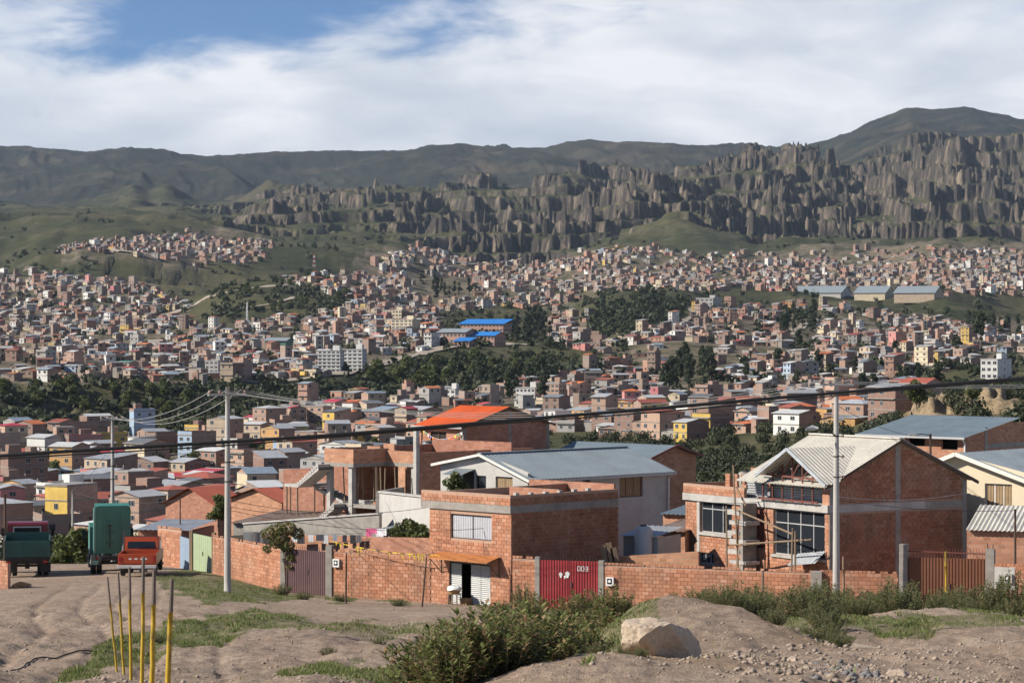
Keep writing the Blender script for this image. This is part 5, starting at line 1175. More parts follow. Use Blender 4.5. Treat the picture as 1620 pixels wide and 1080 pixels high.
def stick(px0, py0, px1, py1, Y, rad, m, label, m2=None, frac=.8, group=None, cat='stake'):
    """stake from foot (px0,py0) to tip (px1,py1) at distance Y; painted lower part, bare tip"""
    X = (px0 - 810) * Y / F; zb = Hs(X, Y); A = Vector((X, Y, zb - .15)); B = at(px1, py1, Y - .1)
    r = empty('stake', A, 0); tag(r, label, cat, group); d = B - A; mid = A + d * frac; k = .012
    mb = MB(); pts = [Vector((0, 0, 0)) + (mid - A) * t + Vector((random.uniform(-k, k) * t * (1 - t) * 3, 0, 0)) for t in np.linspace(0, 1, 6)]; mb.tube(pts, [rad * (1 - .15 * t) for t in np.linspace(0, 1, 6)], m, 8); mb.build('painted_shaft', r, smooth=True)
    mb = MB(); mb.tube([mid - A, B - A], [rad * .86, rad * .7], m2 or m, 8); mb.build('bare_tip', r)
M_YEL = mat('worn_yellow_paint', (0.50, 0.32, 0.02), .6, .3, 5, stretch=(4, 4, 1.2), dirt=(.09, .065, .04, .9)); M_TIP = mat('grey_bare_wood', (.16, .125, .10), .85, .25, 6)
YS = [(186, 1030, 170, 912, .030, 'thinnest, leftmost'), (197, 1035, 187, 905, .034, 'second'), (207, 1050, 205, 897, .036, 'third'), (224, 1085, 227, 880, .037, 'tallest, fourth'), (240, 1090, 244, 900, .045, 'fifth'), (264, 1095, 272, 915, .05, 'thickest, rightmost')]
for k, (a, b, c, d, rad, l) in enumerate(YS):
    Y = 6400 / (b - 904.0); Y = max(Y, 34.6) if k > 2 else Y - 1.5
    stick(a, b, c, d, Y, rad * .8, M_YEL, l + ' yellow-painted stake from the left in the row by the dirt track', M_TIP, .74, 'yellow stakes by the dirt track')
stick(547, 962, 548, 874, 118, .05, M_WOODD, 'crooked dark stake before the taped brick wall, nearer the purple-brown gate'); stick(667, 965, 675, 880, 117, .045, M_WOODD, 'crooked dark stake before the taped brick wall, nearer the shop')
stick(1206, 962, 1207, 902, 109, .06, M_YEL, 'short yellow-footed stake among weeds before the long right wall', M_TIP, .55); stick(1336, 965, 1334, 880, 110, .06, M_WOOD, 'brown stake just right of the tall right pole')
stick(1498, 985, 1496, 872, 104, .06, M_YEL, 'yellow-painted stake in front of the brown gate', M_YEL)
# tape with ragged pennants between posts above the wall
tp = empty('warning_tape', at(524, 856, 126.6)); tag(tp, 'ragged yellow and black warning tape strung above the brick wall', 'tape')
M_TAPE = mat('yellow_tape', (.72, .52, .03), .6, .1, 4); prev = None
for k in range(27):
    t = k / 26; q = at(524 + 168 * t, 856 + 22 * t + 5 * math.sin(t * math.pi), 126.6 - 4.0 * t) - tp.location
    if prev is not None:
        mb = MB(); mb.beam(prev, q, .01, .022 if k % 4 else .05, M_TAPE if k % 3 else M_BLACK); mb.build('tape_piece', tp)
        if random.random() < .55: mb = MB(); mb.poly([q, q + Vector((.1, -.02, .01)), q + Vector((.09 + random.uniform(-.08, .08), -.05, -random.uniform(.12, .45)))], M_TAPE); mb.build('tape_end', tp)
    prev = q
def washing(px0, px1, py, Y0, Y1, n, label, cols, drop=.6):
    r = empty('washing_line', at(px0, py, Y0)); tag(r, label, 'washing line'); A = r.location.copy(); B = at(px1, py + 1, Y1); mb = MB(); mb.tube([(0, 0, 0), (B - A) * .5 - Vector((0, 0, .1)), B - A], .01, M_WIRED, 5); mb.build('line', r)
    for k in range(n):
        t = (k + random.uniform(.1, .6)) / n; p0 = (B - A) * t; w = random.uniform(.3, .6); h = drop * random.uniform(.6, 1.1); d = (B - A).normalized(); c_ = random.choice(cols)
        mb = MB(); mb.sheet(p0 - Vector((0, 0, .1)), d * w, Vector((0, 0, -h)), 3, .02, mat('cloth_%s' % '_'.join('%02d' % int(v * 99) for v in c_), c_, .9, .1, 4)); mb.build('garment', r)
DK = [(.03, .03, .035), (.05, .05, .07), (.10, .09, .09), (.14, .14, .15)]
washing(383, 420, 838, 139.5, 137, 8, 'line of dark clothes behind the long brick wall', DK, .8); washing(455, 575, 842, 133, 129.5, 9, 'line of clothes behind the purple-brown gate', DK + [(.6, .6, .6), (.3, .34, .4)], .45); washing(577, 604, 832, 131, 130, 4, 'line of pink and white clothes right of the purple-brown gate', [(.7, .68, .7), (.6, .12, .25), (.65, .4, .5)], .45)

# ------------------------------------------------------------------ vehicles (local x right, y forward, z up)
def ngon_prism(mb, prof, x0, x1, m):
    """extrude a side profile (y,z) between x0 and x1"""
    n = len(prof); mb.poly([(x0, y, z) for y, z in prof], m); mb.poly([(x1, y, z) for y, z in reversed(prof)], m)
    for k in range(n): a, b = prof[k], prof[(k + 1) % n]; mb.poly([(x0, *b), (x0, *a), (x1, *a), (x1, *b)], m)
M_RIM = mat('dull_steel_rim', (.20, .20, .20), .5, .2, 6); M_CHAS = mat('greasy_chassis', (.028, .026, .025), .7, .3, 6)
def wheel(parent, x, y, R, w):
    r = empty('wheel', (x, y, R), 0); r.parent = parent; mb = MB(); mb.tube([(-w / 2, 0, 0), (-w / 2 + .03, 0, 0), (w / 2 - .03, 0, 0), (w / 2, 0, 0)], [R * .86, R, R, R * .86], M_BLACK, 24); mb.build('tyre', r, smooth=False)
    s = 1 if x > 0 else -1; mb = MB(); mb.tube([(s * (w / 2 - .04), 0, 0), (s * (w / 2 + .012), 0, 0)], [R * .58, R * .5], M_RIM, 18); mb.tube([(s * w / 2, 0, 0), (s * (w / 2 + .07), 0, 0)], R * .18, M_RIM, 10); mb.build('rim', r)
def lamp(parent, x, y, z, w, h, c, name='tail_light'):
    mb = MB(); mb.box(x - w / 2, x + w / 2, y - .03, y, z - h / 2, z + h / 2, mat('lamp_%s' % name, c, .25, .05)); mb.build(name, parent)
def cargo_truck():
    Y = 134.0; X = (43 - 810) * Y / F; r = empty('cargo_truck', (X, Y, Hs(X, Y)), math.radians(10.5)); tag(r, 'maroon cargo truck with green slatted tailgate parked at the left, seen from behind', 'truck')
    mar = mat('maroon_truck_paint', (.115, .012, .022), .35, .12, 1.5); grn = mat('faded_green_truck_paint', (.022, .085, .072), .5, .2, 1.5, dirt=(.035, .06, .052, .6)); W = 1.2
    mb = MB(); mb.box(-.45, -.33, .1, 6.2, .75, .95, M_CHAS); mb.box(.33, .45, .1, 6.2, .75, .95, M_CHAS); mb.box(-.9, .9, .3, .42, .7, .9, M_CHAS); mb.box(-.12, .12, 1.1, 1.4, .38, .75, M_CHAS); mb.box(-.95, .95, 1.18, 1.32, .48, .6, M_CHAS); mb.build('chassis', r)
    mb = MB(); mb.box(-W, W, 0, 4.2, .98, 1.1, M_CHAS); mb.box(-W, -W + .06, .062, 4.2, 1.1, 1.95, grn); mb.box(W - .06, W, .062, 4.2, 1.1, 1.95, grn); mb.box(-W + .06, W - .06, 4.14, 4.2, 1.1, 2.1, grn); mb.build('cargo_bed', r)
    mb = MB(); mb.box(-W, W, 0, .06, 1.1, 1.95, grn); tg = mb.build('tailgate', r)
    for k in range(4): mb = MB(); z = 1.14 + k * .205; mb.box(-W + .02, W - .02, -.022, -.001, z, z + .18, grn); mb.build('board', tg)
    for x in (-W + .05, -.3, .3, W - .05): mb = MB(); mb.box(x - .035, x + .035, -.05, -.022, 1.08, 1.99, grn); mb.build('stake_bar', tg)
    mb = MB(); mb.box(-W, W, -.03, .05, .9, .97, M_CHAS); mb.build('rear_beam', r)
    mb = MB(); ngon_prism(mb, [(4.3, .8), (6.1, .8), (6.15, 1.6), (5.85, 2.45), (5.7, 2.6), (4.5, 2.6), (4.32, 2.5), (4.3, 1.7)], -1.08, 1.08, mar); cab = mb.build('cab', r, bevel=.06)
    mb = MB(); mb.box(-.72, .66, 4.262, 4.29, 1.98, 2.34, M_GLASS); mb.build('rear_window', cab)
    mb = MB()
    for a in ((-.78, -.72, 1.92, 2.40), (.66, .72, 1.92, 2.40)): mb.box(a[0], a[1], 4.24, 4.285, a[2], a[3], M_ALU)
    mb.box(-.72, .66, 4.24, 4.285, 1.92, 1.98, M_ALU); mb.box(-.72, .66, 4.24, 4.285, 2.34, 2.40, M_ALU); mb.build('window_frame', cab)
    for s in (-1, 1):
        mb = MB(); mb.box(s * 1.085 - .01, s * 1.085 + .01, 4.8, 5.7, 1.75, 2.3, M_GLASS); mb.build('side_window', cab); mb = MB(); mb.beam((s * 1.08, 5.9, 1.9), (s * 1.35, 5.95, 2.0), .03, .03, M_IRON); mb.box(s * 1.35 - .09, s * 1.35 + .09, 5.93, 5.97, 1.75, 2.2, M_BLACK); mb.build('mirror', cab)
        wheel(r, s * .98, 1.25, .5, .28); wheel(r, s * .66, 1.25, .5, .26); wheel(r, s * .95, 5.3, .5, .28); lamp(r, s * .95, -.03, .84, .22, .1, (.35, .02, .02))
        mb = MB(); mb.box(s * .95 - .28, s * .95 + .28, .45, .47, .25, .75, M_BLACK); mb.build('mud_flap', r)
cargo_truck()
def dump_truck():
    Y = 136.0; X = (178 - 810) * Y / F; r = empty('dump_truck', (X, Y, Hs(X, Y) - .05), math.radians(12)); tag(r, 'green dump truck with its tipping body raised, dual rear wheels toward the viewer', 'truck')
    g = mat('sea_green_truck_paint', (.055, .215, .165), .42, .15, 1.2, dirt=(.05, .13, .105, .5)); gl = mat('pale_green_trim', (.20, .38, .31), .5, .1, 2)
    mb = MB(); mb.box(-.45, -.33, 0, 5.5, .8, 1.02, M_CHAS); mb.box(.33, .45, 0, 5.5, .8, 1.02, M_CHAS); mb.box(-.95, .95, .75, .9, .5, .62, M_CHAS); mb.box(-.6, .6, -.02, .1, .78, 1.0, M_CHAS); mb.build('chassis', r)
    # raised body: floor panel stands nearly upright and faces back
    mb = MB(); prof = []
    for k in range(7): t = math.radians(90 * k / 6); prof.append((.72 + .25 * math.cos(t), 2.35 + .25 * math.sin(t)))
    for k in range(7): t = math.radians(90 + 90 * k / 6); prof.append((-.72 + .25 * math.cos(t), 2.35 + .25 * math.sin(t)))
    prof += [(-.97, 0), (.97, 0)]; n = len(prof)
    mb.poly([(x, 0, z) for x, z in prof], g); mb.poly([(x, .08, z) for x, z in prof[::-1]], g)
    for k in range(n): a, b = prof[k], prof[(k + 1) % n]; mb.poly([(a[0], 0, a[1]), (a[0], .08, a[1]), (b[0], .08, b[1]), (b[0], 0, b[1])], g)
    for s in (-1, 1): mb.box(s * .95 - .03, s * .95 + .03, .082, .95, .05, 2.35, g)
    mb.box(-.92, .92, .082, .95, 2.5, 2.56, g)
    bd = mb.build('tipping_body', r, (0, .35, 1.12)); bd.rotation_euler = (math.radians(8), 0, 0)
    mb = MB(); mb.box(-.99, -.90, -.05, -.002, .02, 2.4, gl); mb.build('edge_rail', bd)
    for z in (.5, 1.1, 1.7): mb = MB(); mb.box(-.35, .12, -.06, -.002, z, z + .05, g); mb.build('cross_rib', bd)
    for x in (-.4, .35): mb = MB(); mb.box(x - .04, x + .04, -.07, -.003, .1, 2.2, g); mb.build('long_rib', bd)
    mb = MB(); mb.box(-.25, -.05, -.09, -.004, 1.5, 1.56, M_IRON); mb.box(-.16, -.12, -.1, -.005, .3, 1.5, M_IRON); mb.build('latch_rod', bd)
    mb = MB(); mb.tube([(.55, .1, .9), (.62, .2, 2.1), (.68, .35, 3.6)], [.075, .06, .045], M_RIM, 10); mb.build('hoist_ram', r)
    mb = MB(); ngon_prism(mb, [(3.6, .8), (5.4, .8), (5.5, 1.7), (5.2, 2.45), (3.8, 2.5), (3.6, 2.3)], -1.05, 1.05, g); mb.build('cab', r, bevel=.05)
    for s in (-1, 1):
        wheel(r, s * .99, .8, .52, .28); wheel(r, s * .67, .8, .52, .26); wheel(r, s * .95, 4.6, .52, .28); mb = MB(); mb.beam((s * 1.05, 5.0, 1.9), (s * 1.3, 5.0, 2.0), .03, .03, M_IRON); mb.box(s * 1.32 - .1, s * 1.32 + .1, 4.98, 5.02, 1.5, 2.1, M_BLACK); mb.build('mirror', r)
    mb = MB(); mb.box(-1.05, -.75, .0, .1, .55, .75, gl); mb.build('rear_bumper', r); lamp(r, -.8, -.03, .9, .14, .1, (.35, .02, .02))
dump_truck()
def pickup():
    Y = 131.0; X = (217 - 810) * Y / F; r = empty('pickup_truck', (X, Y, Hs(X, Y) - .02), math.radians(3)); tag(r, 'old orange-red pickup truck seen from behind, white-lettered tailgate', 'pickup')
    red = mat('orange_red_pickup_paint', (.42, .062, .018), .4, .15, 1.3, dirt=(.30, .075, .03, .5)); W = .98
    mb = MB(); mb.box(-.8, .8, .1, 4.6, .48, .6, M_CHAS); mb.box(-.85, .85, .85, 1.0, .36, .46, M_CHAS); mb.build('chassis', r)
    mb = MB(); mb.box(-W, W, .062, 2.3, .62, .7, red); mb.box(-W, -W + .08, .062, 2.3, .7, 1.22, red); mb.box(W - .08, W, .062, 2.3, .7, 1.22, red); mb.box(-W + .08, W - .08, 2.24, 2.3, .7, 1.25, red); mb.build('bed', r, bevel=.02)
    mb = MB(); mb.box(-W, W, 0, .06, .66, 1.22, red); tg = mb.build('tailgate', r, bevel=.02)
    mb = MB(); mb.box(-.8, .8, -.012, -.001, .74, 1.14, mat('orange_red_pickup_paint', (.42, .062, .018))); mb.build('tailgate_panel', tg)
    for k, (x, w) in enumerate(((-.36, .15), (-.06, .16), (.2, .09), (.44, .15))): mb = MB(); mb.box(x - w / 2, x + w / 2, -.018, -.013, .92, 1.0, M_WHITE); mb.build('faded_letter', tg)
    prof = [(2.3, .62), (3.6, .62), (3.65, 1.2), (3.3, 1.88), (2.55, 1.9), (2.38, 1.25)]; mb = MB(); ngon_prism(mb, prof, -.93, .93, red); cab = mb.build('cab', r, bevel=.04)
    mb = MB(); mb.poly([(-.74, 2.378, 1.32), (.74, 2.378, 1.32), (.70, 2.500, 1.70), (-.70, 2.500, 1.70)], M_GLASS); mb.build('rear_window', cab)
    mb = MB(); ngon_prism(mb, [(3.6, .62), (5.0, .62), (5.0, 1.1), (3.65, 1.2)], -.93, .93, red); mb.build('hood', r, bevel=.04)
    mb = MB(); mb.box(-W - .02, W + .02, -.2, -.04, .48, .64, M_TANK); mb.build('rear_bumper', r, bevel=.02)
    for s in (-1, 1):
        wheel(r, s * .82, .95, .37, .24); wheel(r, s * .82, 4.1, .37, .24); lamp(r, s * .88, -.005, .95, .14, .26, (.40, .03, .02)); mb = MB(); mb.box(s * .935 - .006, s * .935 + .006, 2.6, 3.3, 1.28, 1.68, M_GLASS); mb.build('side_window', cab)
        mb = MB(); mb.beam((s * .9, 2.28, 1.25), (s * .86, 2.22, 1.95), .04, .04, M_IRON); mb.build('rack_post', r)
    mb = MB(); mb.beam((-.9, 2.22, 1.95), (.9, 2.22, 1.95), .04, .04, M_IRON); mb.build('rack_bar', r)
    mb = MB(); mb.box(-.22, .22, -.23, -.202, .5, .6, M_WHITE); mb.build('number_plate', r)
pickup()
# low brick wall and block at the left edge
street_wall('brick_wall', (-60, 124), (13, 121), 884, 891, 'low brick wall cut off by the left picture edge')

# ------------------------------------------------------------------ sleeping dog, curled in the truck's shade
def dog():
    Y = 121.5; X = (33 - 810) * Y / F; r = empty('dog', (X, Y, Hs(X, Y)), .4); tag(r, 'brown dog lying curled in the shade beside the maroon truck', 'dog')
    me = bpy.data.meshes.new('body'); V = [(-.28, 0, .15), (-.12, .03, .17), (.08, .03, .17), (.24, -.02, .18), (.36, -.12, .16), (.40, -.24, .12), (.36, -.34, .09), (-.34, -.10, .12), (-.30, -.22, .07), (-.12, -.27, .05), (.20, -.16, .07), (.16, -.30, .045), (-.40, .0, .11), (-.44, -.14, .06), (-.36, -.28, .04)]
    E = [(0, 1), (1, 2), (2, 3), (3, 4), (4, 5), (5, 6), (0, 7), (7, 8), (8, 9), (3, 10), (10, 11), (0, 12), (12, 13), (13, 14)]
    me.from_pydata(V, E, []); o = bpy.data.objects.new('body', me); link(o, r); o.modifiers.new('skin', 'SKIN'); sd_ = o.modifiers.new('sub', 'SUBSURF'); sd_.levels = 1; sd_.render_levels = 2
    R = [.15, .16, .155, .13, .09, .085, .045, .11, .05, .035, .05, .035, .04, .03, .02]
    for k, v in enumerate(me.skin_vertices[0].data): v.radius = (R[k], R[k])
    me.skin_vertices[0].data[0].use_root = True
    fur = mat('brown_fur', (.36, .21, .10), .95, .35, 5, bump=.5, bscale=60, dirt=(.42, .34, .26, .7)); me.materials.append(fur)
    for s in (-1, 1): mb = MB(); mb.poly([(.36 + .04 * s, -.17, .22), (.42 + .05 * s, -.20, .21), (.40 + .07 * s, -.18, .13)], fur); mb.build('ear', r)
dog()
# ------------------------------------------------------------------ the town: houses set out over the valley
from collections import defaultdict
PAINT = {'brick': None, 'white': (.66, .65, .61), 'cream': (.62, .52, .36), 'yellow': (.62, .42, .10), 'pink': (.55, .22, .20), 'grey': (.36, .35, .33), 'pale blue': (.34, .44, .56), 'ochre': (.52, .30, .12), 'rose': (.48, .13, .15), 'tan': (.46, .36, .26)}
ROOFC = {'flat': (.36, .33, .30), 'grey metal': (.38, .40, .42), 'pale metal': (.55, .55, .54), 'rust-red': (.36, .10, .06), 'orange': (.60, .17, .05), 'dark grey': (.16, .17, .18), 'blue-grey': (.24, .31, .38), 'green': (.05, .19, .16), 'bright red': (.45, .05, .07)}
def town_mats():
    M = {}
    for k, c in PAINT.items(): M['w_' + k] = M_TBRICK if c is None else mat('painted_' + k.replace(' ', '_'), c, .85, .16, .5, dirt=(c[0] * .6, c[1] * .58, c[2] * .55, .5), rnd=.12)
    for k, c in ROOFC.items(): M['r_' + k] = metal_roof_mat('roof_' + k.replace(' ', '_').replace('-', '_'), c, .55, rust=.35 if 'grey' in k else 0.0, rnd=.15)
    return M
M_TBRICK = brick_wall_mat('town_brick', (0.385, 0.222, 0.158), rnd=.36)
TM_ = town_mats()
M_WIN = glass_mat('town_window', (.03, .034, .04))
def unit_window():
    mb = MB(); mb.box(-.5, .5, -.05, .02, -.5, .5, M_ALU); mb.poly([(-.44, -.052, -.42), (.44, -.052, -.42), (.44, -.052, .42), (-.44, -.052, .42)], M_WIN); mb.box(-.03, .03, -.066, -.053, -.42, .42, M_ALU)
    me = bpy.data.meshes.new('window'); me.from_pydata(mb.v, [], mb.f)
    for m in mb.mats: me.materials.append(m)
    me.polygons.foreach_set('material_index', mb.m); me.update(); return me
ME_WIN = unit_window()
def house_geom(w, d, st, roof, wall, rng, attic=None):
    """local boxes: facade on y=0 facing -y. returns wall MB, roof MB, window spots"""
    h = 2.75 * st; front = TM_['w_' + wall]; side = M_TBRICK if wall not in ('white', 'grey') or rng.random() < .5 else front
    mb = MB(); b = len(mb.v)
    mb.poly([(0, 0, -4), (w, 0, -4), (w, 0, h), (0, 0, h)], front); mb.poly([(w, 0, -4), (w, d, -4), (w, d, h), (w, 0, h)], side); mb.poly([(w, d, -4), (0, d, -4), (0, d, h), (w, d, h)], side); mb.poly([(0, d, -4), (0, 0, -4), (0, 0, h), (0, d, h)], side if rng.random() < .6 else front)
    for s in range(1, st + 1): mb.box(-.06, w + .06, -.12 - .5 * (rng.random() < .2), d + .05, 2.75 * s - .28, 2.75 * s - .06, M_CONC)
    mr = MB(); rm = TM_['r_' + roof]; o = .4
    if roof == 'flat':
        mr.box(-.05, w + .05, -.1, d + .04, h, h + .12, rm)
        if rng.random() < .75:
            ph = rng.uniform(.5, 1.0); z = h + .122; mb.box(0, w, 0, .14, z, z + ph, front); mb.box(0, .14, .142, d, z, z + ph, side); mb.box(w - .14, w, .142, d, z, z + ph, side)
        if rng.random() < .4: a = rng.uniform(.1, .5) * w; mb.box(a, a + rng.uniform(2, 3.5), d * .45, d * .9, h + .123, h + 2.5, side)
        if rng.random() < .35:
            for k in range(4): x, y = (.2, w - .2)[k % 2], (.3, d - .3)[k // 2]; mb.box(x - .12, x + .12, y - .12, y + .12, h + .124, h + 1.6, M_CONC)
    else:
        t = rng.random(); rise = rng.uniform(.14, .26)
        if t < .45:      # gable, ridge along x
            z = h + rise * d / 2 + .1
            mr.poly([(-o, -o, h - rise * o), (w + o, -o, h - rise * o), (w + o, d / 2, z), (-o, d / 2, z)], rm); mr.poly([(w + o, d + o, h - rise * o), (-o, d + o, h - rise * o), (-o, d / 2, z), (w + o, d / 2, z)], rm)
            mb.poly([(w, 0, h), (w, d, h), (w, d / 2, z - .06)], side); mb.poly([(0, d, h), (0, 0, h), (0, d / 2, z - .06)], side)
        elif t < .7:     # gable to the front
            z = h + rise * w / 2 + .1
            mr.poly([(w + o, -o, h - rise * o), (w + o, d + o, h - rise * o), (w / 2, d + o, z), (w / 2, -o, z)], rm); mr.poly([(-o, d + o, h - rise * o), (-o, -o, h - rise * o), (w / 2, -o, z), (w / 2, d + o, z)], rm)
            mb.poly([(0, 0, h), (w, 0, h), (w / 2, 0, z - .06)], front); mb.poly([(w, d, h), (0, d, h), (w / 2, d, z - .06)], side)
        elif t < .85:    # single slope
            z = h + rise * d * .7; mr.poly([(-o, -o, h + .05 - rise * .3), (w + o, -o, h + .05 - rise * .3), (w + o, d + o, z), (-o, d + o, z)], rm); mb.poly([(w, 0, h), (w, d, h), (w, d, z - .1)], side); mb.poly([(0, d, h), (0, 0, h), (0, d, z - .1)], side); mb.poly([(w, d, h), (0, d, h), (0, d, z - .1), (w, d, z - .1)], side)
        else:            # hipped
            z = h + rise * min(w, d) / 2 + .2; i = min(w, d) / 2
            A, B, C, D = (-o, -o, h - .05), (w + o, -o, h - .05), (w + o, d + o, h - .05), (-o, d + o, h - .05); E, G = (i, d / 2, z), (max(w - i, i + .2), d / 2, z)
            mr.poly([A, B, G, E], rm); mr.poly([B, C, G], rm); mr.poly([C, D, E, G], rm); mr.poly([D, A, E], rm)
        mr.box(-o, w + o, -o - .05, -o, h - rise * o - .12, h - rise * o + .02, M_CONC_L) if t < .45 else None
    spots = []
    n = max(1, int(w / 2.9))
    for s in range(st):
        for k in range(n):
            if rng.random() < .82: spots.append((w * (k + .5) / n, -.02, 2.75 * s + 1.45, rng.uniform(.9, 1.5), rng.uniform(1.0, 1.35), 0.0))
    m = max(1, int(d / 4))
    for s in range(st):
        for k in range(m):
            if rng.random() < .28: spots.append((w + .02, d * (k + .5) / m, 2.75 * s + 1.5, rng.uniform(.8, 1.2), 1.1, math.pi / 2))
    if rng.random() < .5:      # lower annex built against one end
        aw, ad, ah = rng.uniform(2.2, 4.5), d * rng.uniform(.4, .9), rng.uniform(2.2, 3.2); x0 = w + .05 if rng.random() < .5 else -aw - .05
        ma = MB(); ma.box(x0, x0 + aw, .4, .4 + ad, -4, ah, rng.choice([M_TBRICK, front, M_CONC])); q = TM_['r_' + rng.choice(['grey metal', 'pale metal', 'flat', 'rust-red'])]
        ma.poly([(x0 - .2, .1, ah + .06), (x0 + aw + .2, .1, ah + .06), (x0 + aw + .2, .6 + ad, ah + .35), (x0 - .2, .6 + ad, ah + .35)], q); spots.append(ma)
    return mb, mr, spots
# set out the plots, nearest first
cand = []; rng = random.Random(11)
def keep_clear(px, py):
    return any(inpoly(np.array([px]), np.array([py]), q)[0] for q in CLEAR)
CLEAR = [[(560,560),(640,560),(720,548),(880,545),(900,600),(760,612),(640,628),(560,625)], [(765,488),(865,488),(870,548),(765,548)], [(925,468),(1075,462),(1095,500),(1000,535),(925,535)], [(500,545),(580,545),(580,596),(500,596)], [(684,498),(806,498),(806,556),(684,556)], [(1250,455),(1490,455),(1490,486),(1250,486)], [(410,526),(462,526),(462,562),(410,562)], [(1540,560),(1625,560),(1625,620),(1540,620)], [(1225,488),(1292,488),(1285,560),(1240,560)], [(1040,560),(1125,548),(1130,622),(1045,622)], [(640,436),(745,438),(740,475),(660,478)], [(1510,470),(1625,470),(1620,520),(1510,520)]]
Yc = 205.0
while Yc < 3750:
    step = 16.5 if Yc < 1000 else 14.0
    x = -.235 * Yc + rng.uniform(0, 12)
    while x < .235 * Yc:
        X = x + rng.uniform(-2, 2); Yv = Yc + rng.uniform(-5, 5); x += (13.0 if Yc < 1000 else 11.0) * rng.uniform(.9, 1.35)
        cand.append((X, Yv))
    Yc += step
C = np.array(cand); CZ = H(C[:, 0], C[:, 1]); CPX, CPY = proj(C[:, 0], C[:, 1], CZ)
zone = np.full(len(C), -1); names_z = list(TOWN)
for k, q in enumerate(TOWN.values()): zone = np.where((zone < 0) & inpoly(CPX, CPY, q), k, zone)
# leave off what the land hides: highest sight-line so far along each bearing
order = np.argsort(C[:, 1]); vis = np.ones(len(C), bool)
us = np.linspace(-.24, .24, 481); ysamp = np.exp(np.linspace(math.log(200), math.log(3800), 400)); GY, GU = np.meshgrid(ysamp, us, indexing='ij'); GP = H(GU * GY, GY) / GY; GM = np.maximum.accumulate(GP, 0)
iu = np.clip(((C[:, 0] / C[:, 1] + .24) / .48 * 480).astype(int), 0, 480); iy = np.clip(np.searchsorted(ysamp, C[:, 1]) - 3, 0, 399)
vis = (CZ + 9) / C[:, 1] > GM[iy, iu]
ok = (zone >= 0) & vis & (CPX > -70) & (CPX < 1690)
DENS = {'valley floor': .92, 'terrace': .88, 'upper left town': .58, 'hill village': .50, 'far town': .56, 'middle': .55, 'right slope': .58, 'low centre': .72}
plots = []
for i in order:
    if not ok[i] or keep_clear(CPX[i], CPY[i]): continue
    if rng.random() > DENS[names_z[zone[i]]] * (1.0 + 1.3 * float(vnoise(C[i, 0] / 90, C[i, 1] / 130, 77))): continue
    plots.append(i)
print('town plots', len(plots))
LMK = [(43, 870, 'the maroon truck'), (175, 850, 'the dump truck'), (360, 720, 'the verge pole'), (178, 690, 'the rear pole'), (320, 790, 'the red-brown roofed house'), (540, 745, 'the unfinished building'), (735, 670, 'the orange-roofed house'), (540, 572, 'the white apartment block'), (745, 528, 'the blue-roofed school'), (434, 545, 'the green warehouse'), (1040, 660, 'the tall eucalyptus clump'), (1290, 470, 'the long grey sheds'), (1323, 620, 'the right tall pole'), (1580, 590, 'the right-edge white block'), (1490, 670, 'the blue-grey roofed house'), (1010, 495, 'the wooded knoll'), (150, 635, 'the dark ravine bank'), (660, 600, 'the dark embankment'), (1180, 730, 'the shrubby gully')]
def where(px, py):
    q = sorted(((abs(px - a) + abs(py - b) * 1.3, a, b, n) for a, b, n in LMK))[0]; _, a, b, n = q; dx, dy = px - a, py - b
    v = 'above' if dy < -18 else 'below' if dy > 18 else ''; h = 'left' if dx < -25 else 'right' if dx > 25 else ''
    far = abs(dx) + abs(dy) > 130; p = {'aboveleft': 'up-left of', 'aboveright': 'up-right of', 'belowleft': 'down-left of', 'belowright': 'down-right of', 'above': 'straight above', 'below': 'straight below', 'left': 'left of', 'right': 'right of', '': 'close by'}[v + h]
    return ('well ' if far else '') + p + ' ' + n
STW = ['', 'one-storey', 'two-storey', 'three-storey', 'four-storey', 'five-storey']
used = set(); nwin = 0; far_v = []; far_f = []; far_c = []; nfar = 0; shown = 0
def looks(zn, py):
    b = rng.random(); t = {'valley floor': .46, 'terrace': .44, 'hill village': .75, 'right slope': .58, 'low centre': .54}.get(zn, .54)
    wall = 'brick' if b < t else rng.choice(['white', 'white', 'white', 'cream', 'cream', 'grey', 'grey', 'tan', 'yellow', 'pink', 'tan', 'pale blue', 'ochre', 'rose'])
    roof = rng.choices(['flat', 'grey metal', 'pale metal', 'rust-red', 'orange', 'dark grey', 'blue-grey', 'green', 'bright red'], [32, 20, 17, 10, 5, 8, 8, .7, 1.5])[0]
    st = rng.choices([1, 2, 3, 4], [42, 41, 14, 3])[0]
    return wall, roof, st
TH = {'valley floor': 40, 'terrace': 38, 'right slope': 50, 'low centre': 45}
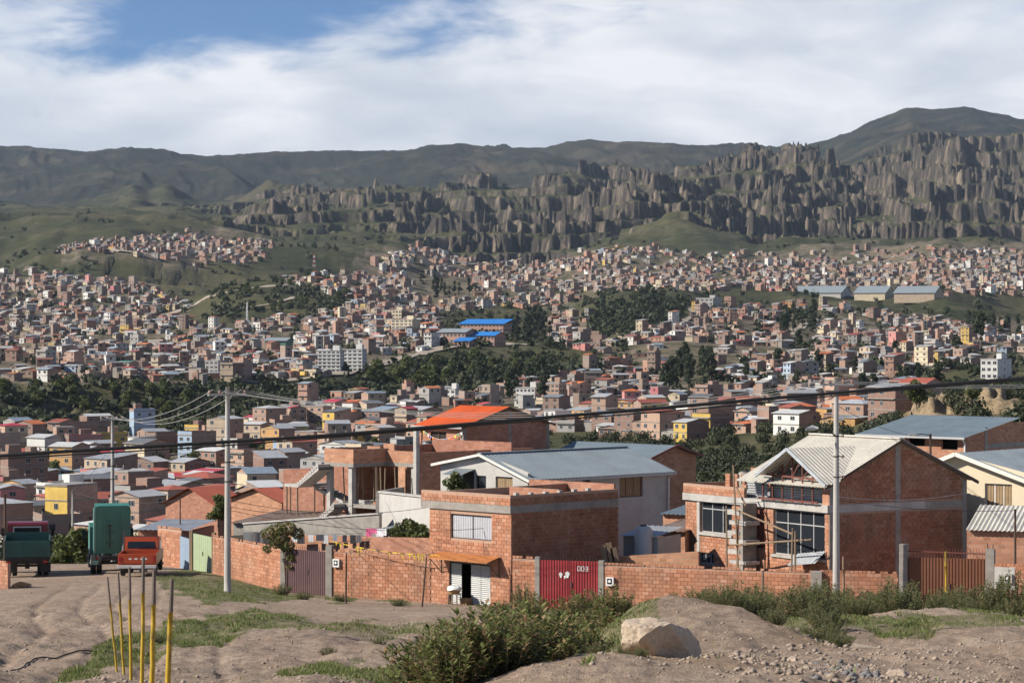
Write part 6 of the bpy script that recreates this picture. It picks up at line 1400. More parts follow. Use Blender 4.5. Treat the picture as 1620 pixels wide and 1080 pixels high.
for i in plots:
    X, Y, Z, px, py, zn = C[i, 0], C[i, 1], CZ[i], CPX[i], CPY[i], names_z[zone[i]]
    th = math.radians(TH.get(zn, 42) + rng.choice([0, 0, 0, -62]) + rng.uniform(-14, 14)); w, d = (rng.uniform(5, 10.5), rng.uniform(5.5, 11)) if Y < 1000 else (rng.uniform(3.6, 8.5), rng.uniform(4.5, 9))
    wall, roof, st = looks(zn, py)
    if Y < 420: st = min(st, 2)
    if Y > 1000 and rng.random() < .62: st = max(1, st - 1)
    if Y > 1000 and wall in ('yellow', 'pink', 'rose', 'pale blue', 'ochre') and rng.random() < .72: wall = rng.choice(['brick', 'brick', 'white', 'cream', 'tan', 'grey'])
    near = shown < 300 and py < 870 and -12 < px < 1632
    if near:
        wr = where(px, py)
        for _ in range(60):
            extra = rng.choice(['', '', ' and a roof room', ' and bare concrete columns']) if roof == 'flat' else ''
            lb = '%s %s house with %s roof, %s' % (STW[st], wall if wall != 'brick' else 'bare brick', roof if roof != 'flat' else 'flat concrete', wr)
            if lb not in used: break
            wall, roof, st = looks(zn, py); st = min(st, 2) if Y < 420 else st
            if _ > 25: wall = rng.choice(list(PAINT)); roof = rng.choice(list(ROOFC))
        used.add(lb); mb, mr, spots = house_geom(w, d, st, roof, wall, rng)
        o = mb.build('town_house', None, (X, Y, Z + .3), -th); tag(o, lb, 'house', 'houses of the town in the valley')
        mr.build('roof', o); shown += 1
        if spots and isinstance(spots[-1], MB): spots.pop().build('annex', o)
        for (a, b_, z, ww, hh, rz) in spots[:9]:
            q = bpy.data.objects.new('window', ME_WIN); COL.objects.link(q); q.parent = o; q.location = (a, b_, z); q.scale = (ww, 1, hh); q.rotation_euler = (0, 0, rz)
    else:
        mb, mr, spots = house_geom(w, d, st, roof, wall, rng)
        cs, sn = math.cos(-th), math.sin(-th)
        def add(v, f, cols):
            global nfar
            V = np.array(v); V = np.stack([V[:, 0] * cs - V[:, 1] * sn + X, V[:, 0] * sn + V[:, 1] * cs + Y, V[:, 2] + Z + .3], 1)
            far_v.append(V)
            for q, c in zip(f, cols): far_f.append(tuple(k + nfar for k in q)); far_c.append(c)
            nfar += len(V)
        vv = 1 + rng.uniform(-.36, .26); hv = rng.random()
        def colr(m):
            n = m.name
            if n == 'town_brick': k_ = hv; return ((.40 - .08 * k_) * vv, (.205 + .045 * k_) * vv, (.140 + .07 * k_) * vv)
            if n.startswith('painted_'): c = PAINT[n[8:].replace('_', ' ')]
            elif n.startswith('roof_'): c = ROOFC[{k.replace(' ', '_').replace('-', '_'): k for k in ROOFC}[n[5:]]]
            else: c = (.32, .29, .26)
            return tuple(k * vv for k in c)
        if spots and isinstance(spots[-1], MB): q = spots.pop(); add(q.v, q.f, [colr(q.mats[k]) for k in q.m])
        add(mb.v, mb.f, [colr(mb.mats[k]) for k in mb.m]); add(mr.v, mr.f, [colr(mr.mats[k]) for k in mr.m])
        V = []; Fq = []
        for (a, b_, z, ww, hh, rz) in (spots if Y < 2600 else spots[:3]):
            k = len(V)
            if rz == 0: V += [(a - ww / 2, -.1, z - hh / 2), (a + ww / 2, -.1, z - hh / 2), (a + ww / 2, -.1, z + hh / 2), (a - ww / 2, -.1, z + hh / 2)]
            else: V += [(w + .1, b_ - ww / 2, z - hh / 2), (w + .1, b_ + ww / 2, z - hh / 2), (w + .1, b_ + ww / 2, z + hh / 2), (w + .1, b_ - ww / 2, z + hh / 2)]
            Fq.append((k, k + 1, k + 2, k + 3))
        if V: add(V, Fq, [(.03, .033, .04)] * len(Fq))
def col_attr_mat(name, rough=.85):
    m, n, b = pbsdf(name); a = n('ShaderNodeAttribute', attribute_name='col').outputs['Color']; gp = n('ShaderNodeNewGeometry').outputs['Position']
    c = n.mix(n.ramp(n.noise(.35, 4, .65, gp), [(.4, 0.0), (.75, .55)]), a, (.20, .15, .11)); setb(n, b, base_color=c, roughness=rough); return m
if far_v:
    me = bpy.data.meshes.new('distant_houses'); me.from_pydata(np.vstack(far_v).tolist(), [], far_f); me.materials.append(col_attr_mat('distant_house_surfaces')); attr_col(me, 'col', far_c); me.update()
    o = bpy.data.objects.new('distant_houses', me); link(o); tag(o, 'mass of small brick and plaster houses across the far town', 'houses', kind='stuff')
print('shown', shown, 'far faces', len(far_f))

# ------------------------------------------------------------------ landmarks of the town
def ground_at(px, py, y0=450, y1=4000):
    ys_ = np.exp(np.linspace(math.log(y0), math.log(y1), 600)); xs_ = (px - 810) / F * ys_; r = HY - F * H(xs_, ys_) / ys_
    k = np.argmax(r <= py) if np.any(r <= py) else 599
    return Vector((xs_[k], ys_[k], float(H(xs_[k:k + 1], ys_[k:k + 1])[0])))
def block(name, px, py, wpx, hpx, dpx, th, wm, label, cat, floors, cols, roofm=None, frontm=None, roofkind='flat', win=True, band=None, y0=900):
    g = ground_at(px, py, y0); s = F / g.y; thr = math.radians(th); w = wpx / s / math.cos(thr); d = dpx / s / max(.2, math.sin(thr)); h = hpx / s
    o = empty(name, g + Vector((0, 0, -1)), -thr); tag(o, label, cat); mb = MB(); mb.box(-w, 0, 0, d, -3, h + 1, wm); mb.build('wall', o)
    mr = MB()
    if roofkind == 'flat': mr.box(-w - .2, .2, -.2, d + .2, h + 1.002, h + 1.35, roofm or M_CONC_L); mr.box(-w * .4, -w * .1, d * .4, d * .8, h + 1.352, h + 3.8, wm)
    elif roofkind == 'gable':
        z = h + 1 + d * .17
        mr.poly([(-w - 1, -1, h + .9), (1, -1, h + .9), (1, d / 2, z), (-w - 1, d / 2, z)], roofm); mr.poly([(1, d + 1, h + .9), (-w - 1, d + 1, h + .9), (-w - 1, d / 2, z), (1, d / 2, z)], roofm); mr.poly([(.0, 0, h + 1), (0, d, h + 1), (0, d / 2, z - .1)], wm)
    else: mr.poly([(-w - 1, -1, h + .8), (1, -1, h + .8), (1, d + 1, h + 1.2 + d * .22), (-w - 1, d + 1, h + 1.2 + d * .22)], roofm); mr.box(-w, 0, d - .2, d, h + 1.002, h + 1.0 + d * .2, wm)
    mr.build('roof', o)
    if win:
        for f in range(floors):
            for c in range(cols): q = bpy.data.objects.new('window', ME_WIN); COL.objects.link(q); q.parent = o; fh = h / floors; q.location = (-w + w * (c + .5) / cols, -.03, 1 + fh * (f + .52)); q.scale = (w / cols * .62, 1, fh * .5)
            for c in range(max(1, cols // 2)): q = bpy.data.objects.new('window', ME_WIN); COL.objects.link(q); q.parent = o; q.location = (.03, d * (c + .5) / max(1, cols // 2), 1 + fh * (f + .52)); q.scale = (1.6, 1, fh * .5); q.rotation_euler = (0, 0, math.pi / 2)
    if band:
        for f in range(1, floors): mb = MB(); mb.box(-w - .1, .1, -.25, -.035, 1 + h / floors * f - .2, 1 + h / floors * f + .15, band); mb.build('floor_band', o)
    return o, w, d, h
W_ = TM_['w_white']; CRM = TM_['w_cream']
block('apartment_block', 538, 589, 36, 34, 5, 12, W_, 'white six-floor apartment block on the terrace, left half of the pair', 'building', 6, 5, band=W_)
block('apartment_block', 573, 588, 32, 35, 6, 14, W_, 'white six-floor apartment block on the terrace, right half of the pair', 'building', 6, 4, band=W_)
M_BLUE = metal_roof_mat('bright_blue_roof', (.03, .22, .62), .45); M_ORCH = mat('school_wall', (.40, .22, .16), .8, .15, .6)
block('school', 736, 545, 44, 19, 18, 30, M_ORCH, 'school hall with wide blue-grey roof at the left of the blue roofs', 'school', 2, 7, M_ROOFG, roofkind='gable')
block('school', 796, 532, 70, 20, 14, 25, M_ORCH, 'long school wing with bright blue roof under the dark trees', 'school', 3, 12, M_BLUE, roofkind='mono')
block('school', 782, 548, 46, 17, 18, 30, M_ORCH, 'front school wing with bright blue gabled roof', 'school', 2, 8, M_BLUE, roofkind='gable')
block('school', 742, 550, 24, 10, 10, 25, M_ORCH, 'small school annex with bright blue roof below the hall', 'school', 1, 4, M_BLUE, roofkind='mono')
block('warehouse', 452, 559, 34, 20, 10, 20, mat('green_sheet', (.07, .16, .12), .6, .1, .5), 'dark green sheet-metal warehouse on the terrace', 'warehouse', 2, 6, M_ROOFG, roofkind='gable', win=False)
for k, (px, wp, l) in enumerate(((1330, 72, 'left and largest long grey metal shed on the plateau'), (1400, 46, 'middle long shed with cream wall on the plateau'), (1478, 60, 'right long shed with low grey roof on the plateau'))): block('long_shed', px, 473, wp, 9, 26, 22, (M_RENDER, CRM, TM_['w_tan'])[k], l, 'shed', 1, 6, M_ROOFG, roofkind='gable', win=False)
block('tower_house', 1578, 611, 24, 42, 34, 30, W_, 'white four-floor house with dark brick side at the right edge', 'house', 4, 3)
block('tower_house', 846, 636, 30, 22, 12, 20, W_, 'white house with many small windows in the low centre', 'house', 3, 5)
block('tower_house', 884, 637, 26, 30, 10, 25, M_TBRICK, 'tall bare brick block right of the white house in the low centre', 'house', 4, 4)
block('tower_house', 345, 597, 22, 26, 10, 25, TM_['w_grey'], 'grey four-floor house on the terrace edge', 'house', 4, 3); block('tower_house', 652, 530, 34, 24, 12, 25, TM_['w_cream'], 'cream five-floor block left of the school', 'house', 5, 5); block('tower_house', 635, 508, 30, 16, 10, 25, TM_['w_cream'], 'pale yellow long block above the cream block', 'house', 3, 6)
block('tower_house', 1128, 490, 26, 18, 16, 30, TM_['w_grey'], 'grey block on the slope right of the wooded knoll', 'house', 3, 4); block('tower_house', 1216, 622, 20, 18, 22, 35, W_, 'white square house on the right slope', 'house', 2, 2); block('tower_house', 720, 632, 24, 16, 10, 25, W_, 'white gabled house near the embankment foot', 'house', 2, 3)
for (px, py, w_, h_, d_, th_, wm, rm, kind, lb, fl, cl) in ((152, 812, 58, 12, 16, 30, M_TBRICK, TM_['r_green'], 'gable', 'brick house with dark green roof behind the dump truck', 1, 3), (282, 772, 34, 15, 22, 30, TM_['w_cream'], TM_['r_bright red'], 'gable', 'cream villa with crimson gabled roof left of the verge pole', 2, 3), (78, 842, 40, 24, 12, 20, TM_['w_rose'], TM_['r_rust-red'], 'mono', 'raspberry pink house with arched windows behind the maroon truck', 2, 4),
        (535, 668, 26, 20, 18, 25, TM_['w_yellow'], TM_['r_rust-red'], 'gable', 'yellow two-storey house in the valley, left of a matching one', 2, 4), (565, 664, 26, 22, 22, 25, TM_['w_yellow'], TM_['r_orange'], 'gable', 'yellow two-storey house in the valley, right of a matching one', 2, 4), (125, 735, 44, 18, 24, 30, TM_['w_pale blue'], TM_['r_bright red'], 'gable', 'pale blue house with pinkish red roof left of the rear pole', 2, 4)):
    block('villa', px, py, w_, h_, d_, th_, wm, lb, 'house', fl, cl, rm, roofkind=kind, y0=450)
def mast(px, py, top, label, stripe):
    g = ground_at(px, py); h = (py - top) / F * g.y; r = empty('mast', g - Vector((0, 0, 2))); tag(r, label, 'mast'); n = 7
    for k in range(n):
        m = (mat('mast_red', (.45, .05, .04), .6, .1), M_WHITE)[k % 2] if stripe else M_WHITE; mb = MB(); z0, z1 = (h + 2) * k / n, (h + 2) * (k + 1) / n; a, b = 1.6 - 1.2 * k / n, 1.6 - 1.2 * (k + 1) / n
        if not stripe: a *= .5; b *= .5
        for q in range(4): sx, sy_ = (-1, 1)[q % 2], (-1, 1)[q // 2]; mb.beam((sx * a, sy_ * a, z0), (sx * b, sy_ * b, z1), .3, .3, m)
        mb.beam((-a, -a, z0), (b, -b, z1), .2, .2, m); mb.beam((a, -a, z0), (-b, -b, z1), .2, .2, m); mb.build('lattice_section', r)
mast(497, 424, 402, 'red and white lattice mast on the ridge above the far town', True); mast(391, 515, 478, 'slim white lattice mast on the terrace', False); mast(1215, 458, 428, 'red and white lattice mast in the shadowed far town', True)

# ------------------------------------------------------------------ dirt roads on the far slopes
M_ROAD = mat('pale_dirt_road', (.36, .30, .235), .95, .2, .08, coords='Object')
def road(pts, width, y0=900):
    P = []; Q = np.array(pts, float); tt = np.linspace(0, len(Q) - 1, 14 * (len(Q) - 1)); g = [ground_at(np.interp(t, range(len(Q)), Q[:, 0]), np.interp(t, range(len(Q)), Q[:, 1]), y0) for t in tt]
    xs_ = np.convolve(np.pad([v.x for v in g], 4, mode='edge'), np.ones(9) / 9, 'valid'); ys_ = np.convolve(np.pad([v.y for v in g], 4, mode='edge'), np.ones(9) / 9, 'valid'); n = len(xs_)
    dx, dy = np.gradient(xs_), np.gradient(ys_); L = np.hypot(dx, dy) + 1e-6; nx, ny = -dy / L, dx / L; V = []
    for s_ in (-1, -.33, .33, 1): X = xs_ + nx * width / 2 * s_; Y = ys_ + ny * width / 2 * s_; V.append(np.stack([X, Y, H(X, Y) + .7], 1))
    V = np.stack(V, 1).reshape(-1, 3); Fq = [(4 * i + k, 4 * i + k + 1, 4 * i + k + 5, 4 * i + k + 4) for i in range(n - 1) for k in range(3)]
    o = bpy.data.objects.new('road', mesh_np('road', V, Fq, [M_ROAD])); link(o); o['kind'] = 'structure'
road([(392, 607), (470, 601), (545, 593), (600, 578), (650, 564), (700, 552), (770, 543), (850, 547)], 9)
road([(205, 520), (290, 492), (330, 470), (400, 456), (480, 452)], 8); road([(360, 492), (420, 484), (470, 470)], 6); road([(1200, 548), (1255, 522), (1300, 505)], 7); road([(1000, 540), (1060, 520), (1100, 500)], 6); road([(130, 388), (200, 402), (300, 416)], 8)
# ------------------------------------------------------------------ trees
def leaf_cloud(centres, radii, n, size, rng, flat=.8, aspect=1.7, up=0.0):
    """n leaf faces spread through clumps; returns V (4n,3), F (n,4)"""
    k = rng.choice(len(centres), n, p=radii**2 / np.sum(radii**2)); d = rng.normal(size=(n, 3)); d /= np.linalg.norm(d, axis=1)[:, None]
    P = centres[k] + d * (radii[k] * rng.uniform(.45, 1.05, n) ** .6)[:, None] * np.array([1, 1, flat])
    nr = d * .6 + rng.normal(size=(n, 3)) * .7 + np.array([0, 0, up]); nr /= np.linalg.norm(nr, axis=1)[:, None]
    a = np.cross(nr, rng.normal(size=(n, 3))); a /= np.linalg.norm(a, axis=1)[:, None] + 1e-9; b = np.cross(nr, a); s = (size * rng.uniform(.55, 1.3, n))[:, None]
    V = np.stack([P - a * s * aspect / 2, P + b * s / 2, P + a * s * aspect / 2, P - b * s / 2], 1).reshape(-1, 3)
    return V, np.arange(4 * n).reshape(n, 4)
M_EUC = leaf_mat('eucalyptus_leaves', (.040, .055, .028), (.065, .080, .036), .15)
M_PINE = leaf_mat('dark_cypress_leaves', (.022, .034, .018), (.040, .052, .024), .1)
M_MOLLE = leaf_mat('pepper_tree_leaves', (.085, .110, .032), (.135, .150, .050), .25)
M_TRUNK = mat('tree_bark', (.16, .12, .09), .9, .3, 3)
PROTO = {}
def tree_proto(kind, h, w, n, leaf, m, seed, clumps=14, trunk=.3, pointed=0.0):
    g = np.random.default_rng(seed); cz = g.uniform(trunk, 1.0, clumps); prof = np.sin(np.clip((cz - trunk) / (1 - trunk), 0, 1) * math.pi * .86 + .25) ** .8 * (1 - pointed * cz)
    ang = g.uniform(0, math.tau, clumps); rr = g.uniform(.15, .62, clumps) * prof * w / 2
    Cn = np.stack([np.cos(ang) * rr, np.sin(ang) * rr, cz * h * .93], 1); Rd = (g.uniform(.22, .42, clumps) * w / 2 * (.55 + .6 * prof)) + .1
    V, Fq = leaf_cloud(Cn, Rd, n, leaf, g)
    mt = MB(); mt.tube([(0, 0, -1.0), (g.uniform(-.02, .02) * h, g.uniform(-.02, .02) * h, h * .4), (0, 0, h * .9)], [h * .022, h * .015, h * .004], M_TRUNK, 7)
    for k in range(min(7, clumps)): c = Cn[k]; mt.tube([(0, 0, c[2] * .55), tuple(c)], [h * .008, h * .003], M_TRUNK, 5)
    cm = mesh_np('crown', V, Fq, [m]); tm = bpy.data.meshes.new('trunk'); tm.from_pydata(mt.v, [], mt.f); tm.materials.append(M_TRUNK); tm.update()
    PROTO.setdefault(kind, []).append((cm, tm, h, w))
for s in range(4): tree_proto('eucalyptus', 20, 11, 1500, .85, M_EUC, 100 + s, 16, .22)
for s in range(3): tree_proto('cypress', 13, 5.5, 900, .7, M_PINE, 200 + s, 12, .06, .55)
for s in range(3): tree_proto('molle', 8, 9, 1200, .6, M_MOLLE, 300 + s, 14, .25)
def plant_tree(kind, X, Y, hh, label, group, z=None, wide=1.0):
    cm, tm, h, w = random.choice(PROTO[kind]); s = hh / h
    r = empty({'eucalyptus': 'eucalyptus_tree', 'cypress': 'cypress_tree', 'molle': 'bushy_tree'}[kind], (X, Y, Hs(X, Y) - .3 if z is None else z), random.uniform(0, 6.28)); r.scale = (s * wide, s * wide, s); tag(r, label, 'tree', group)
    for n_, me in (('crown', cm), ('trunk', tm)): o = bpy.data.objects.new(n_, me); COL.objects.link(o); o.parent = r
# clumps one can make out: (polygon in sight-line coordinates, kind, count, height range, phrase)
CL = [([(925,690),(1035,690),(1045,712),(925,712)], 'eucalyptus', 14, (5, 8), 'dark eucalyptus in the tall clump behind the grey house', 380, 460),
      ([(1055,580),(1120,575),(1128,622),(1050,622)], 'eucalyptus', 14, (11, 17), 'dark eucalyptus in the clump below the knoll', 1000, 2000),
      ([(808,515),(862,508),(872,546),(812,546)], 'cypress', 26, (10, 17), 'dark conifer in the grove right of the blue-roofed school', 1300, 2600),
      ([(935,480),(1075,472),(1085,500),(1000,530),(935,530)], 'cypress', 26, (8, 15), 'dark shrubby tree on the wooded knoll', 1500, 2700),
      ([(1232,500),(1290,495),(1283,556),(1242,556)], 'eucalyptus', 14, (11, 17), 'dark eucalyptus in the grove below the long sheds', 1200, 2700),
      ([(600,592),(640,586),(850,568),(880,592),(760,606),(640,622),(570,622)], 'molle', 26, (6, 11), 'dark bushy tree on the embankment below the school', 1150, 1800),
      ([(700,600),(860,596),(880,640),(700,640)], 'eucalyptus', 12, (10, 17), 'dark tree among houses at the foot of the embankment', 900, 1500),
      ([(0,618),(310,618),(310,656),(0,658)], 'molle', 26, (5, 10), 'dark bush on the steep ravine bank', 1100, 1230),
      ([(1530,500),(1620,505),(1620,545),(1530,545)], 'eucalyptus', 10, (12, 20), 'tall dark tree near the pale rock pinnacles at right', 1500, 2800),
      ([(1100,700),(1230,690),(1240,745),(1110,760)], 'molle', 24, (1.6, 3.4), 'leafy tree in the shrubby gully left of the open gable', 240, 420),
      ([(650,445),(745,440),(742,474),(660,476)], 'cypress', 12, (14, 22), 'dark conifer on the bluff in the far centre', 2300, 3200),
      ([(360,700),(640,680),(620,760),(420,790)], 'molle', 16, (3.5, 6.5), 'green tree between valley houses right of the verge pole', 450, 1000),
      ([(60,690),(340,690),(330,800),(60,830)], 'molle', 16, (3.5, 6.5), 'green tree between valley houses left of the verge pole', 450, 1000),
      ([(1120,600),(1620,520),(1620,600),(1420,650),(1150,660)], 'eucalyptus', 24, (7, 13), 'dark tree standing among houses on the right slope', 900, 2500),
      ([(330,450),(540,452),(560,500),(340,505)], 'molle', 18, (5, 9), 'dark bush on the bare hill with the road', 1700, 2600)]
random.seed(5)
ORD = ['leftmost', 'second', 'third', 'fourth', 'fifth', 'sixth', 'seventh', 'eighth', 'ninth', 'tenth', 'eleventh', 'twelfth', 'thirteenth', 'fourteenth', 'fifteenth', 'sixteenth', 'seventeenth', 'eighteenth', 'nineteenth', 'twentieth', 'twenty-first', 'twenty-second', 'twenty-third', 'twenty-fourth', 'twenty-fifth', 'twenty-sixth', 'twenty-seventh', 'twenty-eighth', 'twenty-ninth', 'thirtieth'] + ['thirty-' + q for q in ('first', 'second', 'third', 'fourth', 'fifth', 'sixth', 'seventh', 'eighth', 'ninth')] + ['fortieth', 'forty-first', 'forty-second']
for poly, kind, n, hr, lab, y0, y1 in CL:
    xs_, ys_ = [p[0] for p in poly], [p[1] for p in poly]; spots_ = []; t = 0
    while len(spots_) < n and t < 900:
        t += 1; px, py = random.uniform(min(xs_), max(xs_)), random.uniform(min(ys_), max(ys_))
        if inpoly(np.array([px]), np.array([py]), poly)[0]: spots_.append((px, py))
    spots_.sort()
    for k, (px, py) in enumerate(spots_):
        g = ground_at(px, py, y0, y1); w0, w1_ = lab.split(' ', 1) if not lab.startswith('tall') else ('tall', lab[5:])
        plant_tree(kind, g.x, g.y, random.uniform(*hr), '%s from left: %s' % (ORD[k], lab) if k else 'leftmost ' + lab, lab[:60], wide=random.uniform(.85, 1.25))
for (px, py, Y, kind, h, lab) in ((1551, 548, 1300, 'eucalyptus', 19, 'tall round dark tree on the right slope near the picture edge'), (124, 905, 152, 'molle', 2.9, 'yellow-green bush between the maroon truck and the dump truck'), (97, 905, 156, 'molle', 2.4, 'lower yellow-green bush right behind the maroon truck'), (146, 903, 158, 'molle', 2.4, 'yellow-green bush behind the dump truck wheels'),
        (345, 828, 158, 'molle', 1.9, 'dark round bush before the red-brown roofed house'), (645, 872, 129, 'molle', 1.9, 'yellow-flowering bush in the yard left of the shop'), (668, 872, 128.6, 'molle', 1.6, 'dark yard bush touching the shop wall'), (625, 870, 130, 'molle', 1.4, 'low dark bush left of the yellow-flowering bush'), (722, 782, 136.2, 'molle', 1.4, 'small pale bush before the grey house door'),
        (1450, 640, 395, 'molle', 4, 'small dark bush on the clay bank, left'), (1540, 632, 395, 'molle', 3, 'small dark bush on the clay bank, right')):
    X = (px - 810) * Y / F; plant_tree(kind, X, Y, h, lab, None, z=(HY - py) * Y / F - .2)
# the rest of the scrub: one mass over the slopes
def scrub():
    g = np.random.default_rng(3); n0 = 19000; Yv = np.exp(g.uniform(math.log(300), math.log(4300), n0)); Xv = g.uniform(-.23, .23, n0) * Yv; Zv = H(Xv, Yv); px, py = proj(Xv, Yv, Zv); tw = town_at(Xv, Yv, Zv)
    pr = np.where(tw, .55, .70) * np.where((Yv > 1100) & (Yv < 1235) & (px < 560), 3.0, 1) * np.clip(.55 + 1.6 * fbm(Xv / 150, Yv / 220, 3, 19), .05, 1) * np.where(Yv > 2800, .5, 1) * np.where((px > 1420) & (Yv < 650), .12, 1)
    bank = []      # thick growth on the ravine bank and the embankment
    for poly, cnt in (([(-40, 610), (300, 612), (420, 612), (540, 600), (540, 634), (400, 642), (300, 662), (-40, 664)], 1000), ([(545, 604), (640, 582), (760, 564), (870, 562), (900, 598), (760, 604), (640, 624), (545, 632)], 520), ([(940, 478), (1080, 470), (1090, 500), (1000, 535), (930, 535)], 350), ([(330, 455), (540, 455), (560, 505), (340, 508)], 260), ([(1180, 690), (1090, 690), (1100, 760), (1240, 750)], 0)):
        xx_ = g.uniform(min(p[0] for p in poly), max(p[0] for p in poly), cnt * 6); Yb = g.uniform(1000, 2600, cnt * 6) if cnt else xx_; Xb = (xx_ - 810) / F * Yb; Zb = H(Xb, Yb) if cnt else Xb
        if cnt: q = inpoly(*proj(Xb, Yb, Zb), poly); bank.append(np.stack([Xb[q][:cnt], Yb[q][:cnt], Zb[q][:cnt]], 1))
    Bk = np.vstack(bank); Xv = np.concatenate([Xv, Bk[:, 0]]); Yv = np.concatenate([Yv, Bk[:, 1]]); Zv = np.concatenate([Zv, Bk[:, 2]]); pr = np.concatenate([pr, np.ones(len(Bk))]); n0 = len(Xv)
    keep = g.random(n0) < pr; parts = []; tot = 0
    for near in (True, False):
        k = keep & ((Yv < 900) if near else (Yv >= 900)); xv, yv, zv = Xv[k], Yv[k], Zv[k]; n = len(xv); m = 260 if near else 30
        h = g.uniform(1.2, 3.6, n) if near else g.uniform(1.6, 5.5, n) * np.clip(.65 + yv / 4000, .6, 1.5)
        Cn = np.repeat(np.stack([xv, yv, zv + h * .42], 1), m, 0); R = np.repeat(h, m)[:, None]; d = g.normal(size=(n * m, 3)); d /= np.linalg.norm(d, axis=1)[:, None]
        lump = .72 + .5 * np.repeat(g.random((n, 8)), m, 0)[np.arange(n * m), (np.arctan2(d[:, 1], d[:, 0]) * 1.27 + 4).astype(int) % 8][:, None]
        P = Cn + d * R * lump * np.array([.62, .62, .55]) * g.uniform(.45, 1.05, (n * m, 1)); nr = d + g.normal(size=(n * m, 3)) * .6; nr /= np.linalg.norm(nr, axis=1)[:, None]
        a = np.cross(nr, g.normal(size=(n * m, 3))); a /= np.linalg.norm(a, axis=1)[:, None]; b = np.cross(nr, a); s = R * (g.uniform(.07, .14, (n * m, 1)) if near else g.uniform(.2, .4, (n * m, 1)))
        parts.append(np.stack([P - a * s, P + b * s * .6, P + a * s, P - b * s * .6], 1).reshape(-1, 3)); tot += n
    V = np.vstack(parts); me = mesh_np('scrub', V, np.arange(len(V)).reshape(-1, 4), [M_SCRUB])
    o = bpy.data.objects.new('scrub', me); link(o); tag(o, 'dark scrub and small trees scattered over slopes and between houses', 'scrub', kind='stuff'); print('scrub', tot)
M_SCRUB = leaf_mat('scrub_leaves', (.030, .042, .020), (.070, .078, .034), .15)
scrub()
# ------------------------------------------------------------------ foreground: rocks, weeds, grass, stones
M_BOULDER = mat('sandstone_boulder', (.50, .40, .295), .9, .28, 1.8, bump=.9, bscale=7, dirt=(.36, .225, .13, .7))
M_STONE = mat('loose_stone', (.43, .34, .265), .95, .3, 5, bump=.5, bscale=20, rnd=.3)
M_SLATE = mat('dark_slate_chips', (.17, .165, .165), .9, .3, 6)
def rock(name, px, py, Y, size, seed, label, m=M_BOULDER, flat=(1, .8, .62), cuts=16, rz=0, sink=.25, cat='rock', group=None):
    g = np.random.default_rng(seed); bm = bmesh.new(); bmesh.ops.create_icosphere(bm, subdivisions=5 if size > 1 else 4, radius=1.0)
    N = g.normal(size=(cuts, 3)); N /= np.linalg.norm(N, axis=1)[:, None]; D = g.uniform(.52, .86, cuts)
    co = np.array([v.co[:] for v in bm.verts]); dots = co @ N.T; k = np.where(dots > D, D / np.maximum(dots, 1e-6), 1.0).min(1); co = co * k[:, None]
    nz_ = np.array([mnoise.fractal(Vector(c) * 2.3 + Vector((seed, 0, 0)), .9, 2.1, 5) for c in co]); crack = np.array([abs(mnoise.noise(Vector(c) * 2.6 + Vector((0, seed, 3)))) for c in co]); co += co / np.linalg.norm(co, axis=1)[:, None] * (nz_ * .04 - .03 * np.clip(.06 - crack, 0, 1) / .06)[:, None]
    co *= np.array(flat) * size / 2 / .8
    for v, c in zip(bm.verts, co): v.co = c
    me = bpy.data.meshes.new(name); bm.to_mesh(me); bm.free(); me.materials.append(m)
    X = (px - 810) * Y / F; o = bpy.data.objects.new(name, me); link(o); o.location = (X, Y, Hs(X, Y) + size * flat[2] * .5 - size * sink); o.rotation_euler = (0, 0, rz); tag(o, label, cat, group)
    return o
b_ = rock('boulder', 1040, 1045, 40.5, 1.28, 4, 'large pale angular sandstone boulder on the dirt mound', flat=(1.0, .75, .66), sink=.17, rz=.3, cat='boulder'); b_.rotation_euler = (.12, .2, .3)
b_ = rock('rock_slab', 1378, 1020, 60, 1.15, 9, 'long tilted pale rock slab among weeds at right', flat=(1.0, .55, .42), sink=.02); b_.rotation_euler = (.1, .32, .1)
for k, (px, py, Y, s_, l) in enumerate(((1312, 1015, 61, .34, 'small squared tan stone left of the rock slab'), (1330, 1022, 59, .26, 'smaller pale stone touching the rock slab'), (1215, 1052, 46, .22, 'pale stone in the rubble below the weeds'), (1420, 1070, 39, .30, 'flat grey stone on the gravel at lower right'), (1180, 985, 70, .4, 'reddish clod on top of the spoil heap'), (1255, 1040, 49, .24, 'reddish stone in the middle of the rubble'), (438, 1000, 56, .16, 'small stone at the grass edge behind the stakes'), (615, 1050, 44, .2, 'small pale stone on the bare ground left of the big shrub'))):
    rock('stone', px, py, Y, s_, 20 + k, l, M_STONE if k != 4 else M_BOULDER, cuts=10)
def scatter_stones(name, n, sampler, smin, smax, m, label, seed):
    g = np.random.default_rng(seed); P = sampler(g, n); n = len(P); base = np.array([(1, 0, 0), (-1, 0, 0), (0, 1, 0), (0, -1, 0), (0, 0, 1), (0, 0, -1)], float); T = np.array([(0, 2, 4), (2, 1, 4), (1, 3, 4), (3, 0, 4), (2, 0, 5), (1, 2, 5), (3, 1, 5), (0, 3, 5)])
    S = smin * (smax / smin) ** (g.random(n) ** 2.2); V = base[None] * g.uniform(.55, 1.15, (n, 6, 1)) * S[:, None, None] * np.array([1, 1, .7]); a = g.uniform(0, 6.28, n); c, s = np.cos(a), np.sin(a)
    x = V[:, :, 0] * c[:, None] - V[:, :, 1] * s[:, None]; y = V[:, :, 0] * s[:, None] + V[:, :, 1] * c[:, None]; V = np.stack([x, y, V[:, :, 2]], -1) + P[:, None, :] + np.array([0, 0, 1]) * (S * .15)[:, None, None]
    me = mesh_np(name, V.reshape(-1, 3), (T[None] + np.arange(n)[:, None, None] * 6).reshape(-1, 3), [m]); o = bpy.data.objects.new(name, me); link(o); tag(o, label, 'stones', kind='stuff')
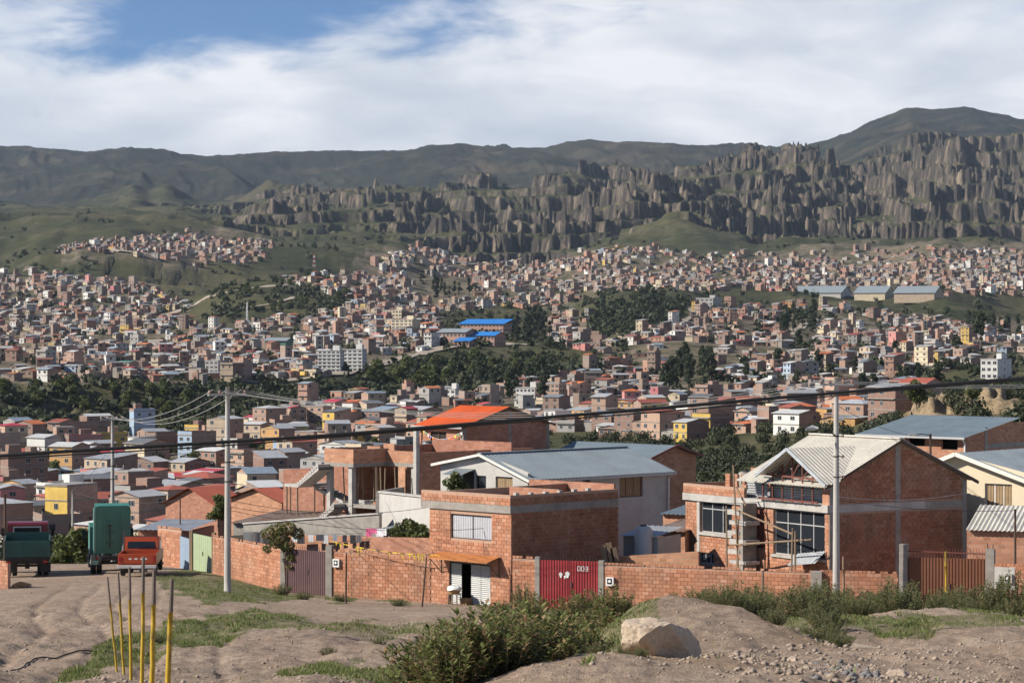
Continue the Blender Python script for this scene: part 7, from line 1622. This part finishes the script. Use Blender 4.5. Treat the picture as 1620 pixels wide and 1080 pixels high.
def ground_pts(X, Y): return np.stack([X, Y, H(X, Y)], 1)
def samp_all(g, n):
    Y = np.exp(g.uniform(math.log(34), math.log(128), n)); X = g.uniform(-.215, .215, n) * Y; k = (fbm(X * .35, Y * .2, 3, 13) > -.08) | (g.random(n) < .25); return ground_pts(X[k], Y[k])
def samp_poly(poly, y0=36, y1=110):
    def f(g, n):
        Y = g.uniform(y0, y1, n * 12); X = g.uniform(-.215, .215, n * 12) * Y; px, py = proj(X, Y, H(X, Y)); k = inpoly(px, py, poly); return ground_pts(X[k][:n], Y[k][:n])
    return f
scatter_stones('pebbles', 15000, samp_all, .012, .07, M_STONE, 'small stones scattered over the trodden ground', 1)
scatter_stones('rubble', 2200, samp_poly([(1150, 1030), (1290, 1012), (1400, 1035), (1400, 1079), (1180, 1079)]), .02, .11, M_STONE, 'heap of broken brick and stone below the weeds at right', 2)
scatter_stones('slate_chips', 900, samp_poly([(1290, 1040), (1370, 1035), (1400, 1079), (1280, 1079)]), .03, .12, M_SLATE, 'dark grey slaty chips in the rubble at lower right', 3)
scatter_stones('gravel', 2600, samp_poly([(1380, 1025), (1640, 1005), (1640, 1085), (1360, 1085)]), .015, .08, M_STONE, 'loose gravel of the track at lower right', 4)
scatter_stones('rubble', 260, samp_poly([(790, 955), (850, 950), (860, 975), (790, 975)], 70, 118), .04, .16, mat('pale_rubble', (.55, .50, .44), .95, .2, 5), 'little heap of pale rubble before the shop', 5)
# ---- weeds and shrubs
M_SHRUB = leaf_mat('shrub_leaves', (.085, .115, .032), (.20, .225, .075), .3, dry=(.34, .22, .12)); M_WEED = leaf_mat('weed_leaves', (.095, .125, .040), (.185, .205, .085), .3, dry=(.23, .19, .10)); M_GRASS = leaf_mat('grass_blades', (.115, .165, .036), (.19, .225, .070), .3, dry=(.30, .25, .13)); M_STEM = mat('plant_stem', (.15, .12, .07), .9, .3, 5)
def shrub_proto(seed, stems, per, leaf, spread, m, droop=.25, slim=2.3):
    """upright leafy stems from one root, leaves spiralling up each stem; unit height"""
    g = np.random.default_rng(seed); V = []; mt = MB()
    for k in range(stems):
        a = g.uniform(0, 6.28); r1 = spread * math.sqrt(g.random()); top = np.array([math.cos(a) * r1, math.sin(a) * r1, g.uniform(.55, 1.0) * (1 - .35 * r1 / max(spread, .01))]); foot = top * np.array([.25, .25, 0]); mid = (top + foot) / 2 + np.array([math.cos(a), math.sin(a), 0]) * .05
        mt.tube([tuple(foot), tuple(mid), tuple(top)], [.009, .007, .003], M_STEM, 4, cap=False)
        for j in range(per):
            t = 1.0 - .80 * ((j + g.random()) / per) ** 1.5; p = foot * (1 - t) ** 2 + mid * 2 * t * (1 - t) + top * t * t; b = j * 2.4 + g.uniform(-.4, .4); up = g.uniform(.25, 1.0) if t > .75 else g.uniform(-droop, .8)
            d = np.array([math.cos(b), math.sin(b), up]); d /= np.linalg.norm(d); s = np.cross(d, [0, 0, 1.0]); s /= np.linalg.norm(s) + 1e-9; L = leaf * g.uniform(.6, 1.25) * (1.1 - .4 * t); w = L / slim; q = p + d * L * .12
            V += [q, q + d * L * .5 + s * w / 2 + np.array([0, 0, L * .06]), q + d * L, q + d * L * .5 - s * w / 2 + np.array([0, 0, L * .06])]
    me = mesh_np('foliage', np.array(V), np.arange(len(V)).reshape(-1, 4), [m]); tm = bpy.data.meshes.new('stems'); tm.from_pydata(mt.v, [], mt.f); tm.materials.append(M_STEM); tm.update(); return me, tm
SH = [shrub_proto(400 + k, 62, 34, .135, .62, M_SHRUB) for k in range(4)]
WD = [shrub_proto(500 + k, 56, 34, .105, .60, M_WEED, slim=2.6) for k in range(4)]
SPARSE = shrub_proto(600, 16, 16, .10, .5, M_SHRUB); TALL = shrub_proto(601, 90, 26, .15, .45, M_WEED, slim=7.0)
def plant(name, proto, px, Y, h, label, cat, group=None, wide=1.0, z=None):
    X = (px - 810) * Y / F; r = empty(name, (X, Y, (Hs(X, Y) if z is None else z) - .06), random.uniform(0, 6.28)); r.scale = (h * wide, h * wide, h); tag(r, label, cat, group)
    for n_, me in zip(('foliage', 'stems'), proto): o = bpy.data.objects.new(n_, me); COL.objects.link(o); o.parent = r
random.seed(21)
BIG = [(690, 40, .95), (760, 40.5, 1.0), (835, 42, .95), (885, 46, .9), (735, 46, 1.0), (800, 48, 1.15), (855, 51, 1.1), (900, 56, 1.0), (770, 55, 1.05), (825, 60, 1.15), (915, 66, 1.1), (870, 68, 1.2), (945, 76, 1.3), (905, 82, 1.3), (968, 88, 1.5), (930, 95, 1.6), (800, 70, .9), (668, 45, .7), (990, 96, 1.0), (845, 80, 1.1), (720, 37, .8), (800, 37.5, .8)]
BIG.sort()
for k, (px, Y, h) in enumerate(BIG):
    plant('shrub', SH[k % 4], px, Y, h * (1.5 if Y < 60 else .95), 'leafy shrub in the ditch thicket left of the boulder, %s from the left' % ORD[k].replace('leftmost', 'first'), 'shrub', 'shrubs of the ditch thicket', random.uniform(.85, 1.1))
xs_ = sorted([random.uniform(1085, 1640) for _ in range(40)])
for k, px in enumerate(xs_):
    Y = random.choice([random.uniform(84, 96), random.uniform(96, 107)]); h = random.uniform(1.0, 1.85); tl = (k % 9 == 4)
    plant('tall_grass_tuft' if tl else 'weed', TALL if tl else random.choice(WD), px, Y, h * (1.15 if tl else 1), '%s in the weed belt along the right wall, %s from the left' % ('pale tall grass tuft' if tl else 'grey-green bushy weed', ORD[k].replace('leftmost', 'first')), 'weed', 'weeds along the right wall', random.uniform(.95, 1.35))
xs_ = sorted([random.uniform(1110, 1330) for _ in range(12)])
for k, px in enumerate(xs_): Y = random.uniform(54, 72); plant('weed', random.choice(WD), px, Y, random.uniform(.45, .8), 'low dark weed on the slope right of the boulder, %s from the left' % ORD[k].replace('leftmost', 'first'), 'weed', 'low weeds right of the boulder', 1.4)
for (px, Y, h, w, l) in ((795, 113, .7, 1, 'leafy weed at the right of the shop door'), (828, 113, 1.5, .7, 'thin tall weed in front of the short wall by the red gate'), (480, 121, .55, 1.2, 'green clump at the foot of the purple-brown gate'), (447, 125, .8, 1.1, 'green clump by the post of the purple-brown gate'), (540, 121, .55, 1.3, 'green clump at the foot of the taped brick wall, left'), (630, 117, .5, 1.6, 'green clump at the foot of the taped brick wall, right'), (985, 108, .9, 1.2, 'green weed right of the red gate post'), (1020, 109, .6, 1.4, 'low green weed under the long right wall'), (250, 66, .35, 1.3, 'low dark tuft on the track edge behind the stakes'), (560, 78, .3, 1.3, 'dry low tuft on the bare ground left of the shop'), (600, 64, .28, 1.4, 'dry low tuft in the middle of the bare ground'), (520, 60, .3, 1.4, 'low tuft at the end of the grass strip'), (590, 92, .3, 1.5, 'dry tuft near the dark stakes'), (985, 40.5, .28, 1.4, 'low green tuft at the left foot of the boulder'), (1010, 38.5, .22, 1.6, 'low green tuft in front of the boulder'), (945, 41, .3, 1.3, 'green tuft on the left flank of the mound'), (1180, 118, 1.5, .8, 'pale weed behind the long wall below the scaffold')):
    plant('weed', random.choice(WD), px, Y, h, l, 'weed', None, w)
# creeper hanging over the wall beside the purple-brown gate
cr = empty('creeper', at(446, 846, 129.3)); tag(cr, 'leafy creeper tumbling over the wall beside the purple-brown gate', 'creeper')
g_ = np.random.default_rng(8); cn = np.array([(-.7, -.1, .1), (-.2, -.15, .3), (.35, -.15, .35), (.8, -.1, .1), (-.3, -.2, -.4), (.3, -.25, -.5), (.55, -.2, -1.1), (-.75, -.15, -.7), (0, -.1, 0), (.4, -.25, -1.6)]); V, Fq = leaf_cloud(cn, np.array([.4, .45, .45, .35, .35, .4, .28, .25, .5, .18]), 2600, .085, g_)
o = bpy.data.objects.new('foliage', mesh_np('foliage', V, Fq, [M_SHRUB])); link(o, cr); mb = MB()
for c in cn: mb.tube([(.2, .0, -2.6), (.1, -.05, -.9), tuple(c)], [.03, .02, .008], M_STEM, 5)
mb.build('stems', cr)
# ---- grass blades on the verges
def grass():
    g = np.random.default_rng(31); n0 = 900000; Y = np.exp(g.uniform(math.log(34.5), math.log(131), n0)); X = g.uniform(-.212, .212, n0) * Y; c = grass_at(X, Y); tuft = np.clip(.35 + 1.8 * fbm(X * 1.7, Y * .9, 3, 15), 0, 1)
    k = g.random(n0) < np.maximum(c * (.25 + .75 * tuft), .004 * (tuft > .8)); X, Y = X[k], Y[k]; n = len(X); P = ground_pts(X, Y); h = g.uniform(.03, .10, n) * (.6 + .8 * tuft[k]); a = g.uniform(0, 6.28, n); w = h * .10 + .005
    lean = g.normal(size=(n, 2)) * .45; V = np.zeros((n, 3, 3)); d = np.stack([np.cos(a) * w, np.sin(a) * w, 0 * a], 1); V[:, 0] = P - d; V[:, 1] = P + d; V[:, 2] = P + np.stack([lean[:, 0] * h, lean[:, 1] * h, h], 1)
    o = bpy.data.objects.new('grass', mesh_np('grass', V.reshape(-1, 3), np.arange(3 * n).reshape(n, 3), [M_GRASS])); link(o); tag(o, 'short green grass on the verges and mound', 'grass', kind='stuff'); print('blades', n)
grass()
# black hose across the dirt track
mb = MB(); pts = []; hp = np.array(((-40, 1032), (0, 1030), (20, 1026), (60, 1019), (110, 1016), (150, 1014), (185, 1010), (218, 1008)), float)
for t in np.linspace(0, 7, 50):
    px, py = np.interp(t, range(8), hp[:, 0]), np.interp(t, range(8), hp[:, 1]); Y = 6400 / (py - 904.0); X = (px - 810) * Y / F; pts.append((X, Y, Hs(X, Y) + .03))
mb.tube(pts, .018, M_BLACK, 6); o = mb.build('hose', None, smooth=True); tag(o, 'thin black hose lying across the dirt track', 'hose')
# ------------------------------------------------------------------ haze: the air of the valley
mh = bpy.data.materials.new('haze'); mh.use_nodes = True; t = mh.node_tree; t.nodes.clear(); n = NT(t)
pv = n('ShaderNodeVolumePrincipled', {'Color': (.66, .81, 1.0, 1), 'Density': 2.1e-5, 'Anisotropy': 0.1}); n('ShaderNodeOutputMaterial', {'Volume': pv.outputs[0]})
mb = MB(); mb.box(-3900, 3900, -60, 12450, -75, 1150, mh); o = mb.build('haze'); tag(o, 'thin blue haze filling the valley air', 'haze', kind='stuff')
